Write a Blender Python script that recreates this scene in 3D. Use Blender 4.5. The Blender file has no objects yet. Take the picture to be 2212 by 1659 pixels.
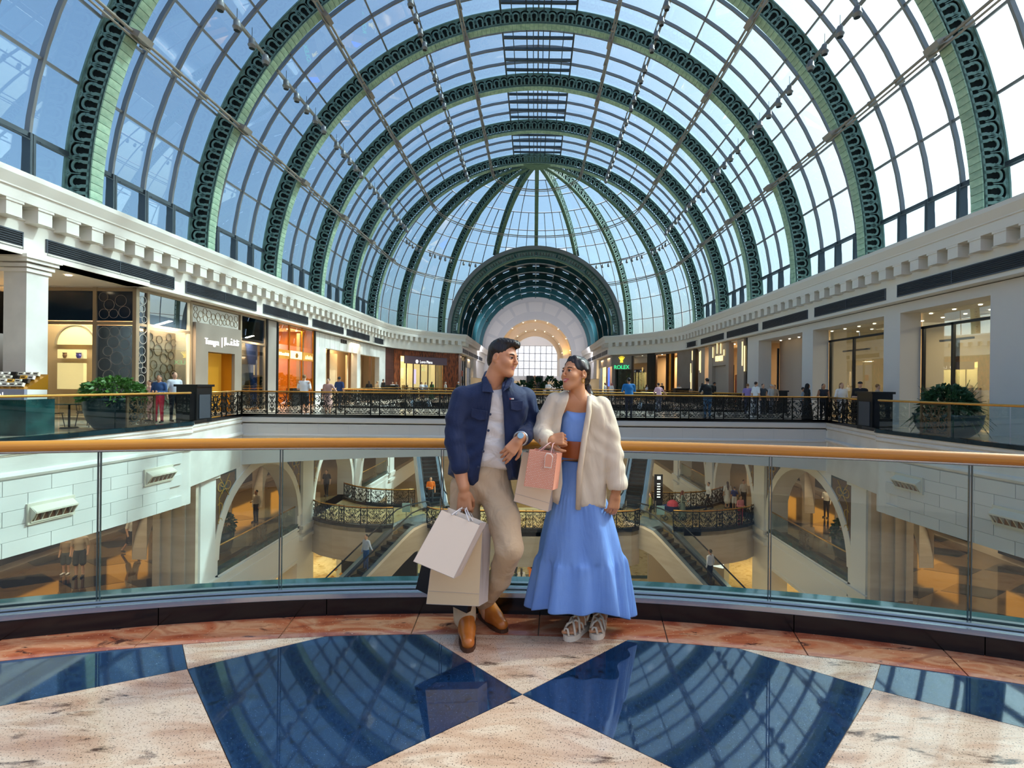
import bpy, bmesh, math, random
import numpy as np
from mathutils import Vector, Matrix
random.seed(7)
PI = math.pi
sc = bpy.context.scene
COL = sc.collection
# ------------------------------------------------------------------ camera
H = 1.48
F = 1100.0                                   # focal length in pixels of the 2212 x 1659 frame
cam = bpy.data.cameras.new('camera'); camo = bpy.data.objects.new('camera', cam); COL.objects.link(camo)
cam.sensor_fit = 'HORIZONTAL'; cam.sensor_width = 36.0; cam.lens = F / 2212 * 36
cam.shift_x = -(1155 - 1106) / 2212; cam.shift_y = (831 - 829.5) / 2212
cam.clip_start = 0.05; cam.clip_end = 500
camo.location = (0, 0, H); camo.rotation_euler = (PI / 2, 0.0107, 0)
camo.rotation_mode = 'XYZ'
camo.matrix_world = Matrix.Translation((0, 0, H)) @ Matrix.Rotation(PI / 2, 4, 'X') @ Matrix.Rotation(0.0107, 4, 'Z')
sc.camera = camo
# ------------------------------------------------------------------ world, sun, exposure
SUN_DIR = Vector((0.80, 0.30, 0.80)).normalized()     # towards the sun
w = bpy.data.worlds.new('world'); sc.world = w; w.use_nodes = True
nt = w.node_tree; nt.nodes.clear()
sky = nt.nodes.new('ShaderNodeTexSky'); sky.sky_type = 'NISHITA'; sky.sun_disc = False
sky.sun_elevation = math.asin(SUN_DIR.z); sky.sun_rotation = math.atan2(SUN_DIR.x, SUN_DIR.y)
sky.altitude = 0; sky.air_density = 1.0; sky.dust_density = 6.5; sky.ozone_density = 1.2
bg = nt.nodes.new('ShaderNodeBackground'); bg.inputs['Strength'].default_value = 0.20
out = nt.nodes.new('ShaderNodeOutputWorld')
nt.links.new(sky.outputs[0], bg.inputs['Color']); nt.links.new(bg.outputs[0], out.inputs['Surface'])
sl = bpy.data.lights.new('sun', 'SUN'); so = bpy.data.objects.new('sun', sl); COL.objects.link(so)
sl.energy = 2.7; sl.angle = math.radians(1.6); sl.color = (1.0, 0.95, 0.87)
so.rotation_euler = (-SUN_DIR).to_track_quat('-Z', 'Y').to_euler()
vs = sc.view_settings
vs.view_transform = 'Standard'; vs.look = 'None'; vs.gamma = 1.0; vs.use_curve_mapping = False
vs.exposure = 0.78
cy = sc.cycles
cy.use_denoising = True; cy.use_adaptive_sampling = True; cy.adaptive_threshold = .03
cy.max_bounces = 7; cy.diffuse_bounces = 3; cy.glossy_bounces = 3; cy.transmission_bounces = 6
cy.transparent_max_bounces = 16; cy.caustics_reflective = False; cy.caustics_refractive = False
cy.sample_clamp_indirect = 6.0

# ------------------------------------------------------------------ colours and materials
def lin(c):
    if isinstance(c, str):
        c = [int(c[i:i + 2], 16) / 255 for i in (0, 2, 4)]
    return tuple((x / 12.92 if x <= .04045 else ((x + .055) / 1.055) ** 2.4) for x in c[:3]) + (1.0,)

MATS = {}
def mat(name, col, rough=.5, metal=0.0, spec=.5, emit=None, es=0.0, col2=None, scale=4.0, detail=4.0, stretch=(1, 1, 1),
        bump=0.0, bscale=30.0, coat=0.0, contrast=(.35, .65), rand=0.0, sheen=0.0, sss=0.0, wrinkle=None):
    if name in MATS: return MATS[name]
    m = bpy.data.materials.new(name); m.use_nodes = True
    n = m.node_tree.nodes; L = m.node_tree.links
    b = n['Principled BSDF']
    b.inputs['Base Color'].default_value = lin(col)
    b.inputs['Roughness'].default_value = rough; b.inputs['Metallic'].default_value = metal
    b.inputs['Specular IOR Level'].default_value = spec
    if coat: b.inputs['Coat Weight'].default_value = coat; b.inputs['Coat Roughness'].default_value = .03
    if sheen: b.inputs['Sheen Weight'].default_value = sheen
    if sss:
        b.inputs['Subsurface Weight'].default_value = sss; b.inputs['Subsurface Radius'].default_value = (.012, .005, .003)
    if emit:
        b.inputs['Emission Color'].default_value = lin(emit); b.inputs['Emission Strength'].default_value = es
    tc = None
    if col2 or bump:
        tc = n.new('ShaderNodeTexCoord'); mp = n.new('ShaderNodeMapping'); mp.inputs['Scale'].default_value = stretch
        L.new(tc.outputs['Object'], mp.inputs['Vector'])
    src = None
    if col2:
        nz = n.new('ShaderNodeTexNoise'); nz.inputs['Scale'].default_value = scale; nz.inputs['Detail'].default_value = detail
        L.new(mp.outputs[0], nz.inputs['Vector'])
        rp = n.new('ShaderNodeValToRGB')
        rp.color_ramp.elements[0].position = contrast[0]; rp.color_ramp.elements[1].position = contrast[1]
        rp.color_ramp.elements[0].color = lin(col); rp.color_ramp.elements[1].color = lin(col2)
        L.new(nz.outputs['Fac'], rp.inputs['Fac']); src = rp.outputs['Color']
        L.new(src, b.inputs['Base Color'])
    if rand:
        oi = n.new('ShaderNodeObjectInfo'); hs = n.new('ShaderNodeHueSaturation')
        mr = n.new('ShaderNodeMapRange'); mr.inputs['To Min'].default_value = 1 - rand; mr.inputs['To Max'].default_value = 1 + rand
        L.new(oi.outputs['Random'], mr.inputs['Value']); L.new(mr.outputs[0], hs.inputs['Value'])
        if src is not None: L.new(src, hs.inputs['Color'])
        else: hs.inputs['Color'].default_value = lin(col)
        L.new(hs.outputs[0], b.inputs['Base Color'])
    if bump:
        nb = n.new('ShaderNodeTexNoise'); nb.inputs['Scale'].default_value = bscale; nb.inputs['Detail'].default_value = 3
        L.new(mp.outputs[0], nb.inputs['Vector'])
        bp = n.new('ShaderNodeBump'); bp.inputs['Strength'].default_value = bump; bp.inputs['Distance'].default_value = .01
        L.new(nb.outputs['Fac'], bp.inputs['Height']); L.new(bp.outputs[0], b.inputs['Normal'])
        if wrinkle:
            mw = n.new('ShaderNodeMapping'); mw.inputs['Scale'].default_value = wrinkle[2]; mw.inputs['Rotation'].default_value = (0, wrinkle[3], 0)
            L.new(tc.outputs['Object'], mw.inputs['Vector'])
            nw_ = n.new('ShaderNodeTexNoise'); nw_.inputs['Scale'].default_value = wrinkle[1]; nw_.inputs['Detail'].default_value = 2.5; nw_.inputs['Distortion'].default_value = 1.1
            L.new(mw.outputs[0], nw_.inputs['Vector'])
            b2 = n.new('ShaderNodeBump'); b2.inputs['Strength'].default_value = wrinkle[0]; b2.inputs['Distance'].default_value = .035
            L.new(nw_.outputs['Fac'], b2.inputs['Height']); L.new(b2.outputs[0], bp.inputs['Normal'])
    MATS[name] = m
    return m

def glass_mat(name, tint, refl=.06, rough=.0, grazing=.5):
    """clear architectural glass: tinted see-through with a Fresnel reflection"""
    m = bpy.data.materials.new(name); m.use_nodes = True
    n = m.node_tree.nodes; L = m.node_tree.links; n.clear()
    o = n.new('ShaderNodeOutputMaterial'); mx = n.new('ShaderNodeMixShader')
    t = n.new('ShaderNodeBsdfTransparent'); t.inputs[0].default_value = lin(tint)
    g = n.new('ShaderNodeBsdfGlossy'); g.inputs['Roughness'].default_value = rough
    lw = n.new('ShaderNodeLayerWeight'); lw.inputs['Blend'].default_value = .35
    mr = n.new('ShaderNodeMapRange'); mr.inputs['To Min'].default_value = refl; mr.inputs['To Max'].default_value = grazing
    L.new(lw.outputs['Facing'], mr.inputs['Value']); L.new(mr.outputs[0], mx.inputs[0])
    L.new(t.outputs[0], mx.inputs[1]); L.new(g.outputs[0], mx.inputs[2]); L.new(mx.outputs[0], o.inputs[0])
    MATS[name] = m
    return m

def stone_mat(name, cols, rough, scale, veins=None, vscale=3.0, speck=None, stretch=(1, 1, 1), rot=0.0, distort=1.2, coat=0.0, refl=1.5):
    """polished granite or marble: stretched noise ramp, dark veins, fine specks"""
    m = bpy.data.materials.new(name); m.use_nodes = True
    n = m.node_tree.nodes; L = m.node_tree.links; b = n['Principled BSDF']
    b.inputs['Roughness'].default_value = rough; b.inputs['IOR'].default_value = refl
    if coat: b.inputs['Coat Weight'].default_value = coat; b.inputs['Coat Roughness'].default_value = .02
    tc = n.new('ShaderNodeTexCoord'); mp = n.new('ShaderNodeMapping'); mp.inputs['Scale'].default_value = stretch
    mp.inputs['Rotation'].default_value = (0, 0, rot)
    L.new(tc.outputs['Object'], mp.inputs['Vector'])
    nz = n.new('ShaderNodeTexNoise'); nz.inputs['Scale'].default_value = scale; nz.inputs['Detail'].default_value = 6
    nz.inputs['Distortion'].default_value = distort
    L.new(mp.outputs[0], nz.inputs['Vector'])
    rp = n.new('ShaderNodeValToRGB'); e = rp.color_ramp.elements
    for i, c in enumerate(cols):
        p = .30 + .40 * i / max(1, len(cols) - 1)
        el = e[i] if i < 2 else e.new(p)
        el.position = p; el.color = lin(c)
    L.new(nz.outputs['Fac'], rp.inputs['Fac']); cur = rp.outputs['Color']
    def over(fac, colr):
        nonlocal cur
        mx = n.new('ShaderNodeMix'); mx.data_type = 'RGBA'
        L.new(fac, mx.inputs['Factor']); L.new(cur, mx.inputs['A']); mx.inputs['B'].default_value = lin(colr)
        cur = mx.outputs['Result']
    if veins:
        nv = n.new('ShaderNodeTexNoise'); nv.inputs['Scale'].default_value = vscale; nv.inputs['Detail'].default_value = 9
        nv.inputs['Roughness'].default_value = .68; nv.inputs['Distortion'].default_value = .5
        L.new(mp.outputs[0], nv.inputs['Vector'])
        rv = n.new('ShaderNodeValToRGB'); ev = rv.color_ramp.elements
        ev[0].position = .58; ev[0].color = (0, 0, 0, 1); ev[1].position = .66; ev[1].color = (1, 1, 1, 1)
        L.new(nv.outputs['Fac'], rv.inputs['Fac']); over(rv.outputs['Color'], veins)
    if speck:
        nsx = n.new('ShaderNodeTexNoise'); nsx.inputs['Scale'].default_value = speck[1]; nsx.inputs['Detail'].default_value = 3
        L.new(tc.outputs['Object'], nsx.inputs['Vector'])
        rs = n.new('ShaderNodeValToRGB'); es_ = rs.color_ramp.elements
        es_[0].position = speck[2]; es_[0].color = (0, 0, 0, 1); es_[1].position = speck[2] + .08; es_[1].color = (1, 1, 1, 1)
        L.new(nsx.outputs['Fac'], rs.inputs['Fac']); over(rs.outputs['Color'], speck[0])
    L.new(cur, b.inputs['Base Color'])
    MATS[name] = m
    return m

glass_mat('roof_glass', 'dff0f6', .04, 0, .35)
glass_mat('clear_glass', 'eef6f4', .018, 0, .30)
glass_mat('shop_glass', 'dfeaf0', .10, 0, .6)
glass_mat('blue_glass', '7f9cc4', .22, 0, .7)
mat('white_stone', 'e6e3dc', .55, col2='d9d6cf', scale=1.3)
mat('white_block', 'd9d8d3', .6, rand=.03, bump=.05, bscale=90)
mat('white_trim', 'ebe7de', .5)
mat('shade_white', 'dedad5', .6)
mat('pilaster_white', 'e9e8e4', .5)
mat('beige_stone', 'cdbfae', .45, col2='c2b39f', scale=.8, stretch=(1, 1, 5))
mat('soffit_white', 'e4ddd2', .7)
mat('rib_green', '7fa096', .5, col2='6d9188', scale=3.0, metal=.1)
mat('rib_shade', '0e1f20', .8)
mat('patina', 'b4d2b6', .6, col2='93b79c', scale=5.0, rand=.12)
mat('dome_green', '6f8d6f', .55, col2='5e7d66', scale=3.0)
mat('mullion_grey', '8d8f92', .45, metal=.35)
mat('mullion_dark', '4e5a62', .45, metal=.3)
mat('pipe_grey', 'a19a90', .4, metal=.4)
mat('lamp_grey', '8f9296', .4, metal=.3)
mat('black', '0b0d10', .35)
mat('black_satin', '15181b', .3)
mat('vent_dark', '10151d', .6)
mat('vent_slat', '555c66', .4, metal=.5)
mat('gold_rail', 'd6a253', .22, metal=.55, col2='cf9a4a', scale=2.0)
mat('wood_rail', 'd08f2e', .22, col2='c27f22', scale=2.0, stretch=(.6, .6, 6), coat=.5)
mat('iron', '1d1e1c', .45, metal=.5)
mat('bronze', '84644c', .4, metal=.4)
mat('steel', 'b9bfc4', .22, metal=.9)
mat('marble_kerb', '0f2226', .12, col2='16323a', scale=2.5)
mat('marble_green', '1c3c40', .08, col2='2f5a5a', scale=2.5, coat=.3)
mat('black_granite', '060708', .16)
mat('rubber', '131416', .45)
mat('gold_warm', 'c48a2a', .25, metal=.6)
mat('warm_light', 'fff0d0', .5, emit='ffe9c0', es=6.0)
mat('white_light', 'ffffff', .5, emit='ffffff', es=5.0)
mat('cool_light', 'dfefff', .5, emit='bfe0ff', es=.6)
mat('grey_plaster', 'cfcdcb', .6)
mat('warm_plaster', 'dccbb0', .6)
mat('dark_wood', '3a2418', .35, col2='2a1810', scale=3, stretch=(1, 1, 8))
mat('leaf', '3d6b2e', .5, col2='5f9440', scale=6.0, rand=.1)
mat('leaf_dark', '24452c', .5, col2='35603a', scale=6.0)
mat('pot_dark', '1c3238', .3)
mat('pot_green', '1d4247', .35)
stone_mat('granite_red', ['8a3f28', 'a85c3c', 'b98262', '8f4a30'], .07, 3.2, veins='4a2a22', vscale=5, stretch=(.8, 2.2, 1), rot=.5, speck=('c79a7c', 60, .64), refl=1.6)
stone_mat('granite_cream', ['a8826a', 'bd9c84', 'c9b09a', 'ab8a72'], .07, 2.6, veins='4a342a', vscale=4.0, stretch=(.7, 2.6, 1), rot=-.25, speck=('3b302c', 150, .585), refl=1.6)
stone_mat('granite_blue', ['0a1a30', '10294a', '081424'], .035, 22.0, speck=('8aa4b8', 260, .665), refl=2.1)
stone_mat('marble_gold', ['b59a68', 'c4ae80', 'a58a56'], .10, 1.2, veins='8a6a3a', vscale=1.4)
stone_mat('marble_dark', ['20201c', '2c2a22', '171715'], .08, 1.5)
stone_mat('marble_brown', ['5a4830', '6d5738', '4e3d26'], .07, 1.2, refl=1.7)
stone_mat('marble_pale', ['cfc3b0', 'd8cdbc', 'c4b7a2'], .14, 1.0)

# ------------------------------------------------------------------ objects
WM = {}
def put(name, data, parent=None, M=None):
    """link data as an object whose world matrix is M"""
    o = bpy.data.objects.new(name, data); COL.objects.link(o)
    M = M if M is not None else Matrix()
    o.matrix_basis = M
    if parent is not None:
        o.parent = parent; o.matrix_parent_inverse = WM[parent.name].inverted()
    WM[o.name] = M
    return o
def tag(o, label=None, cat=None, group=None, kind=None):
    if label: o['label'] = label
    if cat: o['category'] = cat
    if group: o['group'] = group
    if kind: o['kind'] = kind
    return o
def thing(name, label, cat, loc=(0, 0, 0), group=None, rz=0.0):
    return tag(put(name, None, None, Matrix.Translation(loc) @ Matrix.Rotation(rz, 4, 'Z')), label, cat, group)
def struct(name, loc=(0, 0, 0), label=None):
    return tag(put(name, None, None, Matrix.Translation(loc)), label, None, None, 'structure')

class MB:
    def __init__(s): s.v = []; s.f = []; s.m = []
    def add(s, vs, fs, mi=0):
        k = len(s.v); s.v.extend(vs)
        for f in fs: s.f.append(tuple(i + k for i in f)); s.m.append(mi)
        return s
    def box(s, x0, x1, y0, y1, z0, z1, mi=0):
        return s.add([(x0, y0, z0), (x1, y0, z0), (x1, y1, z0), (x0, y1, z0), (x0, y0, z1), (x1, y0, z1), (x1, y1, z1), (x0, y1, z1)],
                     [(3, 2, 1, 0), (4, 5, 6, 7), (0, 1, 5, 4), (1, 2, 6, 5), (2, 3, 7, 6), (3, 0, 4, 7)], mi)
    def obox(s, c, ux, uy, uz, hx, hy, hz, mi=0):
        c = Vector(c); ux = Vector(ux) * hx; uy = Vector(uy) * hy; uz = Vector(uz) * hz
        V = [tuple(c + a * ux + b * uy + d * uz) for d in (-1, 1) for a, b in ((-1, -1), (1, -1), (1, 1), (-1, 1))]
        return s.add(V, [(3, 2, 1, 0), (4, 5, 6, 7), (0, 1, 5, 4), (1, 2, 6, 5), (2, 3, 7, 6), (3, 0, 4, 7)], mi)
    def tube(s, pts, r, n=6, mi=0, cap=True, closed=False):
        pts = [Vector(p) for p in pts]; N = len(pts)
        rs = r if isinstance(r, (list, tuple)) else [r] * N
        k = len(s.v); prev = None
        for i, p in enumerate(pts):
            if closed: t = pts[(i + 1) % N] - pts[i - 1]
            else: t = pts[min(i + 1, N - 1)] - pts[max(i - 1, 0)]
            t = t.normalized() if t.length > 1e-9 else Vector((0, 0, 1))
            if prev is None:
                a = Vector((0, 0, 1)) if abs(t.z) < .9 else Vector((1, 0, 0))
                u = t.cross(a).normalized()
            else:
                u = (prev - t * prev.dot(t)).normalized()
            prev = u; v = t.cross(u)
            for j in range(n):
                a = 2 * PI * (j + .5) / n
                s.v.append(tuple(p + (u * math.cos(a) + v * math.sin(a)) * rs[i]))
        for i in range(N if closed else N - 1):
            for j in range(n):
                a = k + i * n + j; b = k + i * n + (j + 1) % n
                c = k + ((i + 1) % N) * n + (j + 1) % n; d = k + ((i + 1) % N) * n + j
                s.f.append((a, b, c, d)); s.m.append(mi)
        if cap and not closed:
            s.f.append(tuple(k + j for j in range(n))[::-1]); s.m.append(mi)
            s.f.append(tuple(k + (N - 1) * n + j for j in range(n))); s.m.append(mi)
        return s
    def lathe(s, prof, n=16, c=(0, 0, 0), mi=0, sx=1, sy=1):
        k = len(s.v)
        for r, z in prof:
            for j in range(n):
                a = 2 * PI * j / n
                s.v.append((c[0] + r * math.cos(a) * sx, c[1] + r * math.sin(a) * sy, c[2] + z))
        for i in range(len(prof) - 1):
            for j in range(n):
                s.f.append((k + i * n + j, k + i * n + (j + 1) % n, k + (i + 1) * n + (j + 1) % n, k + (i + 1) * n + j)); s.m.append(mi)
        s.f.append(tuple(k + j for j in range(n))[::-1]); s.m.append(mi)
        s.f.append(tuple(k + (len(prof) - 1) * n + j for j in range(n))); s.m.append(mi)
        return s
    def prism(s, poly, fn, t0, t1, mi=0):
        """polygon extruded; fn(a, b, t) -> xyz"""
        n = len(poly)
        V = [tuple(fn(a, b, t0)) for a, b in poly] + [tuple(fn(a, b, t1)) for a, b in poly]
        return s.add(V, [tuple(range(n))[::-1], tuple(range(n, 2 * n))] + [(i, (i + 1) % n, n + (i + 1) % n, n + i) for i in range(n)], mi)
    def data(s, name, mats, smooth=False):
        me = bpy.data.meshes.new(name)
        me.from_pydata(s.v, [], s.f)
        for m in (mats if isinstance(mats, (list, tuple)) else [mats]):
            me.materials.append(MATS[m] if isinstance(m, str) else m)
        if isinstance(mats, (list, tuple)) and len(mats) > 1:
            me.polygons.foreach_set('material_index', s.m)
        if smooth: me.polygons.foreach_set('use_smooth', [True] * len(me.polygons))
        me.update()
        return me
    def build(s, name, mats, parent=None, M=None, smooth=False):
        return put(name, s.data(name, mats, smooth), parent, M)

def T(x, y, z): return Matrix.Translation((x, y, z))
def RX(a): return Matrix.Rotation(a, 4, 'X')
def RY(a): return Matrix.Rotation(a, 4, 'Y')
def RZ(a): return Matrix.Rotation(a, 4, 'Z')
MIRX = Matrix.Scale(-1, 4, (1, 0, 0))
def boxdata(name, hx, hy, hz, m):
    return MB().box(-hx, hx, -hy, hy, -hz, hz).data(name, m)
def arcpts(cx, cy, r, a0, a1, n):
    return [(cx + r * math.cos(a0 + (a1 - a0) * i / n), cy + r * math.sin(a0 + (a1 - a0) * i / n)) for i in range(n + 1)]
def offset_path(path, d):
    """offset a plan polyline by d to its left-hand side, mitred"""
    res = []; n = len(path)
    for i, p in enumerate(path):
        p = Vector(p); t0 = (Vector(path[i]) - Vector(path[i - 1])).normalized() if i > 0 else None
        t1 = (Vector(path[i + 1]) - Vector(path[i])).normalized() if i < n - 1 else None
        if t0 is None: t0 = t1
        if t1 is None: t1 = t0
        n0 = Vector((-t0.y, t0.x)); n1 = Vector((-t1.y, t1.x)); m = (n0 + n1)
        m = m / max(.3, m.length_squared) * 2 if m.length > 1e-6 else n0
        res.append(tuple(p + m * d))
    return res
def sweep(mb, path, prof, mi=0, mirror=False, close=False):
    """profile of (offset to the left of the path, z) swept along a plan polyline"""
    k = len(mb.v); n = len(path); q = len(prof)
    for d, z in prof:
        for p in offset_path(path, d): mb.v.append((-p[0] if mirror else p[0], p[1], z))
    for i in range(q if close else q - 1):
        i2 = (i + 1) % q
        for j in range(n - 1):
            f = (k + i * n + j, k + i * n + j + 1, k + i2 * n + j + 1, k + i2 * n + j)
            mb.f.append(f[::-1] if mirror else f); mb.m.append(mi)
    if close:
        for j in (0, n - 1):
            mb.f.append(tuple(k + i * n + j for i in range(q))); mb.m.append(mi)
    return mb
def walk(path, step, start=0.0):
    """(point, tangent angle) every step metres along a plan polyline"""
    res = []; s = start; acc = 0.0
    for i in range(len(path) - 1):
        a = Vector(path[i]); b = Vector(path[i + 1]); L = (b - a).length
        while s <= acc + L:
            t = (s - acc) / L; p = a + (b - a) * t
            res.append((p.x, p.y, math.atan2(b.y - a.y, b.x - a.x), s)); s += step
        acc += L
    return res
def path_len(path): return sum((Vector(path[i + 1]) - Vector(path[i])).length for i in range(len(path) - 1))
def text_mesh(name, s, size, m, parent, M, ext=.02, align='CENTER', sx=1.0):
    cu = bpy.data.curves.new(name, 'FONT'); cu.body = s; cu.size = size; cu.extrude = ext; cu.align_x = align
    o = bpy.data.objects.new('tmp', cu); COL.objects.link(o)
    dg = bpy.context.evaluated_depsgraph_get()
    me = bpy.data.meshes.new_from_object(o.evaluated_get(dg)); bpy.data.objects.remove(o)
    me.materials.clear(); me.materials.append(MATS[m]); me.name = name
    return put(name, me, parent, M @ Matrix.Diagonal((sx, 1, 1, 1)))
def area(name, loc, sx, sy, power, col, direction=(0, 0, -1), spread=PI):
    l = bpy.data.lights.new(name, 'AREA'); l.shape = 'RECTANGLE'; l.size = sx; l.size_y = sy; l.energy = power
    l.color = lin(col)[:3]; l.spread = spread
    o = bpy.data.objects.new(name, l); COL.objects.link(o); o.location = loc
    o.rotation_euler = Vector(direction).to_track_quat('-Z', 'Y').to_euler()
    return o
ORD = ['first', 'second', 'third', 'fourth', 'fifth', 'sixth', 'seventh', 'eighth', 'ninth', 'tenth', 'eleventh', 'twelfth']
# ================================================================== glass vault, ribs, dome, tunnel
Z0 = 7.18; RIN = 14.6; ROUT = 15.45; RG = 15.55
RIBW = .5
RIBS = [4.6, 10.6, 16.6, 22.6, 28.6, 34.6, 40.6, 46.6]
TH = [math.radians(6.4 + 8.4 * k) for k in range(10)]          # transom angles of one side
ALLTH = [0.0] + TH + [PI / 2] + [PI - t for t in reversed(TH)] + [PI]

def fret_panel(name, r0, r1, dang, units, m, th=.03, seg=9):
    """pierced steel panel of keyhole slots under interlaced arches, bent to the rib; in the XZ plane at angle 0, front at y=0"""
    mb = MB(); rm = (r0 + r1) / 2; S = dang * rm; h = r1 - r0; u = S / units
    def pt(s, r, y):
        a = s / rm
        return ((r0 + r) * math.cos(a), y, (r0 + r) * math.sin(a))
    def ribbon(line, wd):
        k = len(mb.v); n = len(line)
        for i, p in enumerate(line):
            a = line[max(i - 1, 0)]; b = line[min(i + 1, n - 1)]
            dx, dy = b[0] - a[0], b[1] - a[1]; l = math.hypot(dx, dy) or 1
            nx, ny = -dy / l * wd / 2, dx / l * wd / 2
            for y in (0, th):
                mb.v.append(pt(p[0] + nx, p[1] + ny, y)); mb.v.append(pt(p[0] - nx, p[1] - ny, y))
        for i in range(n - 1):
            a = k + i * 4; b = a + 4
            for q in ((a, b, b + 1, a + 1), (a, a + 2, b + 2, b), (a + 1, b + 1, b + 3, a + 3)):
                mb.f.append(q); mb.m.append(0)
    bw = h * .085
    ribbon([(-S / 2 + S * i / 4, h - bw * .7) for i in range(5)], bw * 1.4)
    ribbon([(-S / 2 + S * i / 4, bw * .8) for i in range(5)], bw * 1.6)
    c0 = h * .52                                          # centre height of the arches
    for j in range(units):
        x = -S / 2 + (j + .5) * u
        def clip(r):
            return [(x + r * math.cos(PI * i / seg), c0 + r * math.sin(PI * i / seg)) for i in range(seg + 1)]
        def inpanel(L):
            return [(max(-S / 2, min(S / 2, a)), min(b, h * .97)) for a, b in L]
        def arc(r, a0, a1): return [(x + r * math.cos(a0 + (a1 - a0) * i / seg), c0 + r * math.sin(a0 + (a1 - a0) * i / seg)) for i in range(seg + 1)]
        ro = u * .66; ae = math.acos(min(1, .5 * u / ro)) if (j in (0, units - 1)) else 0
        ribbon(arc(ro, ae if j == units - 1 else 0, PI - (ae if j == 0 else 0)), u * .115)      # wide interlaced arch
        ribbon(arc(u * .33, -.2, PI + .2), u * .16)                                           # ring over the keyhole
        for sgn in (-1, 1):
            ribbon([(x + sgn * u * .27, 0), (x + sgn * u * .27, c0 * .62), (x + sgn * u * .33, c0 * .80), (x + sgn * u * .30, c0 * 1.0)], u * .20)
        ribbon([(x + u * .5 * (1 if j < units - 1 else .999), c0 * .72), (x + u * .5 * (1 if j < units - 1 else .999), h * .9)], u * .05)
    return mb.data(name, m)

def annulus_sector(mb, ra, rb, y0, y1, a0, a1, n, mi=0, caps=True):
    """solid arc of rectangular section about the Y axis, angles from +X up"""
    k = len(mb.v)
    for i in range(n + 1):
        a = a0 + (a1 - a0) * i / n; c, s = math.cos(a), math.sin(a)
        for r, y in ((ra, y0), (rb, y0), (rb, y1), (ra, y1)): mb.v.append((r * c, y, r * s))
    for i in range(n):
        a = k + i * 4; b = a + 4
        for j in range(4):
            mb.f.append((a + j, a + (j + 1) % 4, b + (j + 1) % 4, b + j)); mb.m.append(mi)
    if caps:
        mb.f.append((k, k + 3, k + 2, k + 1)); mb.m.append(mi)
        e = k + n * 4; mb.f.append((e, e + 1, e + 2, e + 3)); mb.m.append(mi)
    return mb

NP = 46; DA = PI / NP
FRET = fret_panel('fretwork_panel', RIN, ROUT, DA * .995, 2, 'rib_green')
CORE = annulus_sector(MB(), RIN + .34, ROUT - .02, .12, .40, 0, PI, 60)  # dark solid put in for the shaded hollow of the box rib
CORE = CORE.data('rib_shade_core', 'rib_shade')
FLANGE = annulus_sector(annulus_sector(MB(), ROUT - .03, ROUT + .03, -.03, RIBW + .03, 0, PI, 90), RIN - .015, RIN + .05, .0, RIBW, 0, PI, 90).data('rib_flange', 'rib_green')
NT = 184
TILE = annulus_sector(MB(), RIN - .055, RIN - .012, -.01, RIBW - .04, -PI / NT / 2 * .93, PI / NT / 2 * .93, 1).data('soffit_tile', 'patina')
tmb = MB()
for i in range(NT):
    a = PI * (i + .5) / NT
    annulus_sector(tmb, RIN - .055, RIN - .012, -.01, RIBW - .04, a - PI / NT / 2 * .93, a + PI / NT / 2 * .93, 1)
TILES_ALL = tmb.data('soffit_tiles', 'patina')
PIPE_TH = [math.radians(a) for a in (23.2, 48.4, 73.6)]
for i, yr in enumerate(RIBS):
    if i == 0: nm = 'green fretwork steel arch rib over the foreground balcony, above the couple'
    else: nm = f'green fretwork steel arch rib, {ORD[i - 1]} one beyond the foreground balcony'
    if i == len(RIBS) - 1: nm = 'last full green fretwork arch rib, where the half dome begins'
    base = T(0, yr, Z0)
    rib = tag(put('arch_rib', None, None, base), nm, 'arch', 'green arch ribs of the vault')
    put('rib_shade_core', CORE, rib, base); put('rib_flange', FLANGE, rib, base)
    if i >= 1:
        for j in range(NP):
            put('fretwork_panel', FRET, rib, base @ RY(-(j + .5) * DA))
    if i in (2, 3):
        for j in range(NT):
            a = PI * (j + .5) / NT
            if any(abs(a - q) < .012 or abs(PI - a - q) < .012 for q in PIPE_TH): continue
            put('soffit_tile', TILE, rib, base @ RY(-a))
    else:
        tag(put('soffit_tiles', TILES_ALL, rib, base), kind='stuff')

# ---- glazing bays: panes, mullions, transoms, opening vents
PW = 1.5
def pane_data(nm, d):
    hd = d / 2; x = RG * math.cos(hd); z = RG * math.sin(hd)
    return MB().box(x, x + .02, -PW / 2 + .03, PW / 2 - .03, -z + .02, z - .02).data(nm, 'roof_glass')
PANE = {k: pane_data('pane', math.radians(k)) for k in (6.4, 8.4, 8.0)}
MULL = annulus_sector(MB(), RG - .17, RG - .01, -.045, .045, 0, PI, 44).data('mullion', 'mullion_grey')
TRAN = MB().box(RG - .12, RG, -3.0 + .25, 3.0 - .25, -.04, .04).data('transom', 'mullion_grey')
vj = MB()
for s in (-1, 1):
    vj.box(RG - .36, RG - .1, s * .71 - .05, s * .71 + .05, .05, 1.70)
vj.box(RG - .3, RG - .1, -.7, .7, 1.58, 1.72); vj.tube([(RG - .42, -.6, 1.45), (RG - .42, .6, 1.5)], .02, 5)
VENT = vj.data('vent_frame', 'mullion_dark')
skb = MB()
for a in (-7.9, -2.6, 2.6, 7.9):
    ar = math.radians(90 + a); skb.obox(((RG - .22) * math.cos(ar), 0, (RG - .22) * math.sin(ar)), (1, 0, 0), (0, 1, 0), (0, 0, 1), .035, 2.7, .06)
for y in (-2.1, -1.05, .0, 1.05, 2.1):
    skb.box(-2.1, 2.1, y - .07, y + .07, RG - .34, RG - .2)
for x in (-1.5, -.3, .3, 1.5):
    skb.tube([(x, -2.6, RG - .45), (x, 2.6, RG - .45)], .03, 5)
SKY = skb.data('opening_roof_light', 'mullion_dark')
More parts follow.
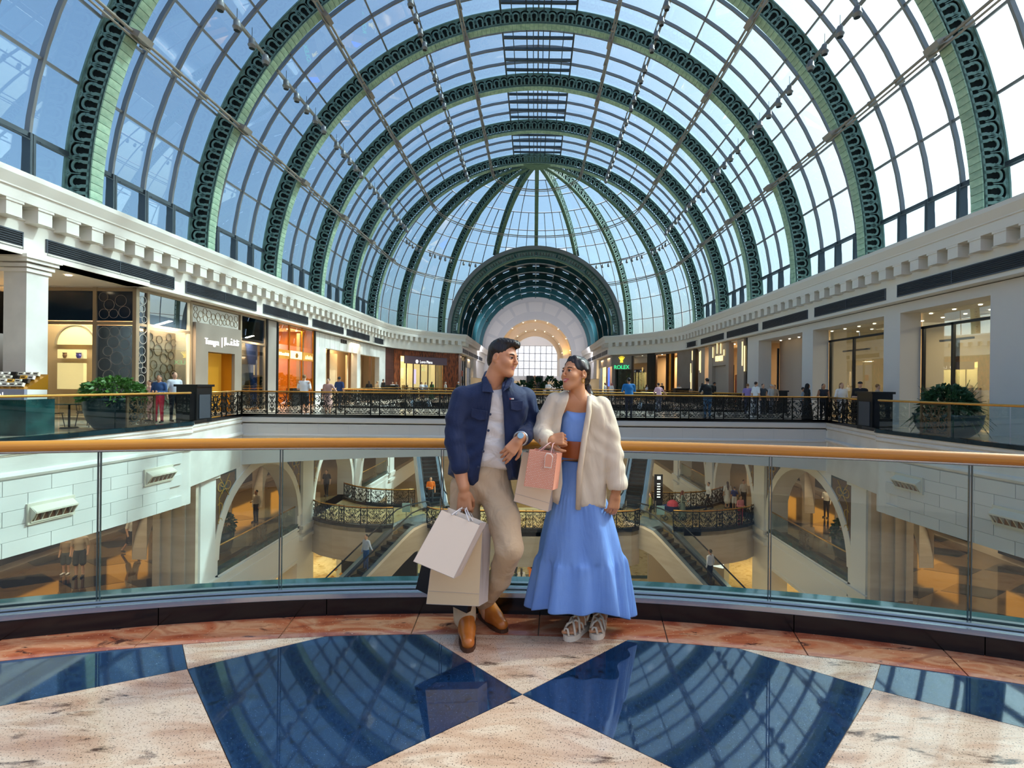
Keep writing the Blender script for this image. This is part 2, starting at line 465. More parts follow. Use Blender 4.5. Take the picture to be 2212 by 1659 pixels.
for i in range(len(RIBS) - 1):
    yc = (RIBS[i] + RIBS[i + 1]) / 2 + .25
    base = T(0, yc, Z0)
    win = struct(f'window_{i + 1}', (0, yc, Z0), f'curved glass roof bay between arch ribs, {ORD[i]} from the foreground balcony')
    for j in range(len(ALLTH) - 1):
        a0, a1 = ALLTH[j], ALLTH[j + 1]; k = round(math.degrees(a1 - a0), 1)
        for q in range(4):
            put('pane', PANE[k], win, base @ T(0, -2.25 + 1.5 * q, 0) @ RY(-(a0 + a1) / 2))
    for q in (-1.5, 0, 1.5): put('mullion', MULL, win, base @ T(0, q, 0))
    for t in ALLTH[1:-1]: put('transom', TRAN, win, base @ RY(-t))
    for sgn in (1, -1):
        for q in range(4):
            M = base @ T(0, -2.25 + 1.5 * q, 0)
            put('vent_frame', VENT, win, M if sgn > 0 else M @ RZ(PI))
    put('opening_roof_light', SKY, win, base)

# ---- tie pipes along the vault and round the dome
YD = 46.85                                                    # dome centre
PIPEN = {0: 'low', 1: 'middle', 2: 'high'}
for sgn, side in ((-1, 'perfume-kiosk side'), (1, 'fern-planter side')):
    for j, t in enumerate(PIPE_TH):
        r = RIN - .22; x = sgn * r * math.cos(t); z = Z0 + r * math.sin(t)
        th_ = thing('roof_pipe', f'{PIPEN[j]} pair of grey tie pipes along the glass vault on the {side}', 'pipe', (x, 4.6, z), 'tie pipes under the vault')
        rho = r * math.cos(t)
        pts = [(x, 4.0 + 2 * q, z) for q in range(22)]
        n = 18
        ring = []
        for q in range(n + 1):
            ph = (PI if sgn < 0 else 0) + (-sgn) * (-1) * 0 + 0
            a = PI - (PI / 2) * q / n if sgn < 0 else (PI / 2) * q / n
            px, py = rho * math.cos(a), YD + rho * math.sin(a)
            if j == 0 and math.hypot(px, z - Z0) < 9.4: break
            ring.append((px, py, z))
        allp = [p for p in pts if p[1] < YD - .3] + ring
        MB().tube(allp, .055, 6).build('pipe', 'pipe_grey', th_, smooth=True)
        lo = [(p[0] + (sgn * .10 * math.sin(t)), p[1], p[2] - .16) for p in allp]
        MB().tube(lo, .04, 6).build('pipe', 'pipe_grey', th_, smooth=True)
        R_ = Matrix(((math.cos(t) * sgn, 0, -math.sin(t) * sgn, 0), (0, 1, 0, 0), (math.sin(t), 0, math.cos(t), 0), (0, 0, 0, 1)))
        for yb in [RIBS[0] + .75 + 1.5 * q for q in range(28)]:
            if yb < YD: put('bracket', bpy.data.meshes.get('bracket') or boxdata('bracket', .16, .05, .12, 'pipe_grey'), th_, T(x * 1.012, yb, z + .02) @ R_)
        for yr in RIBS: put('clamp', bpy.data.meshes.get('clamp') or boxdata('clamp', .26, .3, .10, 'pipe_grey'), th_, T(x, yr + .25, z) @ R_)

# ---- lamp tracks and hanging spotlights
lb = MB().lathe([(.04, 0), (.10, -.02), (.13, -.10), (.13, -.27), (.16, -.28), (.16, -.33), (.12, -.34), (.12, -.44)], 12)
LAMP_B = lb.data('lamp_housing', 'lamp_grey', True)
LAMP_S = MB().tube([(0, 0, 0), (0, 0, .42)], .012, 5).data('drop_rod', 'mullion_dark')
LAMP_S2 = MB().tube([(0, 0, -.02), (0, 0, .13)], .02, 5).data('short_rod', 'mullion_dark')
LAMP_L = MB().lathe([(.11, -.445), (.0, -.44)], 12).data('lens', 'black')
SIDE = {-1: 'perfume-kiosk side', 1: 'fern-planter side'}
for sgn in (-1, 1):
    for j, t in enumerate((math.radians(35.5), math.radians(64))):
        r = RIN - .05; x = sgn * r * math.cos(t); z = Z0 + r * math.sin(t)
        tr = thing('lamp_track', f'{"lower" if j == 0 else "upper"} grey lamp track hung along the vault on the {SIDE[sgn]}', 'lamp track', (x, 10, z), 'lamp tracks under the vault')
        for i in range(1, len(RIBS) - 1):
            MB().box(-.05, .05, 0, 5.3, -.06, .06).build('track_bar', 'pipe_grey', tr, T(x, RIBS[i] + .55, z))
            for q in range(5):
                lx, ly, lz = x - sgn * .18, RIBS[i] + 1.0 + 1.05 * q, z - .14
                L = thing('spotlight', f'grey cylinder spotlight on the {"lower" if j == 0 else "upper"} lamp track, {SIDE[sgn]}, bay {ORD[i - 1]} from the couple', 'spotlight', (lx, ly, lz), f'spotlights {"lower" if j == 0 else "upper"} {SIDE[sgn]} bay {i}')
                M = T(lx, ly, lz)
                put('lamp_housing', LAMP_B, L, M); put('drop_rod', LAMP_S, L, M); put('lens', LAMP_L, L, M)

# ---- half dome
RT = 9.7                                                      # outer radius of the tunnel arch
def in_tunnel(x, z): return math.hypot(x, z - Z0) < RT
DSEC = PI / 8
FRET_S = FRET
dome_tile = {}
dfr = thing('dome_frame', 'green steel frame of curved fretwork ribs carrying the half dome', 'dome frame', (0, YD, Z0))
for k in range(1, 8):
    az = PI * k / 8                                            # 0 = +X, pi/2 = +Y
    base = T(0, YD, Z0) @ RZ(az)                               # local +X points outward
    cut = 0.0
    for q in range(0, 900):
        a = math.radians(q / 10)
        x = RIN * math.cos(a) * math.cos(az)
        if not in_tunnel(x, Z0 + RIN * math.sin(a)): cut = a; break
    top = math.radians(86)
    rib = annulus_sector(MB(), RIN + .36, ROUT - .02, -.07, .07, cut, top, 30).build('dome_rib', 'rib_shade', dfr, base)  # dark strip stands for the shade inside the hollow dome rib
    j0 = int(math.ceil(cut / DA))
    for j in range(j0, NP // 2 - 1):
        M = base @ RY(-(j + .5) * DA)
        put('fretwork_panel', FRET, rib, M @ T(0, -.17, 0))
        put('fretwork_panel', FRET, rib, M @ T(0, .14, 0))
    fl = annulus_sector(MB(), ROUT - .03, ROUT + .03, -.2, .2, cut, top, 40)
    annulus_sector(fl, RIN - .015, RIN + .05, -.17, .17, cut, top, 40); fl.build('rib_flange', 'rib_green', rib, base)
    so_ = MB(); n = int((top - cut) / (PI / NT))
    for j in range(n):
        a = cut + (j + .5) * PI / NT
        annulus_sector(so_, RIN - .055, RIN - .012, -.18, .18, a - PI / NT / 2 * .93, a + PI / NT / 2 * .93, 1)
    tag(so_.build('soffit_tiles', 'dome_green', rib, base), kind='stuff')
hub = dfr
hm = MB()
hm.prism([(1.25 * math.cos(PI * i / 14), 1.25 * math.sin(PI * i / 14)) for i in range(15)], lambda a, b, t: (a, YD + b - .2, t), Z0 + RIN - .12, Z0 + RIN + .8)
hm.build('hub_plate', 'dome_green', hub)
# panes of the dome
def dome_pt(r, a, az): return Vector((r * math.cos(a) * math.cos(az), r * math.cos(a) * math.sin(az), r * math.sin(a)))
LAT = [0.0] + TH[:9]
for k in range(8):
    base = T(0, YD, Z0) @ RZ(DSEC * k)
    win = struct(f'window_{len(RIBS) + k}', (0, YD, Z0), f'curved glass sector of the half dome, {ORD[min(k, 7 - k)]} from the {"fern-planter" if k < 4 else "perfume-kiosk"} side')
    for j in range(len(LAT) - 1):
        a0, a1 = LAT[j], LAT[j + 1]
        nc = 4 if j < 7 else 2
        for q in range(nc):
            b0 = DSEC * q / nc; b1 = DSEC * (q + 1) / nc
            c = dome_pt(RG, (a0 + a1) / 2, DSEC * k + (b0 + b1) / 2)
            if math.hypot(c.x, c.z) < RT + .25: continue
            key = ('dome', j, q)
            if key not in dome_tile:
                g = .003
                P = [dome_pt(RG, a, b) for a, b in ((a0 + g, b0 + g), (a0 + g, b1 - g), (a1 - g, b1 - g), (a1 - g, b0 + g))]
                P2 = [p * (1 + .02 / RG) for p in P]
                dome_tile[key] = MB().add([tuple(p) for p in P + P2], [(3, 2, 1, 0), (4, 5, 6, 7), (0, 1, 5, 4), (1, 2, 6, 5), (2, 3, 7, 6), (3, 0, 4, 7)]).data('pane', 'roof_glass')
            put('pane', dome_tile[key], win, base)
    for q in (1, 2, 3):
        az = DSEC * q / 4; pts = []
        for s in range(37):
            a = TH[8] * s / 36 if q == 2 else TH[6] * s / 36
            p = dome_pt(RG - .06, a, az); pw = dome_pt(RG, a, DSEC * k + az)
            if math.hypot(pw.x, pw.z) > RT + .1: pts.append(p)
        if len(pts) > 1: MB().tube(pts, .05, 4).build('mullion', 'mullion_grey', win, base)
    for t in TH[:9]:
        pts = []
        for s in range(9):
            p = dome_pt(RG - .06, t, DSEC * s / 8); pw = dome_pt(RG, t, DSEC * k + DSEC * s / 8)
            if math.hypot(pw.x, pw.z) > RT + .1: pts.append(p)
        if len(pts) > 1: MB().tube(pts, .045, 4).build('transom', 'mullion_grey', win, base)
capd = MB(); n = 16
ring = [dome_pt(RG, TH[8], PI * i / n) for i in range(n + 1)]
capd.v = [(0, 0, RG)] + [tuple(p) for p in ring]
capd.f = [(0, i + 1, i + 2) for i in range(n)]; capd.m = [0] * n
wcap = struct('window_16', (0, YD, Z0), 'small glass cap at the crown of the half dome')
capd.build('pane', 'roof_glass', wcap, T(0, YD, Z0))
# lamp bar with spotlights round the dome
for k in range(8):
    a = math.radians(33); r = RIN - .1
    az0, az1 = DSEC * k + .04, DSEC * (k + 1) - .04
    pts = [T(0, YD, Z0) @ dome_pt(r, a, az0 + (az1 - az0) * s / 6) for s in range(7)]
    bar = thing('lamp_track', f'curved grey lamp bar round the half dome, {ORD[min(k, 7 - k)]} bar from the {"fern-planter" if k < 4 else "perfume-kiosk"} side', 'lamp track', pts[3], 'lamp bars of the half dome')
    if k in (3, 4): pts = pts[1:-1]
    MB().tube(pts, .06, 5).build('track_bar', 'pipe_grey', bar)
    if k in (3, 4): continue
    for s in range(5):
        p = T(0, YD, Z0) @ dome_pt(r, a, az0 + (az1 - az0) * (s + .5) / 5)
        M = T(p.x, p.y, p.z - .17) @ Matrix.Scale(.85, 4)
        L = thing('spotlight', f'grey spotlight hung from the {ORD[min(k, 7 - k)]} dome lamp bar on the {"fern-planter" if k < 4 else "perfume-kiosk"} side', 'spotlight', (p.x, p.y, p.z - .1), f'spotlights of dome bar {k}')
        put('lamp_housing', LAMP_B, L, M); put('drop_rod', LAMP_S2, L, M)

# ---- round tunnel arch beyond the dome
YT = 57.4; YE = 86.0
tun = thing('tunnel_arch', 'dark teal round steel tunnel behind the half dome', 'tunnel', (0, YT, Z0))
tb = T(0, YT, Z0)
NF = 44
FRET_T = fret_panel('fretwork_panel', 8.7, 9.6, PI / NF * .995, 2, 'rib_green')
for j in range(NF): put('fretwork_panel', FRET_T, tun, tb @ RY(-(j + .5) * PI / NF))
mb = MB(); annulus_sector(mb, 9.55, 9.95, -.15, .5, 0, PI, 60)
mb.build('outer_ring', 'mullion_grey', tun, tb)
annulus_sector(MB(), 8.62, 8.72, -.05, .5, 0, PI, 60).build('inner_ring', 'dome_green', tun, tb)
mat('teal_dark', '163f49', .45, col2='0f2d38', scale=2.0, metal=.2)
mat('teal_rib', '24565c', .4, metal=.3)
annulus_sector(MB(), 9.3, 9.6, .05, YE - YT - .1, 0, PI, 60).build('vault_lining', 'teal_dark', tun, tb)
for q in range(6):
    y = 2.6 + 4.6 * q
    annulus_sector(MB(), 8.65, 9.35, y, y + .45, 0, PI, 60).build('tunnel_rib', 'teal_rib', tun, tb)
    for s in range(15):
        a = PI * (s + .5) / 15
        put('light_strip', boxdata('light_strip', .02, .03, .42, 'cool_light') if (q == 0 and s == 0) else bpy.data.meshes['light_strip'], tun, tb @ T(0, y - .6, 0) @ RY(-a) @ T(9.2, 0, 0))
for sx in (-1, 1): area('tunnel_end_fill', (sx * 7.0, YE - 13, 7.4), 2.0, 6, 420, 'eef0ff', (-sx * .35, 1.0, .25))  # area lamps added to brighten the white end wall
for a in (30, 52, 75, 90, 105, 128, 150):
    ar = math.radians(a); MB().box(8.9, 9.3, 0, YE - YT - .1, -.07, .07).build('purlin', 'teal_rib', tun, tb @ RY(-ar))
# ---- white end wall with arched opening, warm barrel, far window
endw = struct('wall_far_arch', (0, YE, 0))
def arch_wall(mb, rout, rin, y0, y1, zb, n=40):
    P = [(rout, zb)] + [(rout * math.cos(PI * i / n), Z0 + rout * math.sin(PI * i / n)) for i in range(n + 1)] + [(-rout, zb)]
    Q = [(rin, zb)] + [(rin * math.cos(PI * i / n), Z0 - .9 + rin * math.sin(PI * i / n)) for i in range(n + 1)] + [(-rin, zb)]
    k = len(mb.v); m = len(P)
    for y in (y0, y1):
        for p in P: mb.v.append((p[0], y, p[1]))
        for p in Q: mb.v.append((p[0], y, p[1]))
    for i in range(m - 1):
        mb.f.append((k + i, k + m + i, k + m + i + 1, k + i + 1)); mb.m.append(0)
        mb.f.append((k + m + i, k + 3 * m + i, k + 3 * m + i + 1, k + m + i + 1)); mb.m.append(0)
    return mb
arch_wall(MB(), 9.35, 6.2, 0, .8, .0).build('wall_face', 'grey_plaster', endw, T(0, YE, 0))
for s in range(9):
    a0 = PI * s / 9 + .03; a1 = PI * (s + 1) / 9 - .03
    annulus_sector(MB(), 6.9, 8.5, -.05, .02, a0, a1, 6).build('panel', 'shade_white', endw, T(0, YE, Z0 - .2))
arch_wall(MB(), 6.6, 5.0, 0, .8, .0).build('inner_arch', 'warm_plaster', endw, T(0, YE + 4, 0))
arch_wall(MB(), 5.4, 4.2, 0, .8, .0).build('inner_arch', 'warm_plaster', endw, T(0, YE + 8, 0))
annulus_sector(MB(), 6.2, 6.4, .5, 4.4, 0, PI, 40).build('warm_vault', 'warm_plaster', endw, T(0, YE, Z0 - .9))
annulus_sector(MB(), 5.0, 5.2, 4.4, 8.4, 0, PI, 40).build('warm_vault', 'warm_plaster', endw, T(0, YE, Z0 - .9))
for y, r in ((.3, 6.0), (4.3, 4.85)):
    for s in range(9):
        a = PI * (s + .5) / 9
        MB().lathe([(.09, 0), (.09, .04)], 8).build('downlight', 'warm_light', endw, T(r * math.cos(a), YE + y - .3, Z0 - .9 + r * math.sin(a)))
for sx in (-1, 1):
    MB().box(sx * 4.2 - 1.4, sx * 4.2 + 1.4, 0, 10, 0, Z0 - 1.2).build('pier', 'shade_white', endw, T(sx * 1.4, YE + .3, 0))
    area('cove_light', (sx * 5.0, YE + 3.2, Z0 - .6), .5, 3, 45, 'ffc46a', (-sx * .3, 0, 1))
fw = struct('window_17', (0, YE + 14, 0), 'tall far window with pale lattice screen at the end of the tunnel')
for ix in range(8):
    for iz in range(5):
        x = -4.4 + 1.1 * ix; z = 1.6 + 1.5 * iz
        put('pane', boxdata('far_pane', .52, .02, .72, 'far_pane_mat') if 'far_pane' in bpy.data.meshes else (mat('far_pane_mat', 'f4f8fb', .3, emit='eef6ff', es=.30), boxdata('far_pane', .52, .02, .72, 'far_pane_mat'))[1], fw, T(x + .55, YE + 14, z + .75))
        c = MB().tube([(.36 * math.cos(2 * PI * q / 12), -.05, .36 * math.sin(2 * PI * q / 12)) for q in range(12)], .03, 4, closed=True).data('lattice_ring', 'grey_plaster') if 'lattice_ring' not in bpy.data.meshes else bpy.data.meshes['lattice_ring']
        put('lattice_ring', c, fw, T(x + .55, YE + 14, z + .75))
for ix in range(9): MB().box(-.05, .05, -.1, .0, 1.5, 9.2).build('bar', 'mullion_grey', fw, T(-4.4 + 1.1 * ix, YE + 14, 0))
for iz in range(6): MB().box(-4.5, 4.5, -.1, .0, -.05, .05).build('bar', 'mullion_grey', fw, T(0, YE + 14, 1.6 + 1.5 * iz))
MB().box(-10, 10, 0, .3, 0, 1.6).build('sill_wall', 'shade_white', fw, T(0, YE + 13.6, 0))
MB().box(-10, 10, 0, .3, 9.1, 14).build('head_wall', 'shade_white', fw, T(0, YE + 13.6, 0))
# ---- parapets seen through the low panes; unseen roof slab added to block and reflect light
ext = struct('wall_roof_parapet', (0, 0, 0))
for s in (-1, 1):
    x0, x1 = sorted((s * 15.7, s * 60)); MB().box(x0, x1, -30, 120, 6.6, 6.75).build('roof_light_block', 'grey_plaster', ext)
    x0, x1 = sorted((s * 22, s * 23)); MB().box(x0, x1, 12, 110, 6.7, 10.4).build('parapet', 'white_trim', ext)
# ================================================================== entablature, floors, bridge, galleries
XW = 14.45
ENT = [(-XW, -4.0), (-XW, 44.0)] + [( -XW * math.cos(a), 46.6 + XW * math.sin(a)) for a in [math.radians(3 + 4.55 * i) for i in range(11)]]
aE = math.acos(8.4 / XW)
ENT = [(-XW, -4.0 + 4 * i) for i in range(13)] + [(-XW * math.cos(aE * i / 12), 46.6 + XW * math.sin(aE * i / 12)) for i in range(13)]
YC = ENT[-1][1]
ENT += [(-8.4, YC + 1 + 3 * i) for i in range(1, 10)]
# path runs away from the camera along the left side: its right-hand side faces the hall, so offsets towards the hall are negative
PROF = [(.75, 4.98), (0, 4.98), (0, 5.92), (-.05, 5.94), (-.05, 5.99), (0, 6.02), (0, 6.32), (-.44, 6.32), (-.44, 6.62), (-.49, 6.64), (-.49, 6.68), (-.56, 6.82), (-.62, 6.94), (-.62, 7.08), (-.52, 7.12), (.9, 7.12)]
MODIL = MB().box(-.21, .21, 0, .40, -.44, 0).box(-.24, .24, 0, .43, -.07, 0.0).data('modillion', 'white_trim')
vg = MB().box(-2.62, 2.62, -.03, .0, .0, .45)
VBACK = vg.data('vent_back', 'vent_dark')
vf = MB()
for z in (0, .45): vf.box(-2.66, 2.66, 0, .05, z - .02, z + .02)
for x in (-2.64, -.0, 2.64): vf.box(x - .015, x + .015, 0, .05, 0, .45)
VFRAME = vf.data('vent_frame', 'vent_slat')
VSLAT = MB().box(-2.62, 2.62, .0, .035, -.006, .006).data('slat', 'vent_slat')
for sgn, side in ((-1, 'left'), (1, 'right')):
    e = struct(f'wall_{side}', (sgn * XW, 0, 4.98), 'white classical entablature with blocks and dark vents above the shops')
    mb = MB(); sweep(mb, ENT, PROF, mirror=(sgn > 0)); mb.build('cornice', 'white_trim', e)
    for x, y, a, s in walk(ENT, .87, .3):
        if y > 62: break
        M = T(x, y, 6.32) @ RZ(a) @ RZ(PI)                      # local +Y towards the hall
        if sgn > 0: M = T(-x, y, 6.32) @ RZ(PI - a) @ RZ(0)
        put('modillion', MODIL, e, M)
    L = path_len(ENT)
    sv = [4.0 + 4.0 + 6.0 * k + .85 for k in range(0, 11)]
    k = 0
    for x, y, a, s in walk(ENT, 6.0, 3.65 - 0.0):
        if y > 52 or y < 3: continue
        M = T(x, y, 5.14) @ RZ(a) @ RZ(PI)
        if sgn > 0: M = T(-x, y, 5.14) @ RZ(PI - a)
        v = tag(put('vent_grille', None, None, M), f'long dark louvred air vent in the white frieze, {SIDE[sgn]}, {ORD[k]} from the foreground', 'vent', 'louvred vents in the frieze')
        k += 1
        put('vent_back', VBACK, v, M @ T(0, .032, 0)); put('vent_frame', VFRAME, v, M)
        for q in range(6): put('slat', VSLAT, v, M @ T(0, .02, .065 + .064 * q))
    for k, yv in enumerate((61.6, 67.2, 72.8, 78.4)):
        M = T(sgn * 8.4, yv, 5.14) @ RZ(-sgn * PI / 2 + PI) @ Matrix.Diagonal((.92, 1, 1, 1))
        v = tag(put('vent_grille', None, None, M), f'dark louvred vent in the passage frieze, {SIDE[sgn]}, {ORD[k]} from the apse corner', 'vent', 'louvred vents in the passage')
        put('vent_back', VBACK, v, M @ T(0, .032, 0)); put('vent_frame', VFRAME, v, M)
        for q in range(6): put('slat', VSLAT, v, M @ T(0, .02, .065 + .064 * q))

# ---- level two floor edge: bulging side balcony, straight return, bridge
def balc(y):                                                   # inner edge X of the side balcony
    t = (17.0 - y) / 13.0
    return 11.5 + .55 * t + 2.1 * t * t
SB = [(-balc(y), y) for y in [4 + .5 * i for i in range(26)]] + [(-11.45, 16.95)]
SB += [(-11.45 - .34 + .34 * math.cos(a), 16.95 + .34 * math.sin(a)) for a in [PI / 10 * i for i in range(1, 6)]] + [(-11.82, 17.31)]
XA = 12.5; YB0, YB1 = 21.8, 30.0
floor2 = struct('floor', (0, 0, 0), 'polished stone floor of the upper shopping level')
for sgn in (-1, 1):
    P = [(sgn * abs(x), y) for x, y in SB] + [(sgn * 11.74, 17.42), (sgn * XA, 21.8), (sgn * XA, 60), (sgn * 21, 60), (sgn * 21, 4)]
    MB().prism(P, lambda a, b, t: (a, b, t), -.3, 0).build('walkway', 'marble_pale', floor2)
MB().box(-XA, XA, YB0, YB1, -.3, 0).build('bridge_deck', 'marble_pale', floor2)
MB().box(-21, 21, 48, 100, -.3, 0).build('far_floor', 'marble_pale', floor2)
for sgn, side in ((-1, 'left'), (1, 'right')):
    b = struct(f'wall_balcony_{side}', (sgn * 12, 12, 0), 'curved white block wall under the side balcony')
    pr = [(-.02, .0), (-.02, -.10), (.03, -.13), (-.03, -.18), (-.03, -.25), (.02, -.29), (.02, -.66), (-.05, -.70), (-.07, -.76), (-.04, -.82), (.03, -.85), (.03, -2.62), (.6, -2.62)]
    sweep(MB(), SB, pr, mirror=(sgn > 0)).build('fascia', 'white_stone', b)
    for row in range(5):
        z = -.86 - .352 * row
        for x, y, a, s in walk(SB[:-3], 1.02, .2 + .51 * (row % 2)):
            if y > 16.45: continue
            M = T(x, y, z - .172) @ RZ(a) @ T(0, -.0, 0)
            if sgn > 0: M = T(-x, y, z - .172) @ RZ(PI - a)
            put('stone_block', bpy.data.meshes.get('stone_block') or boxdata('stone_block', .505, .035, .172, 'white_block'), b, M)
    sweep(MB(), SB, [(-.06, 0), (-.06, .12), (.18, .12), (.18, 0)], mirror=(sgn > 0), close=True).build('kerb', 'marble_kerb', b)
    # air supply boxes
    for (yy, zz, wd, lab) in ((12.55, -1.72, .95, 'nearer'), (15.65, -1.42, .95, 'farther')):
        x = balc(yy); dx = balc(yy + .1) - balc(yy - .1); a = math.atan2(.2, -(-dx)) if False else math.atan2(.2, dx * 1.0)
        M = T(-x + .03, yy, zz) @ RZ(math.atan2(.2, -dx))
        if sgn > 0: M = T(x - .03, yy, zz) @ RZ(math.atan2(.2, dx)) @ RZ(PI)
        g = tag(put('air_grille', None, None, M), f'cream air supply box with angled fins on the curved white wall, {lab} one, {SIDE[sgn]}', 'vent', 'air boxes on the balcony walls')
        MB().box(-wd / 2 - .06, wd / 2 + .06, -.06, .03, -.25, .25).build('back_plate', 'warm_cream' if 'warm_cream' in MATS else (mat('warm_cream', 'd8d2bf', .5), 'warm_cream')[1], g, M)
        hood = MB().prism([(-.03, .2), (-.24, .06), (-.24, .02), (-.03, .16)], lambda p, q, t: (t, p, q), -wd / 2, wd / 2)
        for s in (-1, 1): hood.prism([(-.03, .2), (-.24, .04), (-.06, -.2), (-.03, -.2)], lambda p, q, t: (t, p, q), s * wd / 2 - .015, s * wd / 2 + .015)
        hood.box(-wd / 2, wd / 2, -.08, -.03, -.21, -.18)
        hood.build('hood', 'warm_cream', g, M)
        MB().box(-wd / 2, wd / 2, -.062, -.055, -.18, .12).build('throat', 'bronze', g, M)
        for q in range(6):
            MB().prism([(-.06, .1), (-.2, .02), (-.07, -.18), (-.06, -.18)], lambda p, r_, t: (t + .12 * (p + .06), p, r_), -.01, .01).build('fin', 'warm_cream', g, M @ T(-wd / 2 + wd * (q + .5) / 6, 0, 0))

# ---- bridge fascia with shallow arched underside
br = struct('wall_bridge', (0, YB0, 0), 'white bridge fascia with shallow arched underside')
for y, sg in ((YB0, -1), (YB1, 1)):
    n = 24; mb = MB(); k = 0
    prof = [(0, .0), (.05, -.04), (.05, -.22), (.0, -.26), (0, -.74), (.05, -.78), (.05, -.84), (0, -.88)]
    xs = [-XA + 2 * XA * i / n for i in range(n + 1)]
    for i, x in enumerate(xs):
        zb = -2.08 + .50 * (1 - (x / XA) ** 2)
        for d, z in prof: mb.v.append((x, y + sg * d, z))
        mb.v.append((x, y, zb)); mb.v.append((x, y - sg * 3.9, zb))
    m = len(prof) + 2
    for i in range(n):
        for j in range(m - 1):
            a = i * m + j; mb.f.append((a, a + m, a + m + 1, a + 1)); mb.m.append(0)
    mb.build('fascia', 'shade_white', br)
    x0 = -XA
    MB().box(-XA, XA, min(y, y + sg * .06), max(y, y + sg * .06) + .0, 0, .12).build('kerb', 'black_granite', br)
jt = MB()
for row, (z0_, z1_) in enumerate(((-.27, -.73), (-.89, -1.5))):
    for q in range(19):
        x = -XA + 1.3 * (q + .5 + .5 * (row % 2))
        if abs(x) < XA: jt.box(x - .006, x + .006, YB0 - .004, YB0 + .01, z1_, z0_)
jt.build('joint', 'grey_plaster', br)

# ---- arched side walls of the lower levels
Z1 = -6.2; ZG = -12.3
PIERS = [(18.6, 20.2), (27.0, 29.0), (35.0, 37.0), (43.5, 45.5)]
def arch_poly(y0, y1, zb, zt, n=20):
    c = (y0 + y1) / 2; h = (y1 - y0) / 2
    return [(c - h * math.cos(PI * i / n), zb + (zt - zb) * math.sin(PI * i / n)) for i in range(n + 1)]
def spandrel(mb, fn, y0, y1, zb, zt, ztop, t0, t1, n=20):
    A = arch_poly(y0, y1, zb, zt, n)
    k = len(mb.v)
    for t in (t0, t1):
        for a, b in A: mb.v.append(fn(a, b, t))
        for a, b in A: mb.v.append(fn(a, ztop, t))
    m = n + 1
    for i in range(n):
        mb.f.append((k + i, k + i + 1, k + m + i + 1, k + m + i)); mb.m.append(0)
        mb.f.append((k + 2 * m + i, k + 3 * m + i, k + 3 * m + i + 1, k + 2 * m + i + 1)); mb.m.append(0)
        mb.f.append((k + i, k + 2 * m + i, k + 2 * m + i + 1, k + i + 1)); mb.m.append(0)
    return mb
mat('mosaic', '5a4636', .4, col2='6b5340', scale=20)
mat('mosaic_gold', 'c6a049', .35, metal=.3)
mat('mosaic_teal', '14414a', .35)
